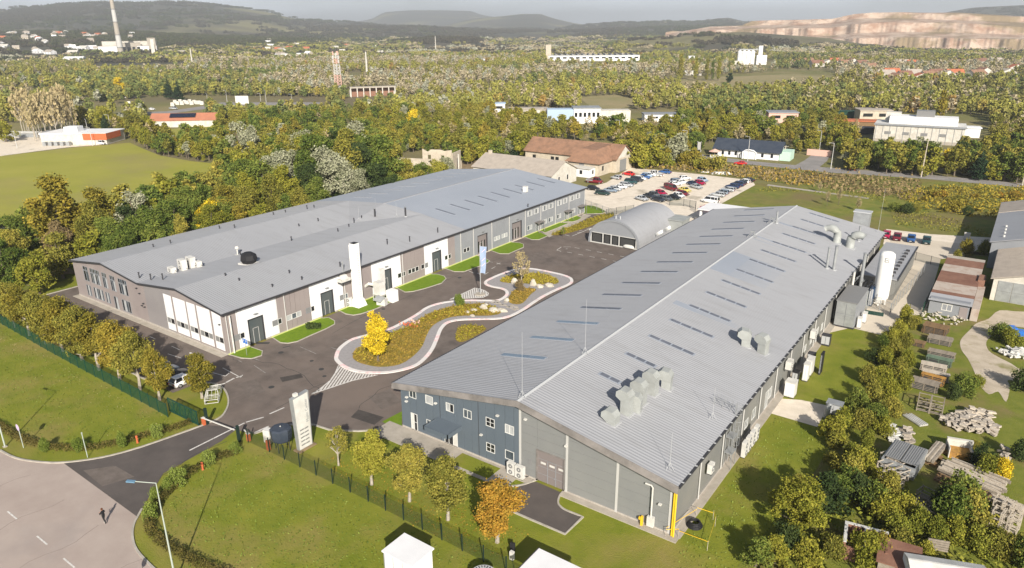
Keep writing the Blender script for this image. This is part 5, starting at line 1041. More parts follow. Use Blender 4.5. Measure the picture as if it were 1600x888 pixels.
# ================================================================ FENCES
NETG=netmat('green_net',(.015,.07,.04),.62); NETL=netmat('wire_net',(.03,.05,.03),.30); NETW=netmat('bare_wire_net',(.2,.2,.19),.22)
def fence(name,label,pts,step,h,netm,pm,posts_out=.12,tilt=0,rail=True,group=None):
    t=thing(name,label,'fence',(0,0,0)); me=None
    for a,c in zip(pts[:-1],pts[1:]):
        L=math.hypot(c[0]-a[0],c[1]-a[1]); n=max(1,round(L/step)); 
        for i in range(n+1):
            if i==n and c is not pts[-1]: continue
            x=a[0]+(c[0]-a[0])*i/n; y=a[1]+(c[1]-a[1])*i/n
            if me is None: b=MB(); b.box(-.045,-.045,-.1,.045,.045,h+posts_out); me=b.build('post',pm,link=False)
            o=put('post',me,t); o.location=(x,y,0)
            if i<n:
                x2=a[0]+(c[0]-a[0])*(i+1)/n; y2=a[1]+(c[1]-a[1])*(i+1)/n
                b=MB(); b.poly([(x,y,.04),(x2,y2,.04),(x2,y2,h),(x,y,h)]); b.build('net_panel',netm,t)
        if rail: b=MB(); b.beam((*a,h),(*c,h),.035); b.build('rail',pm,t)
    return t
fence('mesh_fence','long green screened fence between the left lawn and the hedge of trees',[(-124,-14.6),(-98.5,-15.3),(-70,-15.7),(-63.2,-15.85)],2.5,1.9,NETG,'green_metal')
fence('mesh_fence','thin dark wire fence across the front lawn, right of the entrance',[(-49.29,-13.58),(-45.38,-13.44),(-28.67,-13.4),(-12.9,-13.7),(3,-13.8)],2.85,1.8,NETL,'post_dark',rail=False)
t=thing('sliding_gate','green sliding gate leaf parked behind the left lawn fence','gate',(0,0,0)); b=MB(); A0=(-62.23,-16.44); A1=(-55.02,-15.95)
A0=(-64.2,-15.0); A1=(-57.6,-14.9); b.beam((*A0,.25),(*A1,.25),.12,.16); b.beam((*A0,2.1),(*A1,2.1),.1,.12)
for k in range(6): x=A0[0]+(A1[0]-A0[0])*k/5; b.beam((x,A0[1],.2),(x,A0[1],2.1),.08); 
for k in range(5): x=A0[0]+(A1[0]-A0[0])*k/5; x2=A0[0]+(A1[0]-A0[0])*(k+1)/5; b.beam((x,A0[1],.25 if k%2 else 2.1),(x2,A0[1],2.1 if k%2 else .25),.05)
b.build('frame','green_metal',t); b=MB(); b.poly([(*A0,.3),(*A1,.3),(*A1,2.1),(*A0,2.1)]); b.build('net_panel',NETG,t)
for (q,h,lb) in (((-57.27,-13.97),2.3,'left dark gate post beside the orange barrier motor'),((-50.32,-14.12),2.2,'right dark gate post by the entrance lawn')):
    b=MB(); b.rbox(q[0],q[1],0,.3,.3,h); tag(b.build('gate_post','post_dark'),lb,'post')
def barrier(q,q2,label):
    t=thing('barrier',label,'barrier',(q[0],q[1],0)); b=MB(); b.rbox(0,0,0,.38,.34,1.0); b.build('housing','orange',t); b=MB(); b.rbox(0,0,1.0,.42,.38,.05); b.build('cap','white',t)
    b=MB(); b.beam((0,0,.98),(q2[0]-q[0],q2[1]-q[1],1.0),.1,.12); b.build('arm','white',t); return t
barrier((-57.47,-14.3),(-51.61,-13.76),'orange barrier post on the left kerb with its white arm lowered over the lane'); barrier((-49.48,-13.35),(-50.63,-13.08),'orange barrier post on the right kerb of the entrance')
q=(-45.79,-13.22); b=MB(); b.rbox(q[0],q[1],0,.4,.35,1.3); tag(b.build('intercom_post','orange'),'small orange post beside the guard booth','post')
# yard fences round the car park
fence('wire_fence','light wire fence along the near edge of the car park',[(-80.61,119.11),(-77.2,117.58),(-64.92,111.61),(-59.23,109.7)],3,1.7,NETW,'galv')
fence('dark_gate','dark framed double gate between left hall and arched hall',[(-66.76,110.37),(-65.48,113.78),(-62.9,119)],2.6,1.8,NETL,'gutter')
fence('wire_fence','dark wire fence right of the arched hall with a kink',[(-57.88,131.51),(-54.28,132.99),(-50.28,131.98),(-48.73,127.67)],2.6,2.0,NETL,'gutter')
fence('wire_fence','pale mesh fence round the concrete yard beside the white tank',[(7.6,76),(7.9,84),(8.6,92),(9.4,104)],2.7,2.0,NETW,'galv'); fence('wire_fence','short pale mesh fence in front of the white tank',[(3.9,77.2),(7.6,77.0)],1.9,1.8,NETW,'galv')
fence('wire_fence','dark green fence between the concrete yard and the long shed',[(12.2,80),(12.3,92),(12.2,104)],3,1.9,NETG,'green_metal')
fence('wire_fence','wire fence across the far end of the concrete yard',[(0.87,114.38),(6.68,113.27),(12.73,110.51)],3,1.8,NETL,'gutter')
# ================================================================ LAMP POSTS, POLES, SIGNS
def lamp(q,h,label,arm=(-1.6,.0),m='lamp_grey',group=None,hm='lamp_head',r=.07):
    t=thing('street_lamp',label,'street lamp',(q[0],q[1],0),0,group); b=MB(); b.tube([(0,0,0),(0,0,h*.5),(0,0,h)],[r*1.3,r,r*.6],10); b.build('pole',m,t)
    b=MB(); b.tube([(0,0,h-.02),(arm[0],arm[1],h+.12)],r*.5,8); b.build('arm',m,t); d=Vector((arm[0],arm[1],0)).normalized(); b=MB(); b.beam((arm[0],arm[1],h+.1),(arm[0]+d.x*.75,arm[1]+d.y*.75,h+.16),.28,.12); b.build('lamp_head',hm,t)
    b=MB(); b.rbox(0,0,-.05,.4,.4,.12); b.build('foot','concrete',t); return t
lamp((-34.45,-31.9),10.6,'tall street lamp rising from the hedge at the front lawn',(-1.5,-1.0)); lamp((-72.8,-31.15),8.0,'street lamp at the left edge of the lawn',(-1.5,-.6))
q=(-70.62,-29.98); t=thing('road_sign','round lilac-backed road sign on a post at the left hedge','sign',(q[0],q[1],0)); b=MB(); b.tube([(0,0,0),(0,0,2.9)],.05,7); b.build('post','lamp_grey',t); b=MB(); b.tube([(0,-.06,2.85),(0,-.09,2.85)],.42,20); b.build('sign_disc','lilac',t)
q=(-62.06,-26.54); b=MB(); b.tube([(q[0],q[1],0),(q[0]-.1,q[1],3.2)],.05,7); b.rbox(q[0]-.1,q[1],3.2,.12,.12,.15); tag(b.build('post','lamp_grey'),'bare grey post at the kerb of the left lawn','post')
q=(-40.2,-36.2) ; t=thing('road_sign','round road sign on a post beside the public road, bottom left','sign',((-36.72,-34.71)[0],(-36.72,-34.71)[1],0)); b=MB(); b.tube([(0,0,0),(0,0,2.3)],.04,7); b.build('post','lamp_grey',t); b=MB(); b.tube([(0,-.05,2.0),(0,-.08,2.0)],.35,18); b.build('sign_disc','white',t)
def hydrant(q,label):
    t=thing('fire_hydrant',label,'hydrant',(q[0],q[1],0)); b=MB(); b.lathe([(.16,0),(.12,.05),(.11,.75),(.15,.8),(.13,.95),(.02,1.02)],0,0,10); b.build('body','orange',t); b=MB(); b.tube([(-.22,0,.68),(.22,0,.68)],.06,8); b.build('outlet','orange',t)
hydrant((-60.34,-21.44),'orange hydrant in the left hedge'); hydrant((-48.55,-20.17),'orange hydrant in the right hedge by a round bush')
# utility poles and lamps further away
for i,(x,y,h,lb) in enumerate(((*(-89.23,218.48),9,'lamp on a pole left of the black-roofed house'),(*(-62.95,214.59),9,'lamp on a pole in front of the black-roofed house'),(*(-33.5,215.22),9,'lamp on a pole at the side road junction'),(*(-46.66,253.99),8,'thin pole behind the pink wall by the junction'),(*(-131.31,242.29),8,'street lamp in the trees left of the car park'),(*(-107.32,262.74),6,'far lamp above the trees'),(*(-442.3,249.95),8,'street lamp on the distant road, first from left'),(*(-441.44,234.46),7,'lamp beside the memorial ground'),(*(-409.75,254.11),7,'double lamp on the distant road'),(*(-418.39,264.71),8,'lamp on the distant road near the crossing'),(*(-377.06,254.37),8,'pole on the distant road by an orange tree'),(*(-368.8,115.15),8,'lamp beside the white warehouse'),(*(-337.63,116.28),10,'tall floodlight by the big olive trees'),(*(-354.51,113.31),7,'short floodlight by the warehouse'),(*(-313.97,95.85),8,'floodlight at the red end of the warehouse'),(*(-334.43,73.89),7,'lamp in the warehouse yard'))):
    lamp((x,y),h,lb,(-1.2,.3) if i%2 else (-1.0,-.6),'strip',None,'strip',.12)
def upole(q,h,label):
    t=thing('utility_pole',label,'utility pole',(q[0],q[1],0)); b=MB(); b.tube([(0,0,0),(.15,0,h)],[.2,.13],8); b.build('pole','wood_pale',t); b=MB(); b.beam((-.9,0,h-.4),(1.1,0,h-.4),.12); b.build('crossarm','wood_pale',t)
    for x in (-.8,0.1,1.0): b=MB(); b.cyl(x,0,h-.35,h-.1,.06,6); b.build('insulator','white',t)
upole((-5.17,215.85),12.5,'wooden utility pole at the roadside before the dark wood'); upole((22.8,218.27),12,'wooden utility pole at the right edge by the road'); upole((-53.24,227.75),5,'short pole by the black-roofed house')
# ================================================================ TOTEM, BOOTH, KIOSKS
t=thing('totem_sign','tall white tapering company totem with lettering beside the entrance','sign',(-42.6,-10.4,0))
b=MB(); b.hexa([(-.24,-1.0,.1),(.24,-1.0,.1),(.24,1.0,.1),(-.24,1.0,.1),(-.24,-1.25,7.1),(.24,-1.25,7.1),(.24,1.2,7.3),(-.24,1.2,7.3)]); b.build('body','galv',t)
b=MB(); b.hexa([(.24,-.88,.2),(.27,-.88,.2),(.27,.88,.2),(.24,.88,.2),(.24,-1.05,7.0),(.27,-1.05,7.0),(.27,1.02,7.15),(.24,1.02,7.15)]); f=b.build('face','white',t)
RXX=Matrix.Rotation(PI/2,4,'Z')@SX
textmesh('Music Center',.56,'galv',f,Matrix.Translation((.285,.62,4.9))@Matrix.Rotation(PI/2,4,'Z')@SX@Matrix.Rotation(PI/2,4,'Z'),bold=0)
for i in range(5):
    z=2.7-.5*i; b=MB()
    for k in range(2): b.hexa([(.275,-.62+.66*k,z-.10),(.285,-.62+.66*k,z-.10),(.285,-.02+.62*k,z-.07),(.275,-.02+.62*k,z-.07),(.275,-.62+.66*k,z+.07),(.285,-.62+.66*k,z+.07),(.285,-.02+.62*k,z+.10),(.275,-.02+.62*k,z+.10)])
    b.build('text_line','louvre',f)
b=MB(); b.box(-.55,-1.3,-.02,.6,1.3,.12); b.build('plinth','dirt',t); b=MB(); b.rbox(0,-.5,7.2,.4,.5,.35); b.build('lamp','white',t)
q=(-44.47,-12.15); t=thing('guard_booth','dark blue-grey octagonal booth on slim legs by the entrance','booth',(q[0],q[1],0)); b=MB(); b.lathe([(.9,1.25),(1.15,1.45),(1.27,2.1),(1.3,2.85),(1.1,3.0),(.01,3.12)],0,0,8); b.build('body','slate',t); b=MB(); b.cyl(0,0,3.1,3.2,.08,8); b.build('finial','white',t)
for k in range(4): a=k*PI/2+.4; b=MB(); b.tube([(.95*math.cos(a),.95*math.sin(a),0),(.95*math.cos(a),.95*math.sin(a),1.5)],.05,5); b.build('leg','gutter',t)
q=(-47.28,-12); b=MB(); b.rbox(q[0],q[1],0,1.0,.8,1.7,.2); tag(b.build('meter_cabinet','white'),'small white cabinet left of the guard booth','cabinet')
t=thing('white_kiosk','white flat-topped kiosk on the front lawn','kiosk',(-17.35,-19.1,0)); b=MB(); b.box(-1.7,-1.35,0,1.7,1.35,2.85); b.build('wall','white_wall',t); b=MB(); b.box(-1.85,-1.5,2.85,1.85,1.5,3.0); b.build('roof','white_wall',t); b=MB()
for x in (-.6,.55): b.box(x-.02,-1.37,.05,x+.02,-1.35,2.85)
b.box(-1.75,-1.4,0,-1.66,-1.31,2.85); b.box(1.66,-1.4,0,1.75,-1.31,2.85); b.build('corner_trim','lb_grey',t); b=MB(); b.box(.7,-1.38,.1,1.5,-1.35,2.4); dr=b.build('door','cyl_white',t); b=MB(); b.box(.8,-1.42,1.1,.95,-1.38,1.2); b.build('handle','gutter',dr); b=MB(); b.box(-2.3,-1.7,-.06,2.6,1.7,.02); b.build('slab','dirt',t)
t=thing('white_canopy','white flat canopy with thin dark edge at the bottom of the lawn','canopy',(-5.4,-13.7,0)); b=MB(); b.box(-2.3,-1.6,2.75,2.6,1.6,2.95); b.build('roof','white_wall',t); b=MB(); b.box(-2.37,-1.65,2.7,-2.3,1.65,3.0); b.build('edge_trim','gutter',t)
for a in ((-2.2,1.5),(2.4,1.5),(-2.2,-1.5),(2.4,-1.5)): b=MB(); b.tube([(*a,0),(*a,2.75)],.05,6); b.build('leg','white',t)
t=thing('round_dial','round white clock-like dial with black tick marks tilted on a dark drum','clock',(-10.9,-16.3,0)); b=MB(); b.cyl(0,0,0,1.25,1.15,28); b.build('drum','post_dark',t); b=MB(); b.cyl(0,0,1.25,1.45,1.2,36); d=b.build('dial','flash',t); b=MB()
for k in range(24): a=2*PI*k/24; c,s=math.cos(a),math.sin(a); b.hexa([(r*c-w_*s,r*s+w_*c,1.45) for r,w_ in ((.85,-.035),(1.1,-.05),(1.1,.05),(.85,.035))]+[(r*c-w_*s,r*s+w_*c,1.47) for r,w_ in ((.85,-.035),(1.1,-.05),(1.1,.05),(.85,.035))])
b.build('tick_mark','black',d); b=MB(); b.beam((0,0,1.49),(.5,.35,1.49),.09,.03); b.beam((0,0,1.5),(-.2,.75,1.5),.07,.03); b.cyl(0,0,1.45,1.53,.3,16); b.build('hand','gutter',d)
q=(-10.9,-11.88); b=MB(); b.rbox(q[0],q[1],0,.4,.3,.9); tag(b.build('lawn_box','white'),'tiny white box on the lawn between dial and canopy','box'); q=(-11.15,-11.85); b=MB(); b.rbox(q[0]-.4,q[1]+1.0,0,.5,.15,.9,.4); tag(b.build('lawn_panel','black'),'small black panel standing in the lawn near the dial','panel')
# banner
q=(-57.67,43.71); t=thing('banner_flag','tall pole with long blue-grey banner on the striped triangle','flag',(q[0],q[1],.1)); b=MB(); b.tube([(0,0,0),(0,0,9.6)],[.07,.045],8); b.build('pole','flash',t); V=[]; n=10
b=MB()
for i in range(n):
    z0=9.4-5.2*i/n; z1=9.4-5.2*(i+1)/n; w0=1.25-.35*i/n; w1=1.25-.35*(i+1)/n
    for j in range(5):
        f0,f1=j/5,(j+1)/5; fn=lambda f,z,w: (.08+w*f*.72, w*f*.7+.09*math.sin(f*6+z*1.4), z-.18*f)
        p=[fn(f0,z0,w0),fn(f1,z0,w0),fn(f1,z1,w1),fn(f0,z1,w1)]; b.poly(p)
f=b.build('banner','flag',t,True); b=MB(); b.tube([(0,0,9.4),(.95,.9,9.25)],.02,5); b.build('arm','flash',t)
b=MB()
for z in (8.3,6.6,5.6): b.hexa([(.3,.16,z-.03),(.75,.62,z+.55),(.83,.66,z+.5),(.38,.2,z-.1)]+[(.3,.10,z-.03),(.75,.56,z+.55),(.83,.6,z+.5),(.38,.14,z-.1)])
b.build('stripe_logo','lilac',f)
# wire-frame car sculpture
q=(-62.86,-9.39); t=thing('wire_car_sculpture','car-shaped white wire frame sculpture on the grass bulge by the entrance','sculpture',(q[0],q[1],.05),2.45); b=MB()
side=[(-2.1,.25),(-2.15,.75),(-1.2,.95),(-.6,1.45),(.7,1.45),(1.35,.95),(2.1,.85),(2.15,.3)]
for y in (-.85,.85):
    k=.8 if abs(y)>.5 else 1
    p=[Vector((x,y*(1 if z<1 else .8),z)) for x,z in side]; b.tube(p+[p[0]],.04,5)
for x,z in side: w_=.85 if z<1 else .68; b.tube([(x,-w_,z),(x,w_,z)],.04,5)
for x in [-1.9+.38*k for k in range(11)]:
    z=1.45 if -.6<x<.7 else (.9 if x<0 else .9); w_=.68 if z>1 else .85; b.tube([(x,-.85,.25),(x,-w_,z),(x,w_,z),(x,.85,.25)],.022,4)
for y in (-.5,0,.5): b.tube([(x,y,z) for x,z in side[1:-1]],.022,4)
b.build('wire_frame','white',t)
for x in (-1.3,1.3):
    for y in (-.88,.88): b=MB(); b.tube([(x+.33*math.cos(a),y,.33+.33*math.sin(a)) for a in [2*PI*k/12 for k in range(13)]],.035,4,cap=False); b.build('wheel_ring','white',t)
# boulders and stepping stones of the roundel
def rock(x,y,s,label,h=1.0,seed=0,group='boulders on the roundel'):
    r=np.random.default_rng(seed+7); b=MB(); n=9; P=[]
    for i,(z,k) in enumerate(((-.1,.95),(.25*h,1.0),(.6*h,.75),(.85*h,.35))):
        for j in range(n): a=2*PI*j/n; q=s*k*r.uniform(.75,1.15); b.v.append((x+q*math.cos(a)*1.25,y+q*math.sin(a)*.85,.05+z*s*1.1+r.uniform(-.05,.05)))
    for i in range(3):
        for j in range(n): b.f.append((i*n+j,i*n+(j+1)%n,(i+1)*n+(j+1)%n,(i+1)*n+j)); b.m.append(0)
    b.f.append(tuple(range(3*n,4*n))); b.m.append(0); return tag(b.build('boulder','stone'),label,'boulder',group)
rl=['small pale boulder, leftmost of the group in the main bed','low boulder above the leftmost one','tall upright boulder behind the group','small boulder at the lower rim of the main bed','flat slab boulder at the rim of the bed','biggest pale boulder of the main bed','long boulder right of the biggest','upright boulder with bright face beside the brown shrub','tall leaning boulder in the upper bed','block at the foot of the leaning boulder','long low boulder on the paving right of the upper bed','boulder at the tip of the spoon-shaped bed']
for i,(x,y,s,h) in enumerate(((*(-53.75,34.93),.8,.5),(*(-53.38,36.3),.9,.6),(*(-52.53,38.01),1.0,1.2),(*(-52.15,34.19),.6,.5),(*(-53.31,39.79),.7,.5),(*(-50.27,38.06),1.3,.8),(*(-49.23,39.15),1.2,.5),(*(-55.92,52.41),.9,1.7),(*(-52.26,53.55),.9,1.9),(*(-50.62,53.33),.9,.9),(*(-49.47,55.01),1.3,.6),(*(-51.57,43.77),.7,.9))): rock(x,y,s*.74,rl[i],h,i)
me=None
sp=[q for q in ((-53.13,41.5),(-52.45,41.57),(-51.96,41.9),(-51.1,41.31),(-50.61,41.64),(-49.57,41.19),(-48.91,41.27),(-47.89,40.82),(-47.6,41.4),(-52.84,42.49),(-53.53,42.42),(-49.27,42.17),(-51.18,42.83),(-48.33,42.05))]
for i,q in enumerate(sp):
    b=MB(); r=np.random.default_rng(i); b.prism([(q[0]+(.42+.12*r.random())*math.cos(a),q[1]+(.3+.1*r.random())*math.sin(a)) for a in [2*PI*k/7 for k in range(7)]],.0,.10); tag(b.build('stepping_stone','concrete'),nth('ss')+' flat pale stepping stone between the beds, counted from the main bed','stepping stone','stepping stones between the beds')
# ================================================================ PERSON
def skinned(name,verts,edges,radii,m,parent,sub=2,root=0):
    me=bpy.data.meshes.new(name); me.from_pydata(verts,edges,[]); o=put(name,me,parent); me.materials.append(M[m]); md=o.modifiers.new('s','SKIN'); md.use_smooth_shade=True
    for i,r in enumerate(radii): me.skin_vertices[0].data[i].radius=(r,r*.85) if not isinstance(r,tuple) else r
    me.skin_vertices[0].data[root].use_root=True; s=o.modifiers.new('u','SUBSURF'); s.levels=sub; s.render_levels=sub; return o
q=(-48.23,-31.43); t=thing('person','person in black clothes with reddish hair walking on the road with bent arms','person',(q[0],q[1],-.02),1.9)
V=[(0,0,.95),(0,.0,1.15),(0,.02,1.38),(0,.02,1.5),(0,.03,1.6),(.1,0,.9),(.12,.14,.5),(.11,.12,.1),(.11,.24,.04),(-.1,0,.9),(-.12,-.12,.5),(-.11,-.26,.12),(-.11,-.14,.04),(.19,.01,1.42),(.30,.05,1.16),(.20,.22,1.22),(.12,.26,1.25),(-.19,.01,1.42),(-.30,.05,1.16),(-.18,.22,1.22),(-.1,.26,1.25)]
E=[(0,1),(1,2),(2,3),(3,4),(0,5),(5,6),(6,7),(7,8),(0,9),(9,10),(10,11),(11,12),(2,13),(13,14),(14,15),(15,16),(2,17),(17,18),(18,19),(19,20)]
R_d=[.15,.14,.16,.06,.06,.10,.075,.05,.045,.10,.075,.05,.045,.07,.05,.04,.035,.07,.05,.04,.035]
skinned('body',V,E,R_d,'cloth_black',t)
for s in (-1,1):
    b=MB(); b.hexa([(.06*s-.045,.0+.05*s,.0),(.06*s+.045+.05*s,.0+.05*s,.0),(.11*s+.05,.27*s*.5+.12,.0),(.11*s-.05,.27*s*.5+.12,.0)]+[(.06*s-.04,.05*s,.09),(.06*s+.09*s,.05*s,.09),(.11*s+.045,.27*s*.5+.1,.06),(.11*s-.045,.27*s*.5+.1,.06)]); b.build('shoe','shoe',t)
b=MB(); b.lathe([(.02,1.50),(.065,1.53),(.085,1.60),(.09,1.67),(.075,1.74),(.01,1.78)],0,.04,12); h=b.build('head','skin',t,True)
b=MB(); b.lathe([(.095,1.60),(.105,1.68),(.09,1.77),(.01,1.82)],0,.02,12); b.build('hair','hair',h,True); b=MB(); b.hexa([(-.012,.12,1.63),(.012,.12,1.63),(.012,.15,1.63),(-.012,.15,1.63),(-.008,.12,1.67),(.008,.12,1.67),(.008,.13,1.67),(-.008,.13,1.67)]); b.build('nose','skin',h)
for s in (-1,1):
    V=[(0,0,0),(0,.05,.0)]; Ee=[(0,1)]; Rr=[.03,.035]
    for k in range(4): V+=[(-.03+.02*k,.09+.01*(k in(1,2)),.0),(-.03+.02*k,.12,-.02)]; Ee+=[(1,2+2*k),(2+2*k,3+2*k)]; Rr+=[.010,.008]
    V+=[(.04*-s,.05,-.01)]; Ee+=[(0,10)]; Rr+=[.010]
    o=skinned('hand',V,Ee,Rr,'skin',t,1); o.location=(.10*s,.27,1.25)
# ================================================================ CARS
for k,c in dict(car_black=(.015,.015,.017),car_dark=(.03,.035,.045),car_teal=(.02,.06,.065),car_green=(.02,.045,.04),car_silver=(.42,.44,.46),car_greyblue=(.20,.25,.31),car_white=(.78,.78,.78),car_blue=(.03,.10,.28),car_navy=(.02,.035,.09),car_red=(.55,.02,.02),car_darkred=(.18,.015,.025),car_crimson=(.40,.01,.06),car_yellow=(.72,.60,.16),car_lightblue=(.35,.45,.58),car_grey=(.12,.13,.14)).items(): dm(k,c,.28,spec=.6)
CAR={}
def ring_body(b,st,m=0):
    "loft through stations (x, half width, z bottom, z shoulder, z top, top half width)"
    R=[]
    for (x,wd,zb,zs,zt,tw) in st: R.append([(x,-wd*.96,zb),(x,-wd,(zb+zs)/2),(x,-wd*.97,zs),(x,-tw,zt),(x,tw,zt),(x,wd*.97,zs),(x,wd,(zb+zs)/2),(x,wd*.96,zb)])
    n0=len(b.v); k=8
    for r in R: b.v+=r
    for i in range(len(R)-1):
        for j in range(k): b.f.append((n0+i*k+j,n0+i*k+(j+1)%k,n0+(i+1)*k+(j+1)%k,n0+(i+1)*k+j)); b.m.append(m)
    b.f.append(tuple(n0+j for j in range(k))); b.m.append(m); b.f.append(tuple(n0+(len(R)-1)*k+k-1-j for j in range(k))); b.m.append(m)
def car_proto(kind):
    L={'hatch':3.95,'sedan':4.5,'wagon':4.6,'suv':4.4,'van':5.0,'cabtruck':5.6}[kind]; h=L/2; wd=.88 if kind!='van' else .95
    Hs={'hatch':.92,'sedan':.90,'wagon':.92,'suv':1.05,'van':1.15,'cabtruck':1.1}[kind]; Ht={'hatch':1.48,'sedan':1.42,'wagon':1.46,'suv':1.68,'van':1.98,'cabtruck':1.95}[kind]
    t=thing(kind+'_proto','x','car',(0,0,0)); t.name='parked_car' if kind not in('van','cabtruck') else ('parked_van' if kind=='van' else 'pickup_truck')
    b=MB(); ring_body(b,[(-h,wd*.84,.42,Hs*.80,Hs*.86,wd*.7),(-h+.18,wd*.95,.26,Hs*.92,Hs*.98,wd*.8),(-h+.9,wd,.22,Hs*.98,Hs*1.03,wd*.84),(0,wd,.22,Hs,Hs*1.04,wd*.86),(h-1.1,wd,.22,Hs*.95,Hs*1.0,wd*.82),(h-.3,wd*.93,.25,Hs*.78,Hs*.84,wd*.74),(h,wd*.78,.38,Hs*.62,Hs*.68,wd*.6)]); body=b.build('body','car_white',t,True)
    xb,xf,rb,rf={'hatch':(-h+.12,h-1.05,-h+.45,h-1.75),'sedan':(-h+.75,h-1.25,-h+1.35,h-1.95),'wagon':(-h+.1,h-1.2,-h+.4,h-1.9),'suv':(-h+.1,h-1.05,-h+.4,h-1.65),'van':(-h+.06,h-.55,-h+.15,h-1.35),'cabtruck':(-.3,h-.7,-.1,h-1.45)}[kind]
    b=MB(); zb,zt=Hs*.98,Ht-.06
    P=[(xb,-wd*.93,zb),(xf,-wd*.9,zb-.06),(xf,wd*.9,zb-.06),(xb,wd*.93,zb),(rb,-wd*.76,zt),(rf,-wd*.72,zt),(rf,wd*.72,zt),(rb,wd*.76,zt)]; b.hexa(P); b.build('windows','dark_glass',t)
    b=MB(); ring_body(b,[(rb-.03,wd*.72,zt-.03,zt,zt+.02,wd*.6),(rb+.2,wd*.76,zt-.04,zt+.02,zt+.07,wd*.6),((rb+rf)/2,wd*.76,zt-.04,zt+.03,zt+.08,wd*.6),(rf-.1,wd*.73,zt-.04,zt+.01,zt+.05,wd*.58),(rf+.04,wd*.70,zt-.05,zt-.02,zt-.0,wd*.55)]); roof=b.build('roof','car_white',t,True)
    b=MB()
    for s in (-1,1):
        b.beam((xf-.02,s*wd*.9,zb-.05),(rf,s*wd*.73,zt),.07); b.beam((xb+.02,s*wd*.93,zb),(rb,s*wd*.77,zt),.12); m_=(xb+xf)/2-.1; b.beam((m_,s*wd*.945,zb),(m_+.02,s*wd*.765,zt),.07)
        if kind in('wagon','van','suv'): b.beam((xb+.9,s*wd*.94,zb),(rb+.8,s*wd*.77,zt),.07)
    pil=b.build('pillar','car_white',t)
    for x in (-h+.82,h-.80):
        for s in (-1,1):
            b=MB(); b.tube([(x,s*(wd-.18),.32),(x,s*(wd+.01),.32)],.325,16); wh=b.build('wheel','rubber',t); b=MB(); b.tube([(x,s*(wd),.32),(x,s*(wd+.025),.32)],[.21,.19],12); b.build('rim','rim',wh)
    for s in (-1,1):
        b=MB(); b.hexa([(h-.22,s*wd*.52,Hs*.60),(h-.02,s*wd*.50,Hs*.56),(h-.14,s*wd*.80,Hs*.58),(h-.36,s*wd*.84,Hs*.60),(h-.22,s*wd*.52,Hs*.75),(h-.04,s*wd*.50,Hs*.68),(h-.16,s*wd*.80,Hs*.70),(h-.36,s*wd*.84,Hs*.76)]); b.build('headlight','flash',t)
        b=MB(); b.box(-h-.015,s*wd*.62-.11,Hs*.62,-h+.1,s*wd*.62+.11,Hs*.84); b.build('tail_light','car_red',t)
        b=MB(); b.rbox(xf-.35,s*(wd+.06),Hs*.98,.14,.16,.13); b.build('mirror','car_white',t)
    b=MB(); b.box(h-.05,-.26,.42,h+.012,.26,.54); b.build('number_plate','white',t); b=MB(); b.box(h-.06,-.5,.5 if Hs<1 else .6,h+.004,.5,.5+.12 if Hs<1 else .75); b.build('grille','black',t)
    if kind=='cabtruck':
        b=MB(); b.box(-h,-.95,.75,-.35,.95,.85); b.box(-h,-.95,.85,-.35,-.9,1.2); b.box(-h,.9,.85,-.35,.95,1.2); b.box(-h,-.95,.85,-h+.05,.95,1.2); b.build('load_bed','galv',t)
    CAR[kind]=t; return t
used=set()
def car(kind,col,q,a,label,group=None):
    if kind not in CAR: car_proto(kind)
    p=CAR[kind]
    if kind in used: c=copy_tree(p)
    else: c=p; used.add(kind)
    c.location=(q[0],q[1],-.02); c.rotation_euler=(0,0,a); c['label']=label; c['category']={'van':'van','cabtruck':'pickup truck'}.get(kind,'car')
    if group: c['group']=group
    PAINT.append((c,col)); return c
PAINT=[]
def paint_all():
    for c,col in PAINT:
        for k in KID[c.name]:
            if k.name.split('.')[0] in ('body','roof','pillar','mirror'): slotmat(k,0,col)
G1='cars in the gravel car park'
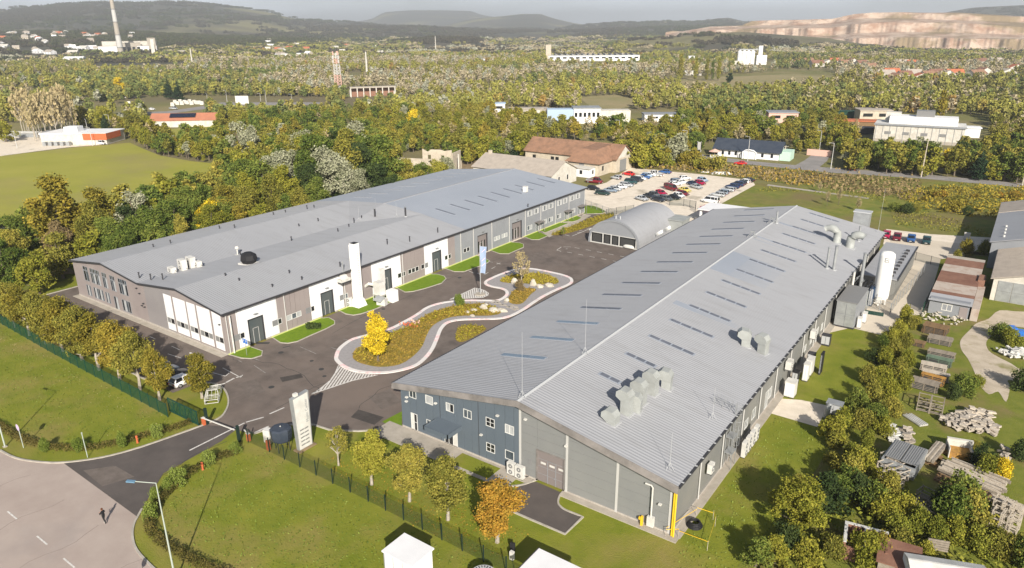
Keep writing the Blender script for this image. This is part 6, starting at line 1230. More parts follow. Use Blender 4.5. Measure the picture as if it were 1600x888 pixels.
CARS=[('hatch','car_black',*(-85.93,137.57),.1,'black hatchback at the head of the left row, beyond the hall corner'),
('wagon','car_green',*(-80.15,133.17),.08,'dark green estate car, nearest in the left row'),('sedan','car_greyblue',*(-80.15,138.07),.1,'grey-blue saloon beside the dark green estate'),('hatch','car_silver',*(-79.71,140.6),.1,'silver hatchback, third in the left row'),('sedan','car_white',*(-79.92,144.44),.1,'white saloon in the left row next to a silver hatchback'),
('wagon','car_silver',*(-79.75,148.07),.1,'silver estate between white saloon and teal car'),('suv','car_teal',*(-80.6,152.93),.1,'teal off-roader in the left row'),('suv','car_dark',*(-80.66,157.24),.1,'dark off-roader in the left row before the white cars'),('hatch','car_white',*(-80.54,159.86),.1,'white hatchback, after the dark off-roader'),('sedan','car_blue',*(-80.84,162.91),.1,'blue saloon in the upper left row'),('hatch','car_lightblue',*(-81,165.71),.1,'light blue hatchback in the upper left row'),('sedan','car_white',*(-80.68,167.53),.1,'pale saloon last in the left row'),
('hatch','car_silver',*(-87.98,156.85),2.9,'silver hatchback alone left of the red car'),('sedan','car_red',*(-87.63,165.09),3.0,'bright red saloon on the grass edge of the car park'),('cabtruck','car_white',*(-79.53,169.11),3.1,'white crew-cab pickup at the top of the car park'),('sedan','car_blue',*(-78.72,175.16),3.1,'dark blue car half behind the white pickup'),
('wagon','car_greyblue',*(-69.07,163.08),.9,'grey-blue estate in the middle block, back left'),('hatch','car_white',*(-68.65,168.42),.9,'white hatchback at the top of the middle block'),('sedan','car_white',*(-67.72,157.88),.9,'white saloon left in the middle block'),('hatch','car_white',*(-66.68,161.59),.9,'white hatchback in the centre of the middle block'),('van','car_darkred',*(-65.98,150.9),-.45,'dark red van at the left of the middle block'),('sedan','car_yellow',*(-61.45,151.13),-.45,'pale yellow saloon beside the dark red van'),
('sedan','car_navy',*(-63.18,161.51),-.45,'navy saloon right in the middle block'),('hatch','car_crimson',*(-61.53,163.81),-.45,'crimson hatchback right in the middle block'),('hatch','car_lightblue',*(-62.57,168.66),-.45,'light blue hatchback at the right end of the middle block'),('sedan','car_silver',*(-60.31,157.54),-.45,'silver saloon in front of the navy one'),
('sedan','car_silver',*(-67.17,133.06),-.35,'silver-grey saloon, leftmost in the front block'),('sedan','car_dark',*(-66.77,137.4),-.35,'dark saloon behind the leftmost silver one'),('hatch','car_grey',*(-66.25,139.83),-.35,'dark grey hatchback next to the magenta one'),('hatch','car_crimson',*(-65.58,142.92),-.35,'magenta hatchback in the front block'),('sedan','car_dark',*(-62.63,134.61),-.35,'dark saloon close behind the arched roof'),('wagon','car_grey',*(-61.3,137),-.35,'grey estate behind the arched roof'),('sedan','car_black',*(-60.12,139.81),-.35,'black saloon in the front block'),('hatch','car_white',*(-59.72,142.64),-.35,'white hatchback beside the dark red car'),('hatch','car_darkred',*(-59.81,145.72),-.35,'dark red hatchback at the right of the front block'),
('van','car_white',*(-49.46,141),3.05,'white minibus with dark windows at the near end of the right row'),('wagon','car_silver',*(-50.62,150.3),3.1,'silver estate next to the minibus'),('hatch','car_greyblue',*(-50.6,154.02),3.1,'grey-blue hatchback in the right row'),('wagon','car_silver',*(-50.74,158.85),3.1,'silver estate in the middle of the right row'),('sedan','car_navy',*(-51.04,164.31),3.1,'navy saloon in the right row'),('suv','car_navy',*(-50.86,167.94),3.1,'navy off-roader in the right row'),('hatch','car_dark',*(-50.85,170.93),3.1,'dark hatchback in the right row'),('hatch','car_white',*(-50.77,173.79),3.1,'white hatchback near the end of the right row'),('sedan','car_black',*(-50.48,176.71),3.1,'black saloon last in the right row'),
('sedan','car_crimson',*(-46.8,132.07),.3,'crimson car behind the far edge of the right hall roof')]
for k,c,x,y,a,lb in CARS: car(k,c,(x,y),a,lb,G1)
car('sedan','car_red',(-62.68,205.86),3.3,'bright red car driving on the road before the black-roofed house')
for k,c,x,y,lb in (('hatch','car_crimson',*(-1.73,129.48),'crimson hatchback, leftmost of four behind the right hall'),('hatch','car_darkred',*(0.72,128.8),'dark red hatchback, second of four behind the right hall'),('hatch','car_blue',*(3.65,129.15),'blue hatchback, third of four behind the right hall'),('hatch','car_teal',*(6.81,129.36),'dark teal hatchback, rightmost of four behind the right hall')): car(k,c,(x,y),-1.5,lb,'cars behind the right hall')
for i,(k,c,lb) in enumerate((('sedan','car_navy','navy car in the shade of the front hedge trees, farthest from the gate'),('hatch','car_silver','silver car under the hedge trees beside the navy one'),('sedan','car_black','black car between the two silver ones under the hedge trees'),('hatch','car_white','white car nearest the gate under the hedge trees'))): car(k,c,(-77.9+2.55*i,-9.2),1.6,lb,'cars parked under the front trees')
car('hatch','car_white',(-438.05,192.89),.3,'white hatchback parked behind the red-roofed building'); car('cabtruck','car_silver',(-430.01,202.47),.3,'silver pickup parked behind the red-roofed building'); car('van','car_white',(-314.45,99.97),.2,'white van at the corner of the sports field'); car('cabtruck','car_darkred',(-90.9,147.29),.1,'red flatbed truck parked by the old farmhouse')
paint_all()

# ================================================================ JUNK YARD
JR=random.Random(8)
def pallet_stack(q,lx,ly,n,m,label,a=0,name='timber_stack',cat='timber stack',gap=.22,slats=6,z=0):
    t=thing(name,label,cat,(q[0],q[1],z-.02),a); cache={}
    for i in range(n):
        zz=.05+gap*i
        for k in range(slats):
            y=-ly/2+ly*(k+.5)/slats+JR.uniform(-.03,.03); key='s'
            if key not in cache: b=MB(); b.box(-lx/2,-ly/slats*.36,0,lx/2,ly/slats*.36,.06); cache[key]=b.build('plank',m,link=False)
            if i==n-1 or k in(0,slats-1): o=put('plank',cache[key],t); o.location=(JR.uniform(-.08,.08),y,zz+.1); o.rotation_euler=(0,0,JR.uniform(-.03,.03))
        for x in (-lx*.4,0,lx*.4):
            if 'b' not in cache: b=MB(); b.box(-.06,-ly/2,0,.06,ly/2,.12); cache['b']=b.build('bearer',m,link=False)
            o=put('bearer',cache['b'],t); o.location=(x,0,zz-.03)
    b=MB(); b.box(-lx*.46,-ly*.46,0,lx*.46,ly*.46,.05+gap*(n-1)); b.build('filling','core' if slats<7 else m,t)
    return t
ST=[((15.1,71.6),3.6,2.6,6,'wood_brown','brown plank stack with two dark gaps, farthest of the row by the bushes'),((16.2,67.6),3.4,2.2,4,'wood_grey','grey-brown pallet stack, second in the row'),((13.4,64.6),2.2,1.6,3,'wood_brown','half-hidden brown boards beside the row of stacks'),
((17.0,61.2),3.6,1.5,5,'wood_grey','grey stack with three pockets in the middle of the row'),((17.0,58.6),3.4,1.3,5,'wood_green','greenish stack in the middle of the row'),((16.6,55.6),3.3,1.6,5,'wood_pale','pale pinkish board stack in the middle of the row'),((17.2,52.9),3.4,1.2,5,'wood_pale','pale plank stack leaning on the orange one'),((17.0,51.1),3.0,.9,6,'wood_orange','stack with orange beams on top'),((16.3,49.0),3.5,2.0,5,'wood_grey','low grey stack in the shade below the orange beams')]
for q,lx,ly,n,m,lb in ST: pallet_stack(q,lx,ly,n,m,lb,JR.uniform(-.12,.02))
def crate(q,lx,ly,h,m,label,a=0,nc=2,name='crate',cat='crate',z=0):
    t=thing(name,label,cat,(q[0],q[1],z),a)
    for k in range(nc):
        x0=-lx/2+lx*k/nc; x1=x0+lx/nc-.1; b=MB()
        for (x,y) in ((x0,-ly/2),(x1,-ly/2),(x0,ly/2),(x1,ly/2)): b.box(x-.05,y-.05,-.05,x+.05,y+.05,h)
        for zz in (.15,h*.5,h-.1):
            b.beam((x0,-ly/2,zz),(x1,-ly/2,zz),.08); b.beam((x0,ly/2,zz),(x1,ly/2,zz),.08); b.beam((x0,-ly/2,zz),(x0,ly/2,zz),.08); b.beam((x1,-ly/2,zz),(x1,ly/2,zz),.08)
        b.build('frame',m,t)
        for j in range(3): b=MB(); y=-ly/2+ly*(j+.5)/3; b.box(x0,y-.1,.12,x1,y+.1,.17); b.build('slat',m,t)
    return t
crate((17.75,42.69),3.0,2.4,1.6,'wood_grey','pair of open grey timber crates below the dark stack',.05,2)
for i,q in enumerate(((15.8,25.59),(16.62,25.39),(15.87,23.49),(16.7,23.18),(16.48,21.29))): crate(q,1.9,1.6,1.5,'wood_pale',['pale open rack upper left of the group below the mesh container','pale open rack upper right of the group below the mesh container','middle left open rack among the weeds','middle right open rack among the weeds','lowest open rack sunk in the weeds'][i],-.5,2,'open_rack','rack')
for i,q in enumerate(((19.92,20.51),(19.9,18.28),(20.61,17.76),(21.23,17.33))): crate(q,1.5,1.4,1.3,'wood_grey',['dark open crate at the top of the shaded group','dark open crate, left of the shaded group','dark open crate, middle of the shaded group','dark open crate, right of the shaded group'][i],-.3,1)
for i,q in enumerate(((26.34,22.77),(27.08,22.52),(27.75,22.24),(26.35,20.53),(27.06,20.3),(27.66,20.12),(25.84,16.99),(26.63,16.98),(27.32,16.79))): crate(q,1.0,1.3,1.7 if i<6 else 1.2,'wood_pale' if i<6 else 'wood_brown',('pale' if i<6 else 'rusty brown')+' open crate, '+['left','middle','right'][i%3]+' of the '+['back','centre','front'][i//3]+' row in the lower right corner',-.2,1)
t=thing('mesh_container','big grey steel mesh container with double lid in the junk yard','container',(16.9,26.4,0),-.12); b=MB(); b.box(-1.75,-2.6,.1,-1.65,2.6,1.6); b.box(1.65,-2.6,.1,1.75,2.6,1.6); b.box(-1.65,-2.6,.1,1.65,-2.5,1.6); b.box(-1.65,2.5,.1,1.65,2.6,1.6); b.build('side','galv',t)
for x in (-1.65,.05):
    b=MB(); b.box(x,-2.0,1.6,x+1.6,2.5,1.68); lid=b.build('lid','louvre',t)
    for k in range(7): b=MB(); b.box(x+.1+.23*k,-1.9,1.68,x+.14+.23*k,2.4,1.73); b.build('rib','galv',lid)
for z in (.5,1.0): b=MB(); b.box(-1.8,-2.85,z,1.8,-2.6,z+.25); b.build('rail','galv',t)
t=thing('plank_pile','long narrow pile of grey planks on brown beams','timber stack',(19.6,30.2,0),-.18)
for k in range(5): b=MB(); b.box(-.6+.24*k,-2.4+.1*(k%2),.6,-.38+.24*k,2.4,1.0+.04*(k%3)); b.build('plank','wood_pale' if k%2 else 'wood_grey',t)
for y in (-1.8,0,1.8): b=MB(); b.box(-.9,y-.12,0,.9,y+.12,.6); b.build('bearer','wood_brown',t)
t=thing('open_box','tipped cream box with an orange-brown inside','box',(*(21.87,32.37),0),.25); b=MB(); b.box(-1.2,-.9,0,-1.1,.9,1.3); b.box(1.1,-.9,0,1.2,.9,1.3); b.box(-1.1,.8,0,1.1,.9,1.3); b.box(-1.2,.9,.0,1.5,1.3,1.6); b.build('wall','white_plaster',t); b=MB(); b.box(-1.1,-.9,.0,1.1,.8,.75); b.build('inside_panel','wood_orange',t)
t=thing('timber_pile','large heap of long pale beams with brown boards underneath','timber stack',(23.6,27.2,0),-.28)
for k in range(20):
    b=MB(); b.box(-3.0+JR.uniform(-.4,.4),-1.7+.17*k,.7+.04*(k%4),3.0+JR.uniform(-.5,.5),-1.56+.17*k,.95+.07*JR.randrange(4)); o=b.build('beam','wood_pale' if k%3 else 'wood_grey',t); o.rotation_euler=(0,0,JR.uniform(-.04,.04))
for k in range(4): b=MB(); b.box(-2.8,-2.9+.3*k,.05,2.6,-2.7+.3*k,.3+.1*k); b.build('board','wood_brown',t)
b=MB(); b.box(-2.8,-1.5,0,2.8,1.5,.7); b.build('base_stack','wood_grey',t)
t=thing('timber_pile','row of grey beams at the right edge of the junk yard','timber stack',(28.3,23.9,0),-.25)
for k in range(7): b=MB(); b.box(-3,-.7+.2*k,.3,3,-.55+.2*k,.6+.05*(k%3)); b.build('beam','wood_pale',t)
t=thing('slat_bundle','bundle of thin white slats lying on the grass','timber stack',(*(16.6,38.31),0),-.7)
for k in range(8): b=MB(); b.box(-1.5+.1*(k%3),-.6+.16*k,.05,1.4,-.5+.16*k,.22+.06*(k%2)); b.build('slat','white',t)
def rubble(poly,n,label,m='rubble',s=(.3,.8),zm=.9):
    P=scatter_in(poly,n); cx,cy=P.mean(0); b=MB(); r=np.random.default_rng(n)
    for x,y in P:
        k=r.uniform(*s); z=r.uniform(0,zm)*max(0,1-math.hypot(x-cx,y-cy)/6)+.08; a=r.uniform(0,6.3); e=r.uniform(-.4,.4); dx,dy,dz=math.cos(a)*k,math.sin(a)*k,e*k; b.beam((x-dx*.7,y-dy*.7,z-dz*.7+.1),(x+dx*.7,y+dy*.7,z+dz*.7+.1),k*r.uniform(.5,1.0),r.uniform(.08,.28))
    return tag(b.build('rubble_heap',m),label,'rubble heap',kind='stuff')
rubble([(19.08,40.61),(20.5,42.19),(22.56,43.03),(24.65,42.75),(25.42,41.06),(24.52,39.17),(22.19,38.81),(20.11,38.84)],230,'heap of broken pale slabs across the junk yard',s=(.25,.7))
rubble([(20.36,43.69),(22.75,45.15),(24.66,45.08),(24.61,43.49),(22.54,43.21),(20.46,42.56)],50,'pale rubble on the upper side of the slab heap','wood_pale')
rubble([(13.65,35.49),(14.86,35.2),(15.8,32.75),(15.28,30.64),(14.11,31.75)],36,'scattered white debris beside the bushes','white',(.3,.9),.3); rubble([(15.49,34.89),(16.62,34.94),(17.17,31.95),(16.22,31.81)],24,'pile of greyish rubble behind the mesh container')
rubble([(25.81,35.77),(26.42,36.52),(26.59,34.04),(26.12,33.4)],12,'small pile of white slabs at the right'); rubble([(23.68,69.08),(25.99,71.54),(27.25,70.98),(27.34,67.71),(24.95,66.61)],60,'white and grey scrap by the gravel track','white',(.2,.7),.6); rubble([(11.68,83.27),(14.75,82.76),(17.66,82.93),(18.97,80.99),(18.18,77.03),(13.82,75.38),(12.08,76.95)],60,'scrap and pots along the front of the long shed','stone',(.2,.5),.5)
rubble([(23.23,25.99),(24.5,24.79),(25.42,24.08),(24.64,22.87),(23.11,23.82)],30,'dark scrap beside the beam heap','wood_brown')
b=MB(); q=(25.04,78.49); b.rbox(q[0],q[1],0,1.6,1.4,1.1,.4); b.rbox(q[0]+1.3,q[1]-.3,0,1.2,1.2,.9,.1); tag(b.build('covered_crate','blue_sign'),'blue covered crates by the weeds near the track','crate',kind='stuff')
t=thing('rusty_container','open rusty L-shaped container with white rim in the bushes','container',(*(16.11,7.86),0),.15); b=MB(); b.box(-1.8,-1.6,0,-1.6,1.6,2.0); b.box(-1.6,1.4,0,1.9,1.6,2.0); b.box(1.7,-1.6,0,1.9,1.4,2.0); b.box(-1.6,-1.6,0,1.7,-1.4,1.5); b.build('wall','rust_roof',t); b=MB(); b.box(-1.85,-1.65,2.0,-1.55,1.65,2.08); b.box(-1.55,1.35,2.0,1.95,1.65,2.08); b.box(-.1,-1.4,1.9,.1,1.35,2.08); b.build('rim','white',t)
t=thing('rusty_shed','low shed with rusty sheet roof half under the bushes','shed',(*(19.14,7.15),0),.1); b=MB(); b.box(-1.6,-1.6,0,1.6,1.6,1.8); b.build('wall','wood_grey',t); b=MB(); b.hexa([(-1.8,-1.8,1.7),(1.8,-1.8,1.7),(1.8,1.8,2.0),(-1.8,1.8,2.0),(-1.8,-1.8,1.8),(1.8,-1.8,1.8),(1.8,1.8,2.1),(-1.8,1.8,2.1)]); b.build('roof','rust_roof',t)
t=thing('covered_trailer','white tarpaulin-covered trailer at the bottom right','trailer',(22.9,6.6,0),.35); b=MB(); b.box(-3.2,-1.3,.7,3.2,1.3,2.6); b.build('tarpaulin','white_wall',t); b=MB(); b.hexa([(-3.2,-1.3,2.6),(3.2,-1.3,2.6),(3.2,1.3,2.6),(-3.2,1.3,2.6),(-3.2,-.1,3.0),(3.2,-.1,3.0),(3.2,.1,3.0),(-3.2,.1,3.0)]); b.build('tarpaulin_roof','white',t); b=MB(); b.box(-3.3,-1.35,.5,3.4,1.35,.7); b.build('chassis','gutter',t)
for x in (-2,2):
    for y in (-1.2,1.2): b=MB(); b.tube([(x,y-.1,.4),(x,y+.1,.4)],.4,14); b.build('wheel','rubber',t)
for k in range(4): b=MB(); b.box(-3.0+1.9*k,-1.33,.8,-2.95+1.9*k,-1.3,2.5); b.build('strap','galv',t)
textmesh('DKV',.7,'gutter',t,Matrix.Translation((1.6,-1.32,1.8))@SX)
t=thing('slatted_trailer','small grey slatted panel leaning behind the trailer','panel',(*(21.86,11.67),0),.3); b=MB()
for k in range(5): b.box(-.9,-.05,.6+.25*k,.9,.05,.78+.25*k)
b.build('slat','wood_grey',t)['kind']='stuff'
# ================================================================ SHEDS AND BARNS ON THE RIGHT
t=thing('long_shed','long low shed with patchy brown flat roof and pale blue front','shed',(12.9,80.8,0)); b=MB(); b.box(0,0,0,6.0,28.8,2.9); b.build('wall','lb_grey',t)
for i,(y0,y1,m) in enumerate(((0,2.4,'roof'),(2.4,4.2,'rust_roof'),(4.2,9.8,'pale_roof'),(9.8,17.2,'rust_roof'),(17.2,22.2,'pale_roof'),(22.2,27.2,'rust_roof'),(27.2,29.2,'concrete'))): b=MB(); b.hexa([(-.25,y0,2.9+(-.5 if i==0 else 0)),(6.3,y0,2.9+(-.5 if i==0 else 0)),(6.3,y1,2.95),(-.25,y1,2.95),(-.25,y0-(.5 if i==0 else 0),3.05+(-.45 if i==0 else 0)),(6.3,y0-(.5 if i==0 else 0),3.05+(-.45 if i==0 else 0)),(6.3,y1,3.12),(-.25,y1,3.12)]); b.build('roof_section',m,t)
SF=lambda u,z,d:(u,-d,z); window(t,SF,1.9,3.5,.95,2.2,2,1,gm='wood_brown',fm='white',fw=.14); b=MB(); b.box(4.6,-.06,0,5.8,0,2.1); b.build('door','taupe_wall',t); b=MB(); b.box(6.3,0,0,7.4,14,2.2); b.build('brick_annexe','pale_roof',t); b=MB(); b.rbox(6.6,15.5,0,1.1,4,3.4); b.build('chimney_stack','brick_wall',t)
def barn(x,y,lx,ly,h,rh_,label,roof,wall,ridge='y',name='barn',cat='building',a=0,z=0,wins=0,door=False,over=.4,chim=False,winm='dark_glass'):
    t=thing(name,label,cat,(x,y,z),a); b=MB(); b.box(-lx/2,-ly/2,0,lx/2,ly/2,h)
    if ridge=='y': n=len(b.v); b.v+=[(-lx/2,-ly/2,h),(lx/2,-ly/2,h),(0,-ly/2,h+rh_),(-lx/2,ly/2,h),(lx/2,ly/2,h),(0,ly/2,h+rh_)]; b.f+=[(n,n+1,n+2),(n+5,n+4,n+3)]; b.m+=[0,0]
    else: n=len(b.v); b.v+=[(-lx/2,-ly/2,h),(-lx/2,ly/2,h),(-lx/2,0,h+rh_),(lx/2,-ly/2,h),(lx/2,ly/2,h),(lx/2,0,h+rh_)]; b.f+=[(n,n+2,n+1),(n+3,n+4,n+5)]; b.m+=[0,0]
    b.build('wall',wall,t); X,Y=lx/2+over,ly/2+over; k=rh_/(lx/2 if ridge=='y' else ly/2)*over
    for s in (-1,1):
        b=MB()
        if ridge=='y': b.hexa([(s*X,-Y,h-k),(0,-Y,h+rh_),(0,Y,h+rh_),(s*X,Y,h-k),(s*X,-Y,h-k+.14),(0,-Y,h+rh_+.14),(0,Y,h+rh_+.14),(s*X,Y,h-k+.14)])
        else: b.hexa([(-X,s*Y,h-k),(-X,0,h+rh_),(X,0,h+rh_),(X,s*Y,h-k),(-X,s*Y,h-k+.14),(-X,0,h+rh_+.14),(X,0,h+rh_+.14),(X,s*Y,h-k+.14)])
        b.build('roof',roof,t)
    if wins:
        n=max(1,int(lx/wins)); 
        for i in range(n): u=-lx/2+lx*(i+.5)/n; b=MB(); b.box(u-.5,-ly/2-.04,h*.35,u+.5,-ly/2,h*.78); b.build('window',winm,t)
        n=max(1,int(ly/wins))
        for i in range(n): u=-ly/2+ly*(i+.5)/n; b=MB(); b.box(lx/2,u-.5,h*.35,lx/2+.04,u+.5,h*.78); b.build('window',winm,t)
    if door: b=MB(); b.box(lx/2,-1.3,0,lx/2+.06,1.3,min(3,h*.8)); b.build('door','louvre',t)
    if chim: b=MB(); b.rbox(lx*.2,0,h+rh_*.6,.7,.7,rh_*.4+1.0); b.build('chimney','brick_wall',t)
    return t
t=barn(29.0,106.0,15.4,23,4.2,2.2,'grey corrugated barn with pale double doors at the right edge','grey_roof','white_plaster',over=.5)
for i in range(40): b=MB(); y=-11.8+.6*i; b.beam((-8.1,y,4.22),(0,y,6.56),.14,.10); b.build('roof_rib','grey_roof',t)
for k in range(2):
    for z in (.1,2.0): b=MB(); b.box(-6.9+2.3*k,-11.58,z,-4.7+2.3*k,-11.5,z+1.85); b.build('door_leaf','galv',t)
t=barn(34.5,137,30,42,5.6,4.0,'big pale grey hall roof at the right edge beyond the barn','roof','lb_grey',over=.4)
for k in range(4): b=MB(); b.cyl(-13.2,-18+3.2*k,5.9,6.6,.2,8); b.build('roof_vent','white',t)
b=MB(); b.hexa([(-15.4,8,5.5),(-9,8,7.25),(-9,20,7.25),(-15.4,20,5.5),(-15.4,8,5.75),(-9,8,7.5),(-9,20,7.5),(-15.4,20,5.75)]); b.build('roof_patch','grey_roof',t)
q=(14.16,138.25); cabinet(q[0],q[1],1.2,.9,1.5,'small cream box at the end of the gravel lane','white_plaster')
# ================================================================ BUILDINGS BEHIND THE COMPOUND
barn(-113.0,139.0,31,15.5,4.2,3.4,'pale gable-ended house with grey roof right behind the left hall','grey_roof','white_plaster','x','house','house',0,0,0,over=.5)
t=bpy.data.objects['house']; 
for y in (-3.2,2.0): b=MB(); b.box(15.5,y-.5,1.5,15.56,y+.5,3.2); w_=b.build('window','frame',t); b=MB(); b.box(15.56,y-.38,1.6,15.6,y+.38,3.1); b.build('pane','dark_glass',w_)
b=MB(); b.rbox(-14,0,6.4,1.0,1.0,2.2); b.build('chimney','plaster',t)
t=thing('farmhouse','old farmhouse with hipped brown tile roof and cream walls behind the car park','house',(-110,172,0)); b=MB(); b.box(-21,-6,0,17,6,4.8); b.box(3,-15,0,15,-6,4.6); b.build('wall','plaster',t); b=MB(); b.poly([(17.02,-6,4.8),(17.02,6,4.8),(17.02,0,8.8)]); b.build('gable','white_plaster',t); b=MB(); b.poly([(-21.02,-6,4.8),(-21.02,0,8.8),(-21.02,6,4.8)]); b.build('gable','white_plaster',t)
b=MB()
for s in (-1,1): b.hexa([(-21.6,s*6.7,4.5),(-21.6,0,8.9),(17.6,0,8.9),(17.6,s*6.7,4.5),(-21.6,s*6.7,4.7),(-21.6,0,9.1),(17.6,0,9.1),(17.6,s*6.7,4.7)])
b.build('roof','tile_roof',t); b=MB(); hz=9.3
for A in ([(2.2,-15.8,4.4),(15.8,-15.8,4.4),(12,-11,hz-1),(6,-11,hz-1)],[(15.8,-15.8,4.4),(15.8,-5,4.4),(12,-2,hz-.6),(12,-11,hz-1)],[(2.2,-5,4.4),(2.2,-15.8,4.4),(6,-11,hz-1),(6,-2,hz-.6)],[(6,-11,hz-1),(12,-11,hz-1),(12,0,hz-.4),(6,0,hz-.4)]): b.hexa([(x,y,z-.15) for x,y,z in A]+A)
b.build('hip_roof','tile_roof',t)
for x in (-17,-9,-7,0): b=MB(); b.box(x-.7,-6.05,1.2,x+.7,-6,3.4); b.build('window','dark_glass',t)
b=MB(); b.box(7.5,-15.06,1.2,9.5,-15,4.2); b.box(17.0,-3.2,0,17.08,1.6,4.2); b.build('barn_door','louvre',t); b=MB(); b.box(15.02,-12.5,1.6,15.07,-11.3,3.2); b.build('window','dark_glass',t)
barn(-99.5,155.5,6.5,4.6,3.0,.3,'small white flat-roofed outbuilding in front of the farmhouse','white_plaster','white_wall','x','outbuilding','building',0,0,5)
t=thing('ruined_wall','roofless ruin with crumbling cream walls and empty windows','ruin',(-152,131,0),0.32); b=MB()
for (x0,x1,h,op_) in ((-14,-8,4.2,[(-12,-11,1.8,3.4)]),(-8,1,3.6,[]),(1,12,7.5,[(3,4.2,3.4,6.0),(8,9.2,3.4,6.0)])):
    for (u0,u1,p,t0,t1) in subpanels([x0,x1],0,lambda u,h=h:h+.5*math.sin(u*1.7),op_): b.hexa([(u0,-.2,p),(u1,-.2,p),(u1,.2,p),(u0,.2,p),(u0,-.2,t0),(u1,-.2,t1),(u1,.2,t1),(u0,.2,t0)])
b.build('front_wall','plaster',t); b=MB(); b.box(11.8,.2,0,12.2,8,6.8); b.box(-14,.2,0,-13.6,9,3.6); b.box(-14,9,0,12,9.4,2.8); b.build('side_wall','plaster',t); b=MB(); b.tube([(14,1,0),(14,1,6.5)],.25,6); b.build('free_pier','white_plaster',t)
rubble([(-165,118),(-138,127),(-136,133),(-160,126)],90,'tumbled blocks below the ruined walls','plaster',(.5,1.3),1.5)
t=thing('house','low white house with long black roof and pale mint end by the road','house',(-65,225.5,0),.08); b=MB(); b.box(-12,-4.6,0,11,4.6,3.0); b.build('wall','white_wall',t); b=MB()
for s in (-1,1): b.hexa([(-14,s*5.6,2.7),(-14,0,6.3),(12,0,6.3),(12,s*5.6,2.7),(-14,s*5.6,2.9),(-14,0,6.5),(12,0,6.5),(12,s*5.6,2.9)])
b.build('roof','slate',t); b=MB(); b.poly([(11.05,-4.6,3),(11.05,4.6,3),(11.05,0,6.2)]); b.build('gable','white_wall',t); b=MB(); b.box(11.2,-4,0,15,3.6,3.4); b.build('annexe','mint',t); b=MB(); b.tube([(-2,-6.4,0),(-2,-6.4,2.6),(-1,-6.4,3.3),(.5,-6.4,3.5),(2,-6.4,3.3),(3,-6.4,2.6),(3,-6.4,0)],.25,6); b.box(-1.6,-6.3,0,2.7,-4.6,2.9); b.build('arched_porch','white_wall',t)
for x in (-10,-7.5,-5,5,8.5): b=MB(); b.box(x-.45,-4.66,.8,x+.45,-4.6,2.3); b.build('window','dark_glass',t)
q=(-76.4,216); t=thing('parasol','pink-red market umbrella beside the black-roofed house','parasol',(q[0],q[1],0)); b=MB(); b.lathe([(2.4,2.3),(.05,3.3)],0,0,8); b.build('canopy','pink_plaster',t); b=MB(); b.cyl(0,0,0,2.8,.06,6); b.build('pole','white',t); b=MB(); b.box(-1.5,-.8,0,1.5,.8,1.0); b.build('counter','white',t)
q=(-43.79,240.98); b=MB(); b.box(q[0]-4.5,q[1],0,q[0]+4.5,q[1]+.3,2.4); tag(b.build('garden_wall','pink_plaster'),'short pink wall at the end of the side road','wall'); q=(-83.82,218.32); b=MB(); b.box(q[0]-.8,q[1],0,q[0]-.6,q[1]+.2,5.2); b.box(q[0]+.8,q[1],0,q[0]+1.0,q[1]+.2,5.2); b.box(q[0]-.8,q[1],2.0,q[0]+1.0,q[1]+.2,5); tag(b.build('billboard','strip'),'pale upright notice board left of the black-roofed house','sign')
q=(-62.2,184.73); b=MB(); b.rbox(q[0],q[1],0,7,1.6,.7,.5,0,.7); b.rbox(q[0]-5.5,q[1]-.6,0,3,.8,.4,.3,0,.8); tag(b.build('white_heap','white'),'long white heap of spoil beyond the car park','spoil heap'); q=(-27.38,216.34); b=MB(); b.tube([(q[0],q[1],-.1),(q[0]+.3,q[1],2.6),(q[0]+1.4,q[1],2.9),(q[0]+1.6,q[1],-.1)],.25,6); tag(b.build('play_frame','orange'),'orange frame standing beside the road','frame')
q=(-40.58,142.2); b=MB(); b.box(-44.5,118,3.3,-27,127,3.5); b.box(-44,118.5,0,-43.5,119,3.3); b.box(-28,118.5,0,-27.5,119,3.3); b.box(-44,126,0,-43.5,126.5,3.3); tag(b.build('white_canopy_roof','white_wall'),'white flat roof peeping over the far end of the right hall','canopy')
# warehouse left
t=thing('warehouse','white flat-roofed warehouse with orange-red end by the sports field','warehouse',(-326,100,0),.62); b=MB(); b.box(-17,-7,0,12,9,4.6); b.build('wall','white_plaster',t); b=MB(); b.box(-17.4,-7.4,4.6,12.4,9.4,5.0); b.build('roof','white_wall',t); b=MB(); b.box(2,-7.5,2.2,12.5,-7.05,4.9); b.box(12.05,-7.4,2.2,12.5,5,4.9); b.build('fascia','orange',t); b=MB(); b.box(-9,-2,5.0,-3,3,7.2); b.build('upper_storey','white_wall',t)
for k in range(5): b=MB(); b.box(-15+2.6*k,-10,0,-13.5+2.6*k,-8,1.6); b.build('stacked_goods','galv',t)
barn(-343,97,13,8,4.2,.3,'low grey shed left of the white warehouse','galv','white_plaster','x','shed','shed',.62); barn(-373,92,26,5,2.0,.4,'pale storage row along the yard edge behind the warehouse','white','galv','x','storage_row','shed',.5)
t=barn(-343,158.5,33,10,3.6,3.0,'long brick building with orange roof and solar panels','red_roof','white_plaster','x','building','building',.72,0,0); b=MB(); b.hexa([(-7,-3.9,4.95),(6,-3.9,4.95),(6,-1.2,6.6),(-7,-1.2,6.6),(-7,-3.9,5.1),(6,-3.9,5.1),(6,-1.2,6.75),(-7,-1.2,6.75)]); b.build('solar_panel','solar',t)
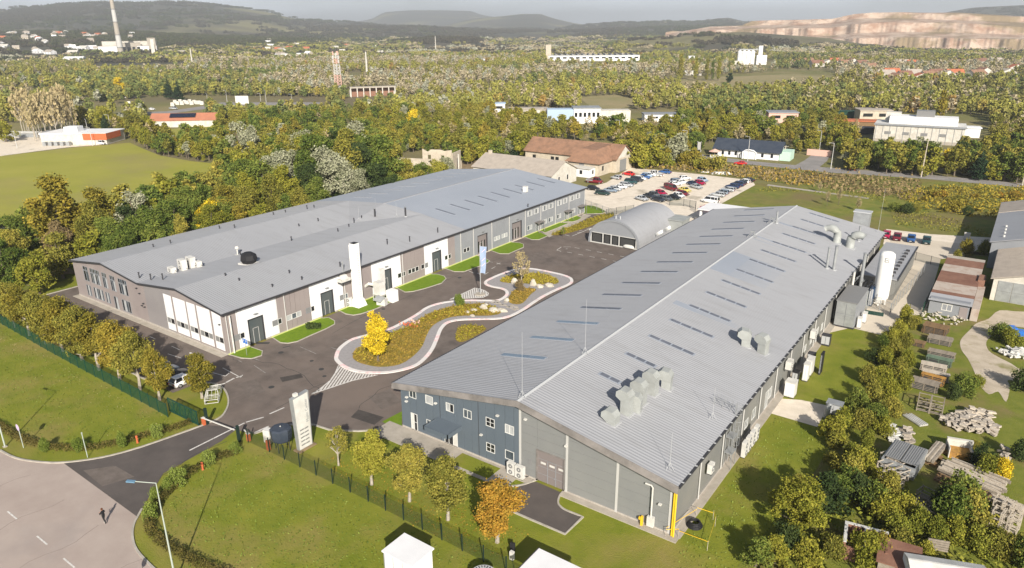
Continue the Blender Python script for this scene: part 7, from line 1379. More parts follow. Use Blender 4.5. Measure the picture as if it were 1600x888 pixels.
# memorial stones
MEM=[(-450.01,213.87),(-465.4,224.88),(-455.28,220.71),(-466.67,229.45),(-452.6,222.36),(-459.56,228.49),(-453.74,226.83),(-460.78,233.09),(-446.88,225.92),(-453.74,232.1),(-447.97,230.41),(-446.43,231.36),(-440.79,229.7),(-548.8,231.81),(-540.64,230.47),(-543.15,235.25),(-535.06,233.89),(-484.44,202.61)]
for i,q in enumerate(MEM): b=MB(); b.rbox(q[0],q[1],0,2.6,1.4,2.4,.7,0,.8); tag(b.build('memorial_stone','white_plaster'),'pale upright memorial stone among the trees beyond the red roof','memorial stone','memorial stones')
q=(-420.79,247.26); b=MB(); b.rbox(q[0],q[1],0,9,.6,5.5,.6); tag(b.build('billboard','white'),'white billboard beside the distant road','billboard')
# radio tower
t=thing('radio_tower','red and white lattice radio tower above the woods','tower',(-413.4,327.2,0)); 
for s in range(8):
    z0,z1=s*3.9,(s+1)*3.9; b=MB(); w0=1.9-.07*s; w1=1.9-.07*(s+1); c=[(-1,-1),(1,-1),(1,1),(-1,1)]
    for i in range(4):
        a,d=c[i],c[(i+1)%4]; b.beam((a[0]*w0,a[1]*w0,z0),(a[0]*w1,a[1]*w1,z1),.42)
        for h0,h1 in ((0,.5),(.5,1)): zz0,zz1=z0+3.9*h0,z0+3.9*h1; b.beam((a[0]*w0,a[1]*w0,zz0),(d[0]*w1,d[1]*w1,zz1),.22); b.beam((d[0]*w0,d[1]*w0,zz0),(a[0]*w1,a[1]*w1,zz1),.22)
    b.build('section','pink_plaster' if s in(2,3,6) else 'white',t)
for z,r in ((28,2.6),(25,2.5),(31,2.2)):
    for k in range(3): a=k*2.1; b=MB(); b.rbox(r*math.cos(a),r*math.sin(a),z-1.2,.7,.7,2.6); b.build('antenna','pink_plaster' if z==31 else 'white',t)
t=thing('concrete_frame','roofless concrete frame of an unfinished building in the woods','building frame',(-388,338,0),.93); b=MB(); b.box(-17,-3,6.4,17,3,7.3); b.build('deck','concrete',t)
for k in range(8):
    b=MB(); x=-16.5+4.7*k; b.box(x-.35,-3,0,x+.35,-2.4,6.4); b.box(x-.35,2.4,0,x+.35,3,6.4); b.build('column','white_plaster',t)
b=MB(); b.box(-16,2.0,0,16,2.3,6); b.build('rear_wall','brown' if 'brown' in M else 'brick_wall',t)
def block(q,lx,ly,h,a,wall,roof,label,name='factory',cat='factory',nw=0,z=0,extra=None):
    t=thing(name,label,cat,(q[0],q[1],z),a); b=MB(); b.box(-lx/2,0,-2,lx/2,ly,h); b.build('wall',wall,t); b=MB(); b.box(-lx/2-.4,-.4,h,lx/2+.4,ly+.4,h+.5); b.build('roof',roof,t)
    for i in range(nw): u=-lx/2+lx*(i+.5)/nw; b=MB(); b.box(u-lx/nw*.3,-.1,h*.45,u+lx/nw*.3,0,h*.75); b.build('window','dark_glass',t)
    return t
A1=.62
t=block((-170.59,281.6),14,12,7.5,A1,'white_wall','galv','low industrial block with blue and white panels in the trees','factory','factory',6); b=MB(); b.box(-21,-.1,0,-7.2,8,7.3); b.build('blue_section','blue_sign' if False else 'car_lightblue',t); b=MB(); b.box(7.2,.5,0,23,9,6.5); b.build('white_section','white_plaster',t)
for i in range(3): block((-183-7*i,280-4*i),5,5,6.5,A1,'white_plaster','grey_roof',['first','second','third'][i]+' white gabled unit left of the blue panelled block','outbuilding','building',1)
block((-141.17,310.23),18,9,3.5,A1,'white_wall','lb_grey','small white building with grey roof right of the blue block','building','building',2); block((-213.4,289.13),22,6,4.5,A1,'concrete','concrete','long flat concrete shed left of the blue block','shed','shed',0); block((-241.15,299.13),7,7,5,A1,'white_wall','car_lightblue','tiny hut with pale blue roof among the trees','hut','building',1); block((-270.79,315.83),6,7,4.5,A1,'white_wall','car_lightblue','little blue-roofed house among grey trees','house','house',1)
t=block((-17.25,297.89),34,16,7,.10,'white_plaster','white','big white stepped hall in the bushes at upper right','hall','warehouse',0)
for k in range(13): b=MB(); b.box(-16.6+2.7*k,-.12,-.5,-16.45+2.7*k,0,7); b.build('wall_joint','lb_grey',t)
b=MB(); b.box(-17,-.06,-.5,17,-.01,1.2); b.build('plinth','concrete',t)
for k in range(4): b=MB(); b.box(-13+7*k,-.1,3.2,-10.5+7*k,-.02,4.4); b.build('window','louvre',t)
b=MB(); b.box(-17.5,-.5,6.9,17.5,-.3,7.6); b.build('gutter','lb_grey',t)
if 1: b=MB(); b.box(-12,4,7.5,14,14,10.5); b.build('upper_roof','white_wall',t); b=MB(); b.box(-2,6,10.5,5,12,13.0); b.build('penthouse','louvre',t); b=MB(); b.box(-14,10,7.5,-8,15,11.5); b.build('side_block','white_plaster',t)
block((0.17,329.88),7,6,4,.2,'white_wall','white_wall','small white box building right of the stepped hall','outbuilding','building'); block((-46.4,370.56),16,9,5.5,.5,'plaster','grey_roof','cream flat building behind the stepped hall','building','building',2); block((-54.64,389.61),8,6,4,.5,'plaster','grey_roof','small cream building left of the flat one','building','building',1); block((-85.35,339.2),15,10,5,.5,'pink_plaster','lb_grey','pinkish house half hidden by trees at right','house','house',2); block((-61.28,378.22),16,3,3.5,.3,'green_metal','green_metal','low dark green shelter in the allotments','shelter','shelter'); block((-48.12,332.73),20,8,3.6,.3,'wood_brown','orange_roof','long low shed with rusty orange roof','shed','shed'); block((-40.9,315.77),7,5,2.6,.3,'gutter','gutter','dark lorry-like shed in the depot','shed','shed')
# silos, long factory, power station
t=thing('grain_silo','row of four white grain silos with a head tower on the plain','silo',(*(-305.16,955.6),0),.45); 
for k in range(4): b=MB(); b.cyl(-13+5.6*k,0,0,17,2.9,14); b.cyl(-13+5.6*k,0,17,18.5,2.9,14,0,.4); b.build('silo_cell','white_wall',t)
b=MB(); b.box(9,-4,0,22,5,12); b.box(11,-2,12,16,3,24); b.build('head_tower','white_wall',t); b=MB(); b.box(-14,-.8,18.6,12,.8,20); b.build('conveyor','galv',t); b=MB(); b.box(-28,-8,0,-8,-3,5); b.build('annexe','white_plaster',t)
block((-379.67,937.67),8,7,10,.4,'white_wall','white_wall','white gabled mill tower left of the silos','mill','building'); block((-278.96,695.57),17,5,4,.4,'white_plaster','white_wall','low white shed below the poplars','shed','shed')
t=block((-545,958),140,30,8,.62,'white_wall','galv','very long white factory with saw-tooth grey roof on the plain','factory','factory',14)
for k in range(16): b=MB(); b.hexa([(-68+8.5*k,1,8.5),(-62+8.5*k,1,8.5),(-62+8.5*k,29,8.5),(-68+8.5*k,29,8.5),(-68+8.5*k,1,10.5),(-67+8.5*k,1,10.8),(-67+8.5*k,29,10.8),(-68+8.5*k,29,10.5)]); b.build('saw_tooth','louvre',t)
b=MB(); b.box(-74,0,0,-66,8,24); b.build('tower_block','plaster',t)
t=thing('power_station_chimney','very tall tapering concrete chimney with bands, leaving the top of the frame','chimney',(-1312,629,0)); 
for i in range(6): z0,z1=i*21,(i+1)*21; r=lambda z:5.6-2.9*(z/126)**.7; b=MB(); b.lathe([(r(z0),z0),(r(z1),z1)],0,0,20); b.build('shaft_section','concrete' if i%2==0 else 'strip',t,True); b=MB(); b.cyl(0,0,z1-.8,z1+.3,r(z1)+.7,20); b.build('gallery','louvre',t)
for i,(x0,x1,yt,dz,m,lb) in enumerate(((157,185,88,101,'white_wall','white boiler house at the foot of the tall chimney'),(186,215,84,98,'concrete','concrete machine hall right of the tall chimney'),(213,240,88,100,'white_wall','white turbine hall with window band'),(170,236,82,86,'white_plaster','long roof gantry above the power station'),(232,242,78,100,'concrete','twin stacks block of the power station'),(244,268,101,106,'car_lightblue','white and blue block right of the power station'),(256,286,95,101,'white_plaster','low white sheds right of the power station'))):
    w_=(x1-x0)/1123*1540; az=math.radians(-35.5)+math.atan(((x0+x1)/2-800)/1190*1.0); d=1540 if i!=3 else 1560; h=max(3,(100-yt)/1123*1500+6); q=(CAMX+d*math.sin(az),CAMY+d*math.cos(az))
    t=block(q,w_,14,h,-az,m,'concrete',lb,'power_station_block','factory',5 if i in(1,2) else 0)
barn(-1180,490,26,26,9,3,'big white-roofed shed at the far left edge of the town','white_wall','white_wall','x','shed','shed',.9); barn(-1260,660,5,5,12,22,'pale pointed church spire in the town','white_plaster','white_plaster','x','church_spire','church',.8)
for i,(p,h) in enumerate((((-1008.89,1122.15),34),((-552.78,490.57),26),((-979.02,557.48),24))): b=MB(); b.tube([(p[0],p[1],0),(p[0],p[1],h)],[1.2,.7],6); tag(b.build('mast','white_plaster'),['slim far mast left of the blue hills','faint mast in the woods right of the radio tower','pale mast beside the town sheds'][i],'mast')
block((-803.43,927.66),44,14,5,.6,'white_wall','white_plaster','pale sheds on the plain left of the white plant','factory','factory'); block((-623,810.55),60,20,6,.6,'car_lightblue','white_wall','long pale blue plant hall on the plain','factory','factory'); block((-952.28,662.31),60,16,5,.7,'white_wall','white_wall','long white shed on the plain below the hills','factory','factory'); block((-1096.73,815.31),18,14,7,.7,'white_wall','white_wall','small white plant far beyond the radio tower','factory','factory'); block((-1070.28,828.24),22,14,8,.7,'white_wall','white_wall','twin white plant far beyond the radio tower','factory','factory')
# village on the right and town on the left slope
HC=[(-245.31,966.91),(-242.29,1009.43),(-215.65,944.35),(-207.83,967.33),(-210.63,1025.97),(-186.19,960.09),(-188.6,1016.85),(-104.01,747.89),(-103.83,782.6),(-85.97,696.23),(-85.56,736.82),(-83.14,771.07),(-68.19,706.59),(-67.45,747.26),(-64.9,781.5),(-53.44,765.98),(-49.34,790.4),(-31.02,789.74),(-28.35,837.47),(-127.91,1009.8),(-114.01,998.66),(-65.87,1042.77),(-48.44,1090.51),(-32.38,1119.09),(-4.51,929.56),(-141.14,883.66),(-167.15,970.27),(-8.7,824.99)]
rooms=['orange_roof','tile_roof','rust_roof','grey_roof']
for i,q in enumerate(HC):
    s=1.0+.25*((i*7)%5)/4; barn(q[0],q[1],13*s,9*s,4.2,3.6,['orange-roofed','brown-tiled','dark red-roofed','grey-roofed'][(i*5)%4]+' village house in the line of trees below the quarry',rooms[(i*5)%4],'white_plaster','x' if i%3 else 'y','house','house',.45+.5*((i*3)%4)/3,0,4,chim=True)['group']='village houses below the quarry'
HR=random.Random(21); HTOWN=[]
for i in range(70):
    cl=HR.random()
    if cl<.62: az=HR.uniform(-71.5,-63.5); d=HR.uniform(1500,2500)
    elif cl<.8: az=HR.uniform(-63,-52); d=HR.uniform(1350,2300)
    else: az=HR.uniform(-56,-45); d=HR.uniform(1200,2100)
    x=CAMX+d*math.sin(math.radians(az)); y=CAMY+d*math.cos(math.radians(az)); s=HR.uniform(.9,1.6); HTOWN.append((x,y))
    barn(x,y,11*s,8*s,5,3.5,('white' if i%3 else 'cream')+' house of the town on the lower slopes at left',HR.choice(['orange_roof','grey_roof','white_wall','white_plaster']),'white_wall' if i%3 else 'plaster','x','house','house',HR.uniform(0,1.5),max(0,terrain(x,y))-1,6)['group']='town houses on the slope'

# ================================================================ TREES
O_=['farthest of the clipped row along the green fence','second of the row along the green fence, from the far end','third tree of the row along the green fence','fourth tree of the row along the green fence','fifth tree of the row along the green fence','sixth tree of the row along the green fence','seventh tree of the row along the green fence','eighth tree of the row, above the parked cars','nearest tree of the row by the sliding gate']
for i,(q,h,k,sp) in enumerate((((-113.26,-14.17),8.2,'round','olive'),((-107.57,-14.2),8.8,'round','gold'),((-101.64,-14.18),9.2,'round','olive'),((-96.27,-14.04),9.2,'round','gold'),((-90.59,-13.79),9.2,'wide','olive'),((-84.77,-14.04),9.0,'round','gold'),((-79.12,-13.91),9.2,'round','gold'),((-73.59,-13.89),9.0,'round','olive'),((-68.44,-13.92),7.6,'egg','gold'))):
    tree(q[0],q[1],h,k,sp,'hi',('olive-green' if sp=='olive' else 'golden-olive')+' tree, '+O_[i],w=1.06 if k!='wide' else .78,bark='pale_bark')
tree(*(-118.88,-13.87),6.8,'round','olive','hi','olive tree at the left edge of the frame by the green fence',w=1.2)
tree(*(-64.17,-10.3),6.6,'egg','gold','hi','yellowish tree alone on the grass bulge beside the wire car',w=1.25,bark='pale_bark')
tree(*(-36.42,-10.62),5.0,'bare','olive','hi','thin half-bare sapling, first of the front row by the totem',w=1.0,bark='pale_bark')
tree(*(-30.54,-11.06),6.6,'round','lime','hi','bright yellow-green tree, second of the front row',w=1.12,bark='pale_bark')
tree(*(-25.05,-10.86),6.8,'round','olive','hi','dull olive tree, third of the front row',w=1.1,bark='pale_bark')
tree(*(-19.68,-10.87),7.4,'round','olive','hi','olive-brown tree, fourth of the front row',w=1.1,bark='pale_bark')
tree(*(-13.49,-10.72),7.0,'round','orange','hi','orange-gold tree in front of the roller door',w=1.3,bark='pale_bark')
tree(*(-52.38,11.53),8.2,'egg','yellow','hi','bright yellow tree on the roundel',w=1.0)
tree(*(-53.29,51.06),7.6,'bare','bare','mid','tall leafless birch-like tree on the upper bed',w=.8,bark='pale_bark'); tree(*(-57.15,36.76),2.8,'bush','bush','mid','round grey-green bush at the upper edge of the main bed',cat='bush',w=.55,name='bush'); tree(*(-52.56,49.36),3.0,'bush','brown','mid','brown shrub at the foot of the bare tree on the roundel',cat='bush',w=.5,name='bush')
tree(*(-65.42,86.26),2.6,'bare','bush','mid','little sapling at the end of the long verge bed',w=.8)
for i,(q,h) in enumerate((((-67.59,-28.89),2.0),((-64.39,-26.33),2.1),((-60.91,-22.88),2.2),((-59.81,-19.29),2.1),((-48.48,-15.93),1.9),((-48.88,-19.14),2.4),((-48.26,-23.41),2.6),((-47.97,-24.78),1.9),((-47.22,-26.6),2.0),((-45.03,-28.32),2.3))):
    tree(q[0],q[1],h,'bush','bush','mid',['round light green bush nearest the round sign','round bush behind the bare post','round bush left of the orange hydrant','round bush near the gate on the left verge','small round bush at the right gate post','rounded bush beside the right orange hydrant','large rounded bush at the bend of the right hedge','small bush tucked behind the large rounded one','small bush above the lamp post hedge','bush at the corner where the right hedge turns'][i],cat='bush',w=.62,name='bush')
def hedge(pts,w,h,sp,label,dens=170):
    P=spline(pts,n=6); out=[]
    for a,c in zip(P[:-1],P[1:]):
        L=math.hypot(c[0]-a[0],c[1]-a[1]); n=int(L*dens*w)
        for _ in range(n):
            t_=RNG.random(); s=RNG.uniform(-1,1); zz=h*(1-.35*s*s)*RNG.uniform(.15,1.03); d=(-(c[1]-a[1])/L,(c[0]-a[0])/L); out.append((a[0]+(c[0]-a[0])*t_+d[0]*s*w/2, a[1]+(c[1]-a[1])*t_+d[1]*s*w/2, zz))
    o=put('hedge',npmesh('hedge',leafquads(RNG,np.array(out),.16),4,[LEAF['hedge']])); slotmat(o,0,LEAF[sp]); return tag(o,label,'hedge')
hedge([(-82.8,-30.14),(-78.38,-29.59),(-73.31,-29.39),(-68.65,-28.44),(-64.22,-26.04),(-61.82,-22.64),(-60.98,-20.28),(-59.84,-17.84),(-59.19,-14.92)],1.1,.75,'hedge','low clipped reddish-green hedge along the left verge')
hedge([(-48.23,-15.76),(-48.96,-17.59),(-49.07,-19.59),(-48.88,-21.32),(-48.36,-23.19),(-47.44,-25.39),(-45.82,-27.6),(-43.66,-29.22),(-41.49,-29.71),(-39.36,-29.82),(-36.58,-29.63),(-33.81,-29.38),(-30.59,-28.85)],1.1,.8,'hedge','low curving hedge along the right side of the entrance road')
# belt of trees between the left hall and the sports field
LB_=['tree in the belt between left hall and sports field']
def belt(q,h,k,sp,label,w=1.0,lod='mid',bark=None): tree(q[0],q[1],h,k,sp,'hi' if h>9.5 else lod,label,group='trees behind the left hall',w=w,bark=bark)
belt((-146,9),18.5,'egg','gold','tall golden poplar-like tree at the left edge of the belt, over the field',1.25); belt((-143,16),15,'egg','gold','second golden tree right beside the tall one',1.2); belt((-139,22),14,'bare','silver','pale grey-white tree top beside the golden trees',1.1)
belt((-134,3),9.5,'wide','olive','broad olive tree at the near left corner of the belt'); belt((-128,-4),8.5,'wide','lime','yellow-green tree with its trunk by the dirt path'); belt((-137,-6),10,'wide','green','dark green tree at the left frame edge above the dirt path'); belt((-131,8),9.5,'wide','lime','lime tree beside the corner of the left hall'); belt((-143,-2),10.5,'wide','olive','olive tree behind the first row at the left edge'); belt((-141,6),10,'round','brown','dark brownish tree under the golden ones'); belt((-151,2),11,'wide','green','green tree at the far left over the field edge')
BR=random.Random(31); cols=['olive','green','green','lime','olive','dark','gold','green','olive']
cn={'olive':'olive','green':'mid-green','lime':'yellow-green','dark':'dark green','gold':'golden','silver':'silvery','bare':'half-bare brown','orange':'orange-tinged','brown':'brownish','conifer':'dark conifer','yellow':'bright yellow','weed':'bright green'}
for j,(x0,n) in enumerate(((-126.5,17),(-132.5,16),(-139.5,15),(-147,9))):
    for i in range(n):
        y=14+6.4*i+BR.uniform(-1.6,1.6); 
        if j==3: y+=44
        if y>98 and j: continue
        sp=BR.choice(cols if y<60 else ['olive','green','dark','green','olive','silver','lime']); h=(8.6 if j==0 else 10.5 if j==1 else 11.5)+BR.uniform(-1,2)+(7.5*min(1,max(0,(y-48)/25)) if j else 2*(y>60))
        belt((x0+BR.uniform(-1.2,1.2),y),h,BR.choice(['wide','round','wide','egg']),sp,nth(('b',sp))+' '+cn[sp]+' tree of the belt behind the left hall',1.05)
for (x,y,h,k,sp,w_) in ((-141,62,17,'round','silver',1.1),(-137,70,17,'round','green',1.1),(-143,76,19,'wide','olive',.9),(-150,80,20,'bare','silver',1.1),(-146,92,18,'bare','bare',1.2),(-138,88,16,'wide','dark',.95),(-150,86,19,'bare','bare',1.1),(-146,70,18,'wide','green',.9),(-158,92,18,'round','lime',1.1),(-163,84,18,'wide','olive',.9),(-133,90,13,'egg','silver',1.2),(-131,35,10,'egg','yellow',1.3),(-135,42,12,'egg','gold',1.3)): belt((x,y),h,k,sp,nth(('t',sp))+' tall '+cn[sp]+' tree standing above the belt behind the left hall',w_,bark='pale_bark')
# strip of bushes between the right lawn and the junk yard
SBQ=[(*(10.23,73.94),3.2,'lime'),(*(11.77,71.95),2.7,'olive'),(*(10.33,66.76),3.2,'lime'),(*(10.13,62.05),3.3,'lime'),(*(9.05,61.31),2.3,'green'),(*(11.97,61.86),2.9,'olive'),(*(11.33,57.19),3.2,'olive'),(*(10.38,53.33),3.2,'lime'),(*(8.77,54.07),2.6,'dark'),(*(13.43,54.66),2.9,'lime'),(*(12.56,50.29),3.2,'olive'),(*(11.12,46.9),3.4,'lime'),(*(9.43,45.72),3.2,'olive'),(*(13.93,46.53),3.1,'lime'),(*(12.82,42.43),3.3,'lime'),(*(11.23,40.26),3.5,'olive'),(*(9.84,37.2),3.4,'green'),(*(13.91,38.01),3.1,'olive'),(*(12.52,35.09),3.2,'green'),(*(11.18,32.27),3.2,'olive'),(*(9.48,30.71),3.3,'lime'),(*(13.88,32.31),2.9,'lime'),(*(12.71,28),2.6,'weed'),(*(11.47,24.64),2.1,'weed'),(*(9.77,25.95),3.4,'olive'),(*(10.07,22.07),1.9,'olive')]
for i,(x,y,h,sp) in enumerate(SBQ): tree(x,y,h*1.05,'bush',sp,'mid',nth(('s',sp))+' '+cn[sp]+' bush down the thicket beside the right lawn',cat='shrub',group='thicket by the junk yard',w=.72)
for i,(q,h,sp,lb) in enumerate((((10.1,7.74),6.2,'lime','broad yellow-flecked tree on the lower right lawn edge'),((8.7,11.76),3.8,'olive','smaller olive tree behind the broad yellow-flecked one'),((11.71,12.56),4.6,'dark','dark green tree right of the broad yellow-flecked one'),((8.29,0.38),3.4,'green','dark bush at the bottom edge under the hall corner'),((12.75,15.91),4.0,'green','green tree in the lower thicket'),((14.2,15.6),3.8,'dark','dark tree under the racks'),((9.63,1.84),3.0,'lime','lime bush at the bottom edge'),((9.23,26.43),4.0,'lime','yellow-green tree at the tip of the gravel pad'))):
    tree(q[0],q[1],h,'wide',sp,'hi' if i==0 else 'mid',lb,w=1.1)
for i,(q,h,sp) in enumerate((((15.78,15.4),4.2,'green'),((16.58,17.92),4.0,'olive'),((16.88,14.28),4.0,'lime'),((18.47,15.4),3.6,'lime'),((19.82,13.94),3.4,'weed'),((18.32,12.54),3.2,'weed'),((21.5,13.96),3.2,'weed'),((23.08,14.5),3.4,'lime'),((24.68,14.51),3.6,'weed'),((26.23,14.72),3.4,'olive'),((27.75,15.04),3.6,'olive'),((22.25,17.42),5.0,'green'),((22.93,20.39),5.4,'green'),((23.83,18.53),5.0,'olive'),((21.47,19.37),3.4,'dark'),((16.5,6.64),4.0,'lime'),((17.32,8.28),3.2,'gold'),((13.85,5.85),3.0,'olive'),((12.09,3.55),3.2,'lime'),((10.11,4.32),3.5,'dark'),((20.89,50.22),3.6,'green'),((22.17,53.38),2.4,'weed'),((20.01,47.42),2.6,'dark'),((23.74,74.46),3.6,'green'),((25.53,72.68),3.4,'weed'),((24.81,29.28),3.4,'weed'),((26.01,29.38),3.0,'yellow'),((24.03,31.79),3.0,'dark'),((23.2,34.45),1.8,'olive'),((13.42,21.34),4.2,'lime'),((12.64,18.61),4.4,'olive'),((21.16,9.9),2.6,'lime'),((28.77,14.19),3.6,'green'),((27.9,35.28),3.0,'dark'),((27.65,56.03),4.0,'dark'),((18.66,10.3),3.2,'olive'))):
    tree(q[0],q[1],h,'bush',sp,'mid',nth(('j',sp))+' '+cn[sp]+' overgrown bush among the junk yard stacks',cat='shrub',group='bushes among the junk',w=.72)
P2=scatter_in([(10.97,28.51),(18.26,21.12),(20.54,12.72),(28.75,15.21),(31.62,9.59),(11.05,-4.83),(8.15,0.8),(8.45,10.28),(10.63,17.21)],2600); P2=P2[RNG.random(len(P2))<.8]
tag(put('undergrowth',npmesh('undergrowth',leafquads(RNG,np.c_[P2,RNG.uniform(.0,.9,len(P2))],.42),4,[LEAF['weed']])),'rough green weeds and brambles covering the lower right corner','undergrowth',kind='stuff')
for i,(q,sp,h,w_) in enumerate((((15.38,123.11),'gold',4.0,.8),((18.17,126.16),'lime',3.6,.7),((14.04,117.74),'olive',2.8,.7),((20.02,125.14),'lime',3.0,.7),((-1.08,158.05),'dark',3.0,1.2),((-4.1,159.49),'green',3.0,1.2),((0.19,162.38),'olive',2.6,1.1),((12.26,165.35),'dark',2.6,1.1),((-12.68,153.71),'bare',4.0,.7),((-18.71,158.79),'bare',5.0,.6),((-21.02,155.36),'bare',4.2,.6),((-27.38,173.37),'bare',3.4,.8))):
    tree(q[0],q[1],h,'bush' if i<8 else 'bare',sp,'mid',cn[sp]+(' shrub behind the long shed' if i<4 else ' shrub on the meadow behind the right hall' if i<8 else ' scrub tree on the rough meadow'),group='scrub beyond the right hall',w=w_,cat='shrub' if i<8 else 'tree')
# golden shrubs along the road bank
BB=scatter_in([(-1.42,168.53),(2.76,195.73),(23.59,207.46),(39.05,207.33),(38.02,171.5),(24.75,164.07),(13.13,169.35)],1); RB_=random.Random(4)
RG_=scatter_in([(-4.15,176.35),(2.54,197.82),(23.59,207.46),(39.05,207.33),(37.97,169.94),(24.75,164.07),(10.52,165.02)],26)
for x,y in RG_: small_tree(x,y,RB_.uniform(1.4,2.6),'bush',RB_.choice(['orange','gold','orange','olive','gold']),'lo','golden autumn shrub on the bank beyond the meadow','golden shrubs on the road bank',1.5)
RG_=scatter_in([(-98.77,175.04),(-118.6,214.9),(-111.64,223.57),(-90.34,214.04),(-76.42,196),(-65.89,196.79),(-65.15,188.42),(-83.05,185.43)],34)
for x,y in RG_: small_tree(x,y,RB_.uniform(2.5,6.5),'bush',RB_.choice(['lime','lime','olive','weed','gold']),'lo','yellow-green bush between the farmhouse and the car park','bushes above the car park',1.0)
P2=scatter_in([(-98.39,175.29),(-82.77,182.6),(-50.46,181.82),(-13.7,177.14),(0.34,173.49),(-4.25,210.01),(-29.09,206.7),(-62.94,201.79),(-81.59,205.67),(-100.1,211.35)],3600)
me=npmesh('bank_scrub',leafquads(RNG,np.c_[P2,RNG.uniform(0,.9,len(P2))*np.where(RNG.random(len(P2))<.12,2.2,.7)],.8),4,[LEAF['brown']]); tag(put('bank_scrub',me),'brownish dry weeds on the bank between car park and road',kind='stuff',cat='weeds')
P2=scatter_in([(-98.39,175.29),(-82.77,182.6),(-50.46,181.82),(-34.23,177.86),(-26.59,195.14),(-41.81,206.78),(-62.94,201.79),(-81.59,205.67),(-100.1,211.35)],1500)
me=npmesh('bank_scrub',leafquads(RNG,np.c_[P2,RNG.uniform(0,.9,len(P2))],.7),4,[LEAF['bed']]); tag(put('bank_scrub',me),'ochre dry brush on the bank nearest the car park',kind='stuff',cat='weeds')
P2=scatter_in([(-7.28,180.39),(-2.31,194.58),(10.28,207.58),(39.26,214.72),(37.97,169.94),(24.75,164.07),(10.66,163.43),(1.62,163.34)],4200)
tag(put('bank_brush',npmesh('bank_brush',leafquads(RNG,np.c_[P2,RNG.uniform(0,1.5,len(P2))],.65),4,[LEAF['gold']])),'orange-gold brush covering the bank below the road at right',kind='stuff',cat='brush')
P2=scatter_in([(-42.54,172.32),(-12.54,170.72),(11.19,157.27),(20.26,143.72),(-1.61,143.18),(-11.37,184.08),(-43.48,162.6)],1600)
tag(put('meadow_tussocks',npmesh('meadow_tussocks',leafquads(RNG,np.c_[P2,RNG.uniform(0,.3,len(P2))],.4),4,[LEAF['olive']])),'tufts of coarse grass on the meadow behind the right hall',kind='stuff',cat='grass')
# ---------------------------------------------------------------- woods: the nearest individually, the rest as one mass
X1=[(-122,-200),(100,-200)]+[(47.33,225.53),(23.26,219.76),(-3.39,218.35),(-30.43,212.87),(-47.64,211.91),(-79.7,213.83),(-85.88,209.77),(-82.88,179.58),(-96.07,173.81),(-127.02,230.96),(-157.88,210.9),(-139.57,181.73),(-147.38,136.86),(-142.11,120.84),(-154.74,119.15),(-142.83,100.68)]+[(-160,114),(-160,-10)]
EX=[X1,FIELD,F2,F3]+[[(-299.21,33.3),(-465.29,103.89),(-435.93,105.63),(-433.74,123.98),(-388.81,119.96),(-359.34,124.09),(-308.26,108.52),(-314.28,59.62)],[(-342.62,134.85),(-430.39,184.43),(-425.4,219.43),(-345.39,180.22),(-290.96,143.9),(-313.63,126.68)],[(-523.84,210.86),(-530.23,256.1),(-499.57,274.77),(-490.86,280.07),(-409.14,317.1),(-323.05,231.36),(-373.91,199.26),(-405.34,213.37),(-386.39,168.41)],
 [(-92.96,244.25),(-59.94,265.76),(-43.14,211.83),(-79.57,207)],[(-66.03,401.29),(0.99,435.87),(11.64,273.88),(-3.73,256.93),(-32.53,255.66)],[(-46.92,209.33),(-51.39,243.29),(-41.74,265.11),(-28.69,212.58)],[(-230.27,331.9),(-156.44,369.23),(-116.71,277.5),(-171.92,241.94)],[(-456.39,372.79),(-417.77,395.91),(-338.86,313.82),(-370.29,294.41)],[(-107.57,375.12),(-89.04,386.8),(-69.74,313.22),(-85.24,303.26)],[(-76.85,410.63),(-54.81,424.46),(-34.15,305.24),(-50.82,294.44)],
 [(-281.99,581.97),(-215.82,842.62),(-160.79,814.7),(-121.65,588.44),(-175.16,485.03)],[(-254.16,411.75),(-238.33,446.69),(-193.96,403.3),(-179.58,329.76),(-207.76,337.09)],[(-364.6,1062.91),(-314.79,1088.08),(-230.18,804.53),(-267.27,783.98)],[(-720.81,1098.84),(-570.31,1170.33),(-410.42,840.29),(-517.78,782.94)],[(-1648.73,741.25),(-1449.18,833.99),(-844.37,464.23),(-952.23,404.47)],[(-190.95,151.78),(-171.17,168.58),(-128.12,117.58),(-145.38,106.06)],[(-262.38,321.07),(-234.52,338.44),(-191.22,271.7),(-214.38,256.93)]]
FR=np.random.default_rng(77)
def species(x,y,r):
    n=mnoise.fractal(Vector((x*.006,y*.006,1)),1.0,2.0,4)+.18*FR.normal(); m_=mnoise.fractal(Vector((x*.0035,y*.0035,7)),1.0,2.0,4)
    if y<330 and x<-60 or y<300:
        return ('green' if r<.45 else 'olive' if r<.8 else 'lime') if n<0 else ('lime' if r<.4 else 'olive' if r<.7 else 'gold' if r<.84 else 'bare' if r<.92 else 'silver')
    if m_>.12: return 'bare' if r<.62 else 'silver' if r<.78 else 'olive'
    if n<-.25: return 'green' if r<.5 else 'olive' if r<.9 else 'dark'
    if n<.05: return 'olive' if r<.50 else 'bare' if r<.72 else 'lime' if r<.9 else 'green'
    if n<.3: return 'lime' if r<.45 else 'olive' if r<.75 else 'bare'
    return 'lime' if r<.5 else 'gold' if r<.62 else 'orange' if r<.65 else 'bare' if r<.8 else 'olive'
pts=[]
def try_pts(n,d0,d1,lo=-74,hi=6):
    r=np.sqrt(FR.uniform(d0*d0,d1*d1,n)); a=np.radians(FR.uniform(lo,hi,n)); return np.c_[CAMX+r*np.sin(a),CAMY+r*np.cos(a),r]
def toward(L):
    out=[]
    for hx,hy in L: l=math.hypot(hx-CAMX,hy-CAMY); out.append((hx,hy,(hx-CAMX)/l,(hy-CAMY)/l))
    return out
HV=toward(HC); HT=toward(HTOWN)
cells={}
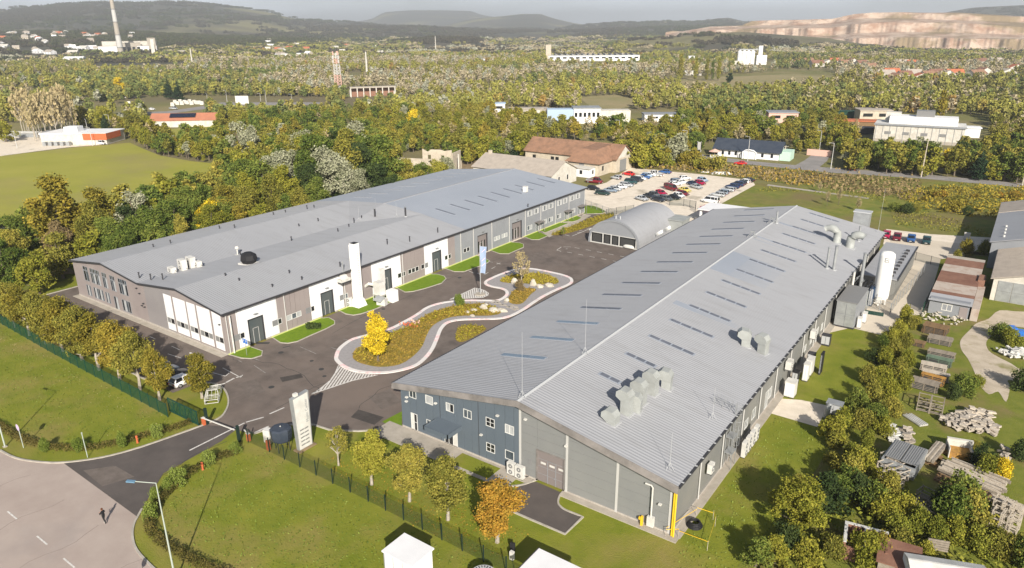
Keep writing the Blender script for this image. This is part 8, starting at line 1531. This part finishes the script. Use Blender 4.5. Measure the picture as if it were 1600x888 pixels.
for x,y,d in np.concatenate([try_pts(36000,185,620),try_pts(48000,620,1300)]):
    if any(inside(x,y,p) for p in EX): continue
    if d>600 and any(-14<(hx-x)*ux+(hy-y)*uy<34 and abs((hx-x)*uy-(hy-y)*ux)<11 for hx,hy,ux,uy in HV): continue
    s=4.2 if d<620 else 5.6; key=(int(x//s),int(y//s),d<620)
    if key in cells: continue
    if mnoise.fractal(Vector((x*.008,y*.008,3)),1.0,2.0,4)+.12*FR.normal()>(.34 if d<420 else .20 if d<700 else .12): continue
    cells[key]=1; pts.append((x,y,d))
pts.sort(key=lambda p:p[2]); NEAR=250
names={'bare':'bare-branched'}
for x,y,d in pts[:NEAR]:
    r=FR.random(); sp=species(x,y,r); kd=('conifer' if FR.random()<.03 else 'bare' if sp=='bare' and FR.random()<.6 else ['wide','round','wide','egg'][FR.integers(4)]); 
    if kd=='conifer': sp='conifer'
    h=FR.uniform(5.5,10.5) if y<260 else FR.uniform(5,9)
    small_tree(x,y,h,kd,sp,'lo',cn.get(sp,sp)+' tree in the wood beyond the compound','woodland trees nearest the compound',1.1)
for (q,h,k,sp,lb) in (((-359.34,124.09),13,'wide','lime','huge olive-yellow tree left of the red-roofed building'),((-324.04,119.94),13,'wide','olive','broad olive tree in front of the red-roofed building'),((-382.42,124.06),12,'wide','olive','broad olive tree behind the white warehouse'),((-335.01,112.84),11,'conifer','conifer','dark green pyramid tree between the broad olive trees'),((-501.78,242.01),15,'conifer','conifer','tall dark fir above the memorial stones'),((-481.1,237.18),14,'conifer','conifer','shorter dark fir right of the tall one'),((-578.97,226.42),12,'conifer','conifer','dark fir behind the broad trees'),((-561.17,237.26),14,'wide','yellow','bright yellow-green tree behind the broad olives'),((-359.99,79.52),10,'wide','lime','lime tree at the left edge by the warehouse yard'),((-272.16,129.76),10,'egg','weed','slim bright green tree at the corner of the field'),((-220.37,105.82),16,'bare','silver','silvery flowering-looking tree above the field corner'),((-208.77,102.28),15,'round','silver','pale grey-green tree right of the field corner'),((-12.62,321.59),20,'column','gold','tall slim golden poplar in the allotments'),((-252.98,598.88),24,'column','olive','tall dark poplar left of the silos'),((-247.42,622.32),20,'column','lime','poplar between mill and silos'),((-238.63,627.42),20,'column','olive','third poplar left of the silos'),((-233.98,630.11),17,'column','green','dark poplar beside the third'),((-228.83,633.1),20,'column','lime','poplar nearest the silos'),((-226.48,209.6),11,'wide','yellow','golden tree in the wood beyond the ruin'),((-240.89,230.27),11,'wide','lime','pale lime tree beside the golden one'),((-208.07,605.87),9,'wide','conifer','dark clump at the foot of the pale meadow'),((-53.79,320.73),9,'wide','gold','golden bushy tree in the allotments'),((3.5,245.7),9,'wide','dark','dark tree in the wood beyond the road'),((0.84,232.16),8,'wide','yellow','yellow tree at the roadside right of the wooden pole')):
    tree(q[0],q[1],h,k,sp,'mid',lb)
for i in range(22):
    x=3+4.0*i+BR.uniform(-1.5,1.5); az=math.radians(-35.5)+math.atan((x-800)/1190); d=BR.uniform(395,440); tree(CAMX+d*math.sin(az),CAMY+d*math.cos(az),BR.uniform(17,24),'bare','bare','lo','slender bare poplar in the stand behind the white warehouse',group='bare poplars at the left edge',w=.5,bark='pale_bark')
# source meshes for the mass
src=bpy.data.collections.new('woodland_kinds'); ALL=[]
def source(kd,sp,lod,suffix):
    o=bpy.data.objects.new('woodland_'+suffix,one_mesh_tree(kd,len(ALL)%3,lod)); src.objects.link(o); slotmat(o,1,LEAF[sp]); ALL.append((sp,lod)); return o
LET=[a+b for a in 'abc' for b in 'abcdefghijklmnopqrstuvwxyz']
SP=['olive','green','lime','dark','gold','bare','silver','orange','hillwood','hillgreen']
n=0
for lod in ('lo','far'):
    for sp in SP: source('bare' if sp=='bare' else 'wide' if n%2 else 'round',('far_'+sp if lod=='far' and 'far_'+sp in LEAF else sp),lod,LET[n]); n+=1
def clump_mesh(seed):
    r=np.random.default_rng(seed); L=[]
    for i in range(9):
        x,y=r.uniform(-13,13,2); s=r.uniform(3,4.6); hh=r.uniform(4.5,8); L+=[(x,y,hh*.55,s,s,hh*.5)]
    return npmesh('woodland_clump',leafquads(r,lobepts(r,L,330,.7),2.7,.15),4,[LEAF['olive']])
for k,sp in enumerate(SP): o=bpy.data.objects.new('woodland_'+LET[n],clump_mesh(k)); src.objects.link(o); slotmat(o,0,LEAF['far_'+sp if 'far_'+sp in LEAF else sp]); n+=1
rest=[(x,y,0,SP.index(species(x,y,FR.random()))+(0 if d<430 else 10),(FR.uniform(.28,.62) if FR.random()<.45 else FR.uniform(.6,1.2))*(1.0 if d<620 else 1.15)) for x,y,d in pts[NEAR:]]
cells={}
for x,y,d in np.concatenate([try_pts(16000,1300,2600,-76,8),try_pts(16000,2600,5200,-76,8)]):
    if any(inside(x,y,p) for p in EX[10:15]): continue
    if any(-20<(hx-x)*ux+(hy-y)*uy<50 and abs((hx-x)*uy-(hy-y)*ux)<20 for hx,hy,ux,uy in HT): continue
    s=17 if d<2600 else 34; key=(int(x//s),int(y//s))
    if key in cells: continue
    nn=hn(x*1.6+70,y*1.6)+.25*FR.normal(); z=terrain(x,y)
    if nn>.12: continue
    az=math.degrees(math.atan2(x-CAMX,y-CAMY))
    if az>-20.5 and 1690+456*max(0,.32-(az+20.5)/19.)<d<2500: continue
    cells[key]=1; sp_=species(x,y,FR.random()) if (z<12 and FR.random()<.65) else ('hillwood' if hn(x*.8-900,y*.8)+.2*FR.normal()<.18 else 'hillgreen')
    rest.append((x,y,max(z,0)-.3,20+SP.index(sp_),FR.uniform(.8,1.2)*(1.0 if d<2600 else 1.5)))
me=bpy.data.meshes.new('woodland'); me.from_pydata([r[:3] for r in rest],[],[])
a=me.attributes.new('kindex','INT','POINT'); a.data.foreach_set('value',[r[3] for r in rest]); a=me.attributes.new('size','FLOAT','POINT'); a.data.foreach_set('value',[r[4] for r in rest]); a=me.attributes.new('turn','FLOAT','POINT'); a.data.foreach_set('value',list(FR.uniform(0,6.28,len(rest))))
wo=put('woodland',me); tag(wo,'mixed autumn woodland covering the plain and foothills','woodland',kind='stuff')
ng=bpy.data.node_groups.new('woodland','GeometryNodeTree'); ng.interface.new_socket('Geometry',in_out='INPUT',socket_type='NodeSocketGeometry'); ng.interface.new_socket('Geometry',in_out='OUTPUT',socket_type='NodeSocketGeometry')
gi=ng.nodes.new('NodeGroupInput'); go=ng.nodes.new('NodeGroupOutput'); ip=ng.nodes.new('GeometryNodeInstanceOnPoints'); ci=ng.nodes.new('GeometryNodeCollectionInfo'); mp_=ng.nodes.new('GeometryNodeMeshToPoints')
ci.inputs['Collection'].default_value=src; ci.inputs['Separate Children'].default_value=True; ci.inputs['Reset Children'].default_value=True
def na(nm,ty): x=ng.nodes.new('GeometryNodeInputNamedAttribute'); x.data_type=ty; x.inputs['Name'].default_value=nm; return x.outputs['Attribute']
cx=ng.nodes.new('ShaderNodeCombineXYZ'); L_n=ng.links.new
L_n(gi.outputs[0],mp_.inputs['Mesh']); L_n(mp_.outputs['Points'],ip.inputs['Points']); L_n(ci.outputs[0],ip.inputs['Instance']); ip.inputs['Pick Instance'].default_value=True
L_n(na('kindex','INT'),ip.inputs['Instance Index']); L_n(na('turn','FLOAT'),cx.inputs['Z'])
e2r=ng.nodes.new('FunctionNodeEulerToRotation'); L_n(cx.outputs[0],e2r.inputs[0]); L_n(e2r.outputs[0],ip.inputs['Rotation']); L_n(na('size','FLOAT'),ip.inputs['Scale']); L_n(ip.outputs['Instances'],go.inputs[0])
md=wo.modifiers.new('scatter','NODES'); md.node_group=ng
P2=scatter_in([(-122,-24),(-60,-24),(-60,-16.2),(-122,-15.6)],420); P2[:,1]=-16-np.abs(RNG.normal(0,2.6,len(P2)))
tag(put('fallen_leaves',npmesh('fallen_leaves',leafquads(RNG,np.c_[P2,RNG.uniform(-.04,-.02,len(P2))],.13,-.5),4,[LEAF['bare']])),'pale dry leaves scattered on the left lawn below the fence',kind='stuff',cat='leaves')
for nm_,pl_,n_ in (('right lawn inside the entrance curve',[(-40.5,-29.94),(-45.27,-27.21),(-47.78,-22.78),(-48.77,-17.29),(-47.42,-13.84),(-21.68,-14.46),(-11.08,-13.69),(-17.8,-25.04),(-30.95,-32.46)],15000),('left lawn inside the fence',[(-115.99,-15.37),(-87.09,-16.17),(-57.6,-15.91),(-59.65,-20.61),(-67.33,-29.71),(-81.66,-28.35)],9000),('lawn beside the right hall',[(1.5,2),(1.5,29.5),(9.5,29.5),(9,6),(8,-8),(2,-6)],6000)):
    n_=n_//4; P2=scatter_in(pl_,n_); tag(put('lawn_tufts',npmesh('lawn_tufts',leafquads(RNG,np.c_[P2,RNG.uniform(-.05,.06,n_)],.17),4,[LEAF['bush']])),'longer grass tufts in the '+nm_,kind='stuff',cat='grass')
# fallen leaves under the front row
P2=scatter_in([(-38.91,-11.24),(-37.24,-6.76),(-25.69,-8.11),(-17.2,-7.62),(-11.67,-7.47),(-11.58,-13),(-22.36,-13.73),(-32.66,-12.97)],1600); tag(put('fallen_leaves',npmesh('fallen_leaves',leafquads(RNG,np.c_[P2,RNG.uniform(-.03,.03,len(P2))],.16,-.5),4,[LEAF['orange']])),'scattered dry leaves on the lawn below the front row of trees','fallen leaves',kind='stuff')
# ================================================================ AIR
b=MB(); b.box(-13500,-500,-9,5500,13500,330); hz=b.build('haze','white'); hz['kind']='stuff'; hz['label']='thin pale autumn haze in the air'; hz['category']='haze'
hm=bpy.data.materials.new('haze'); hm.use_nodes=True; nt=hm.node_tree; nt.nodes.clear(); o_=nt.nodes.new('ShaderNodeOutputMaterial'); pv=nt.nodes.new('ShaderNodeVolumePrincipled'); pv.inputs['Color'].default_value=(.92,.965,1,1); pv.inputs['Density'].default_value=.00016; pv.inputs['Anisotropy'].default_value=.2
nt.links.new(pv.outputs[0],o_.inputs['Volume']); hz.data.materials.clear(); hz.data.materials.append(hm)
print('TREES',TCOUNT[0],'WOOD',len(rest))
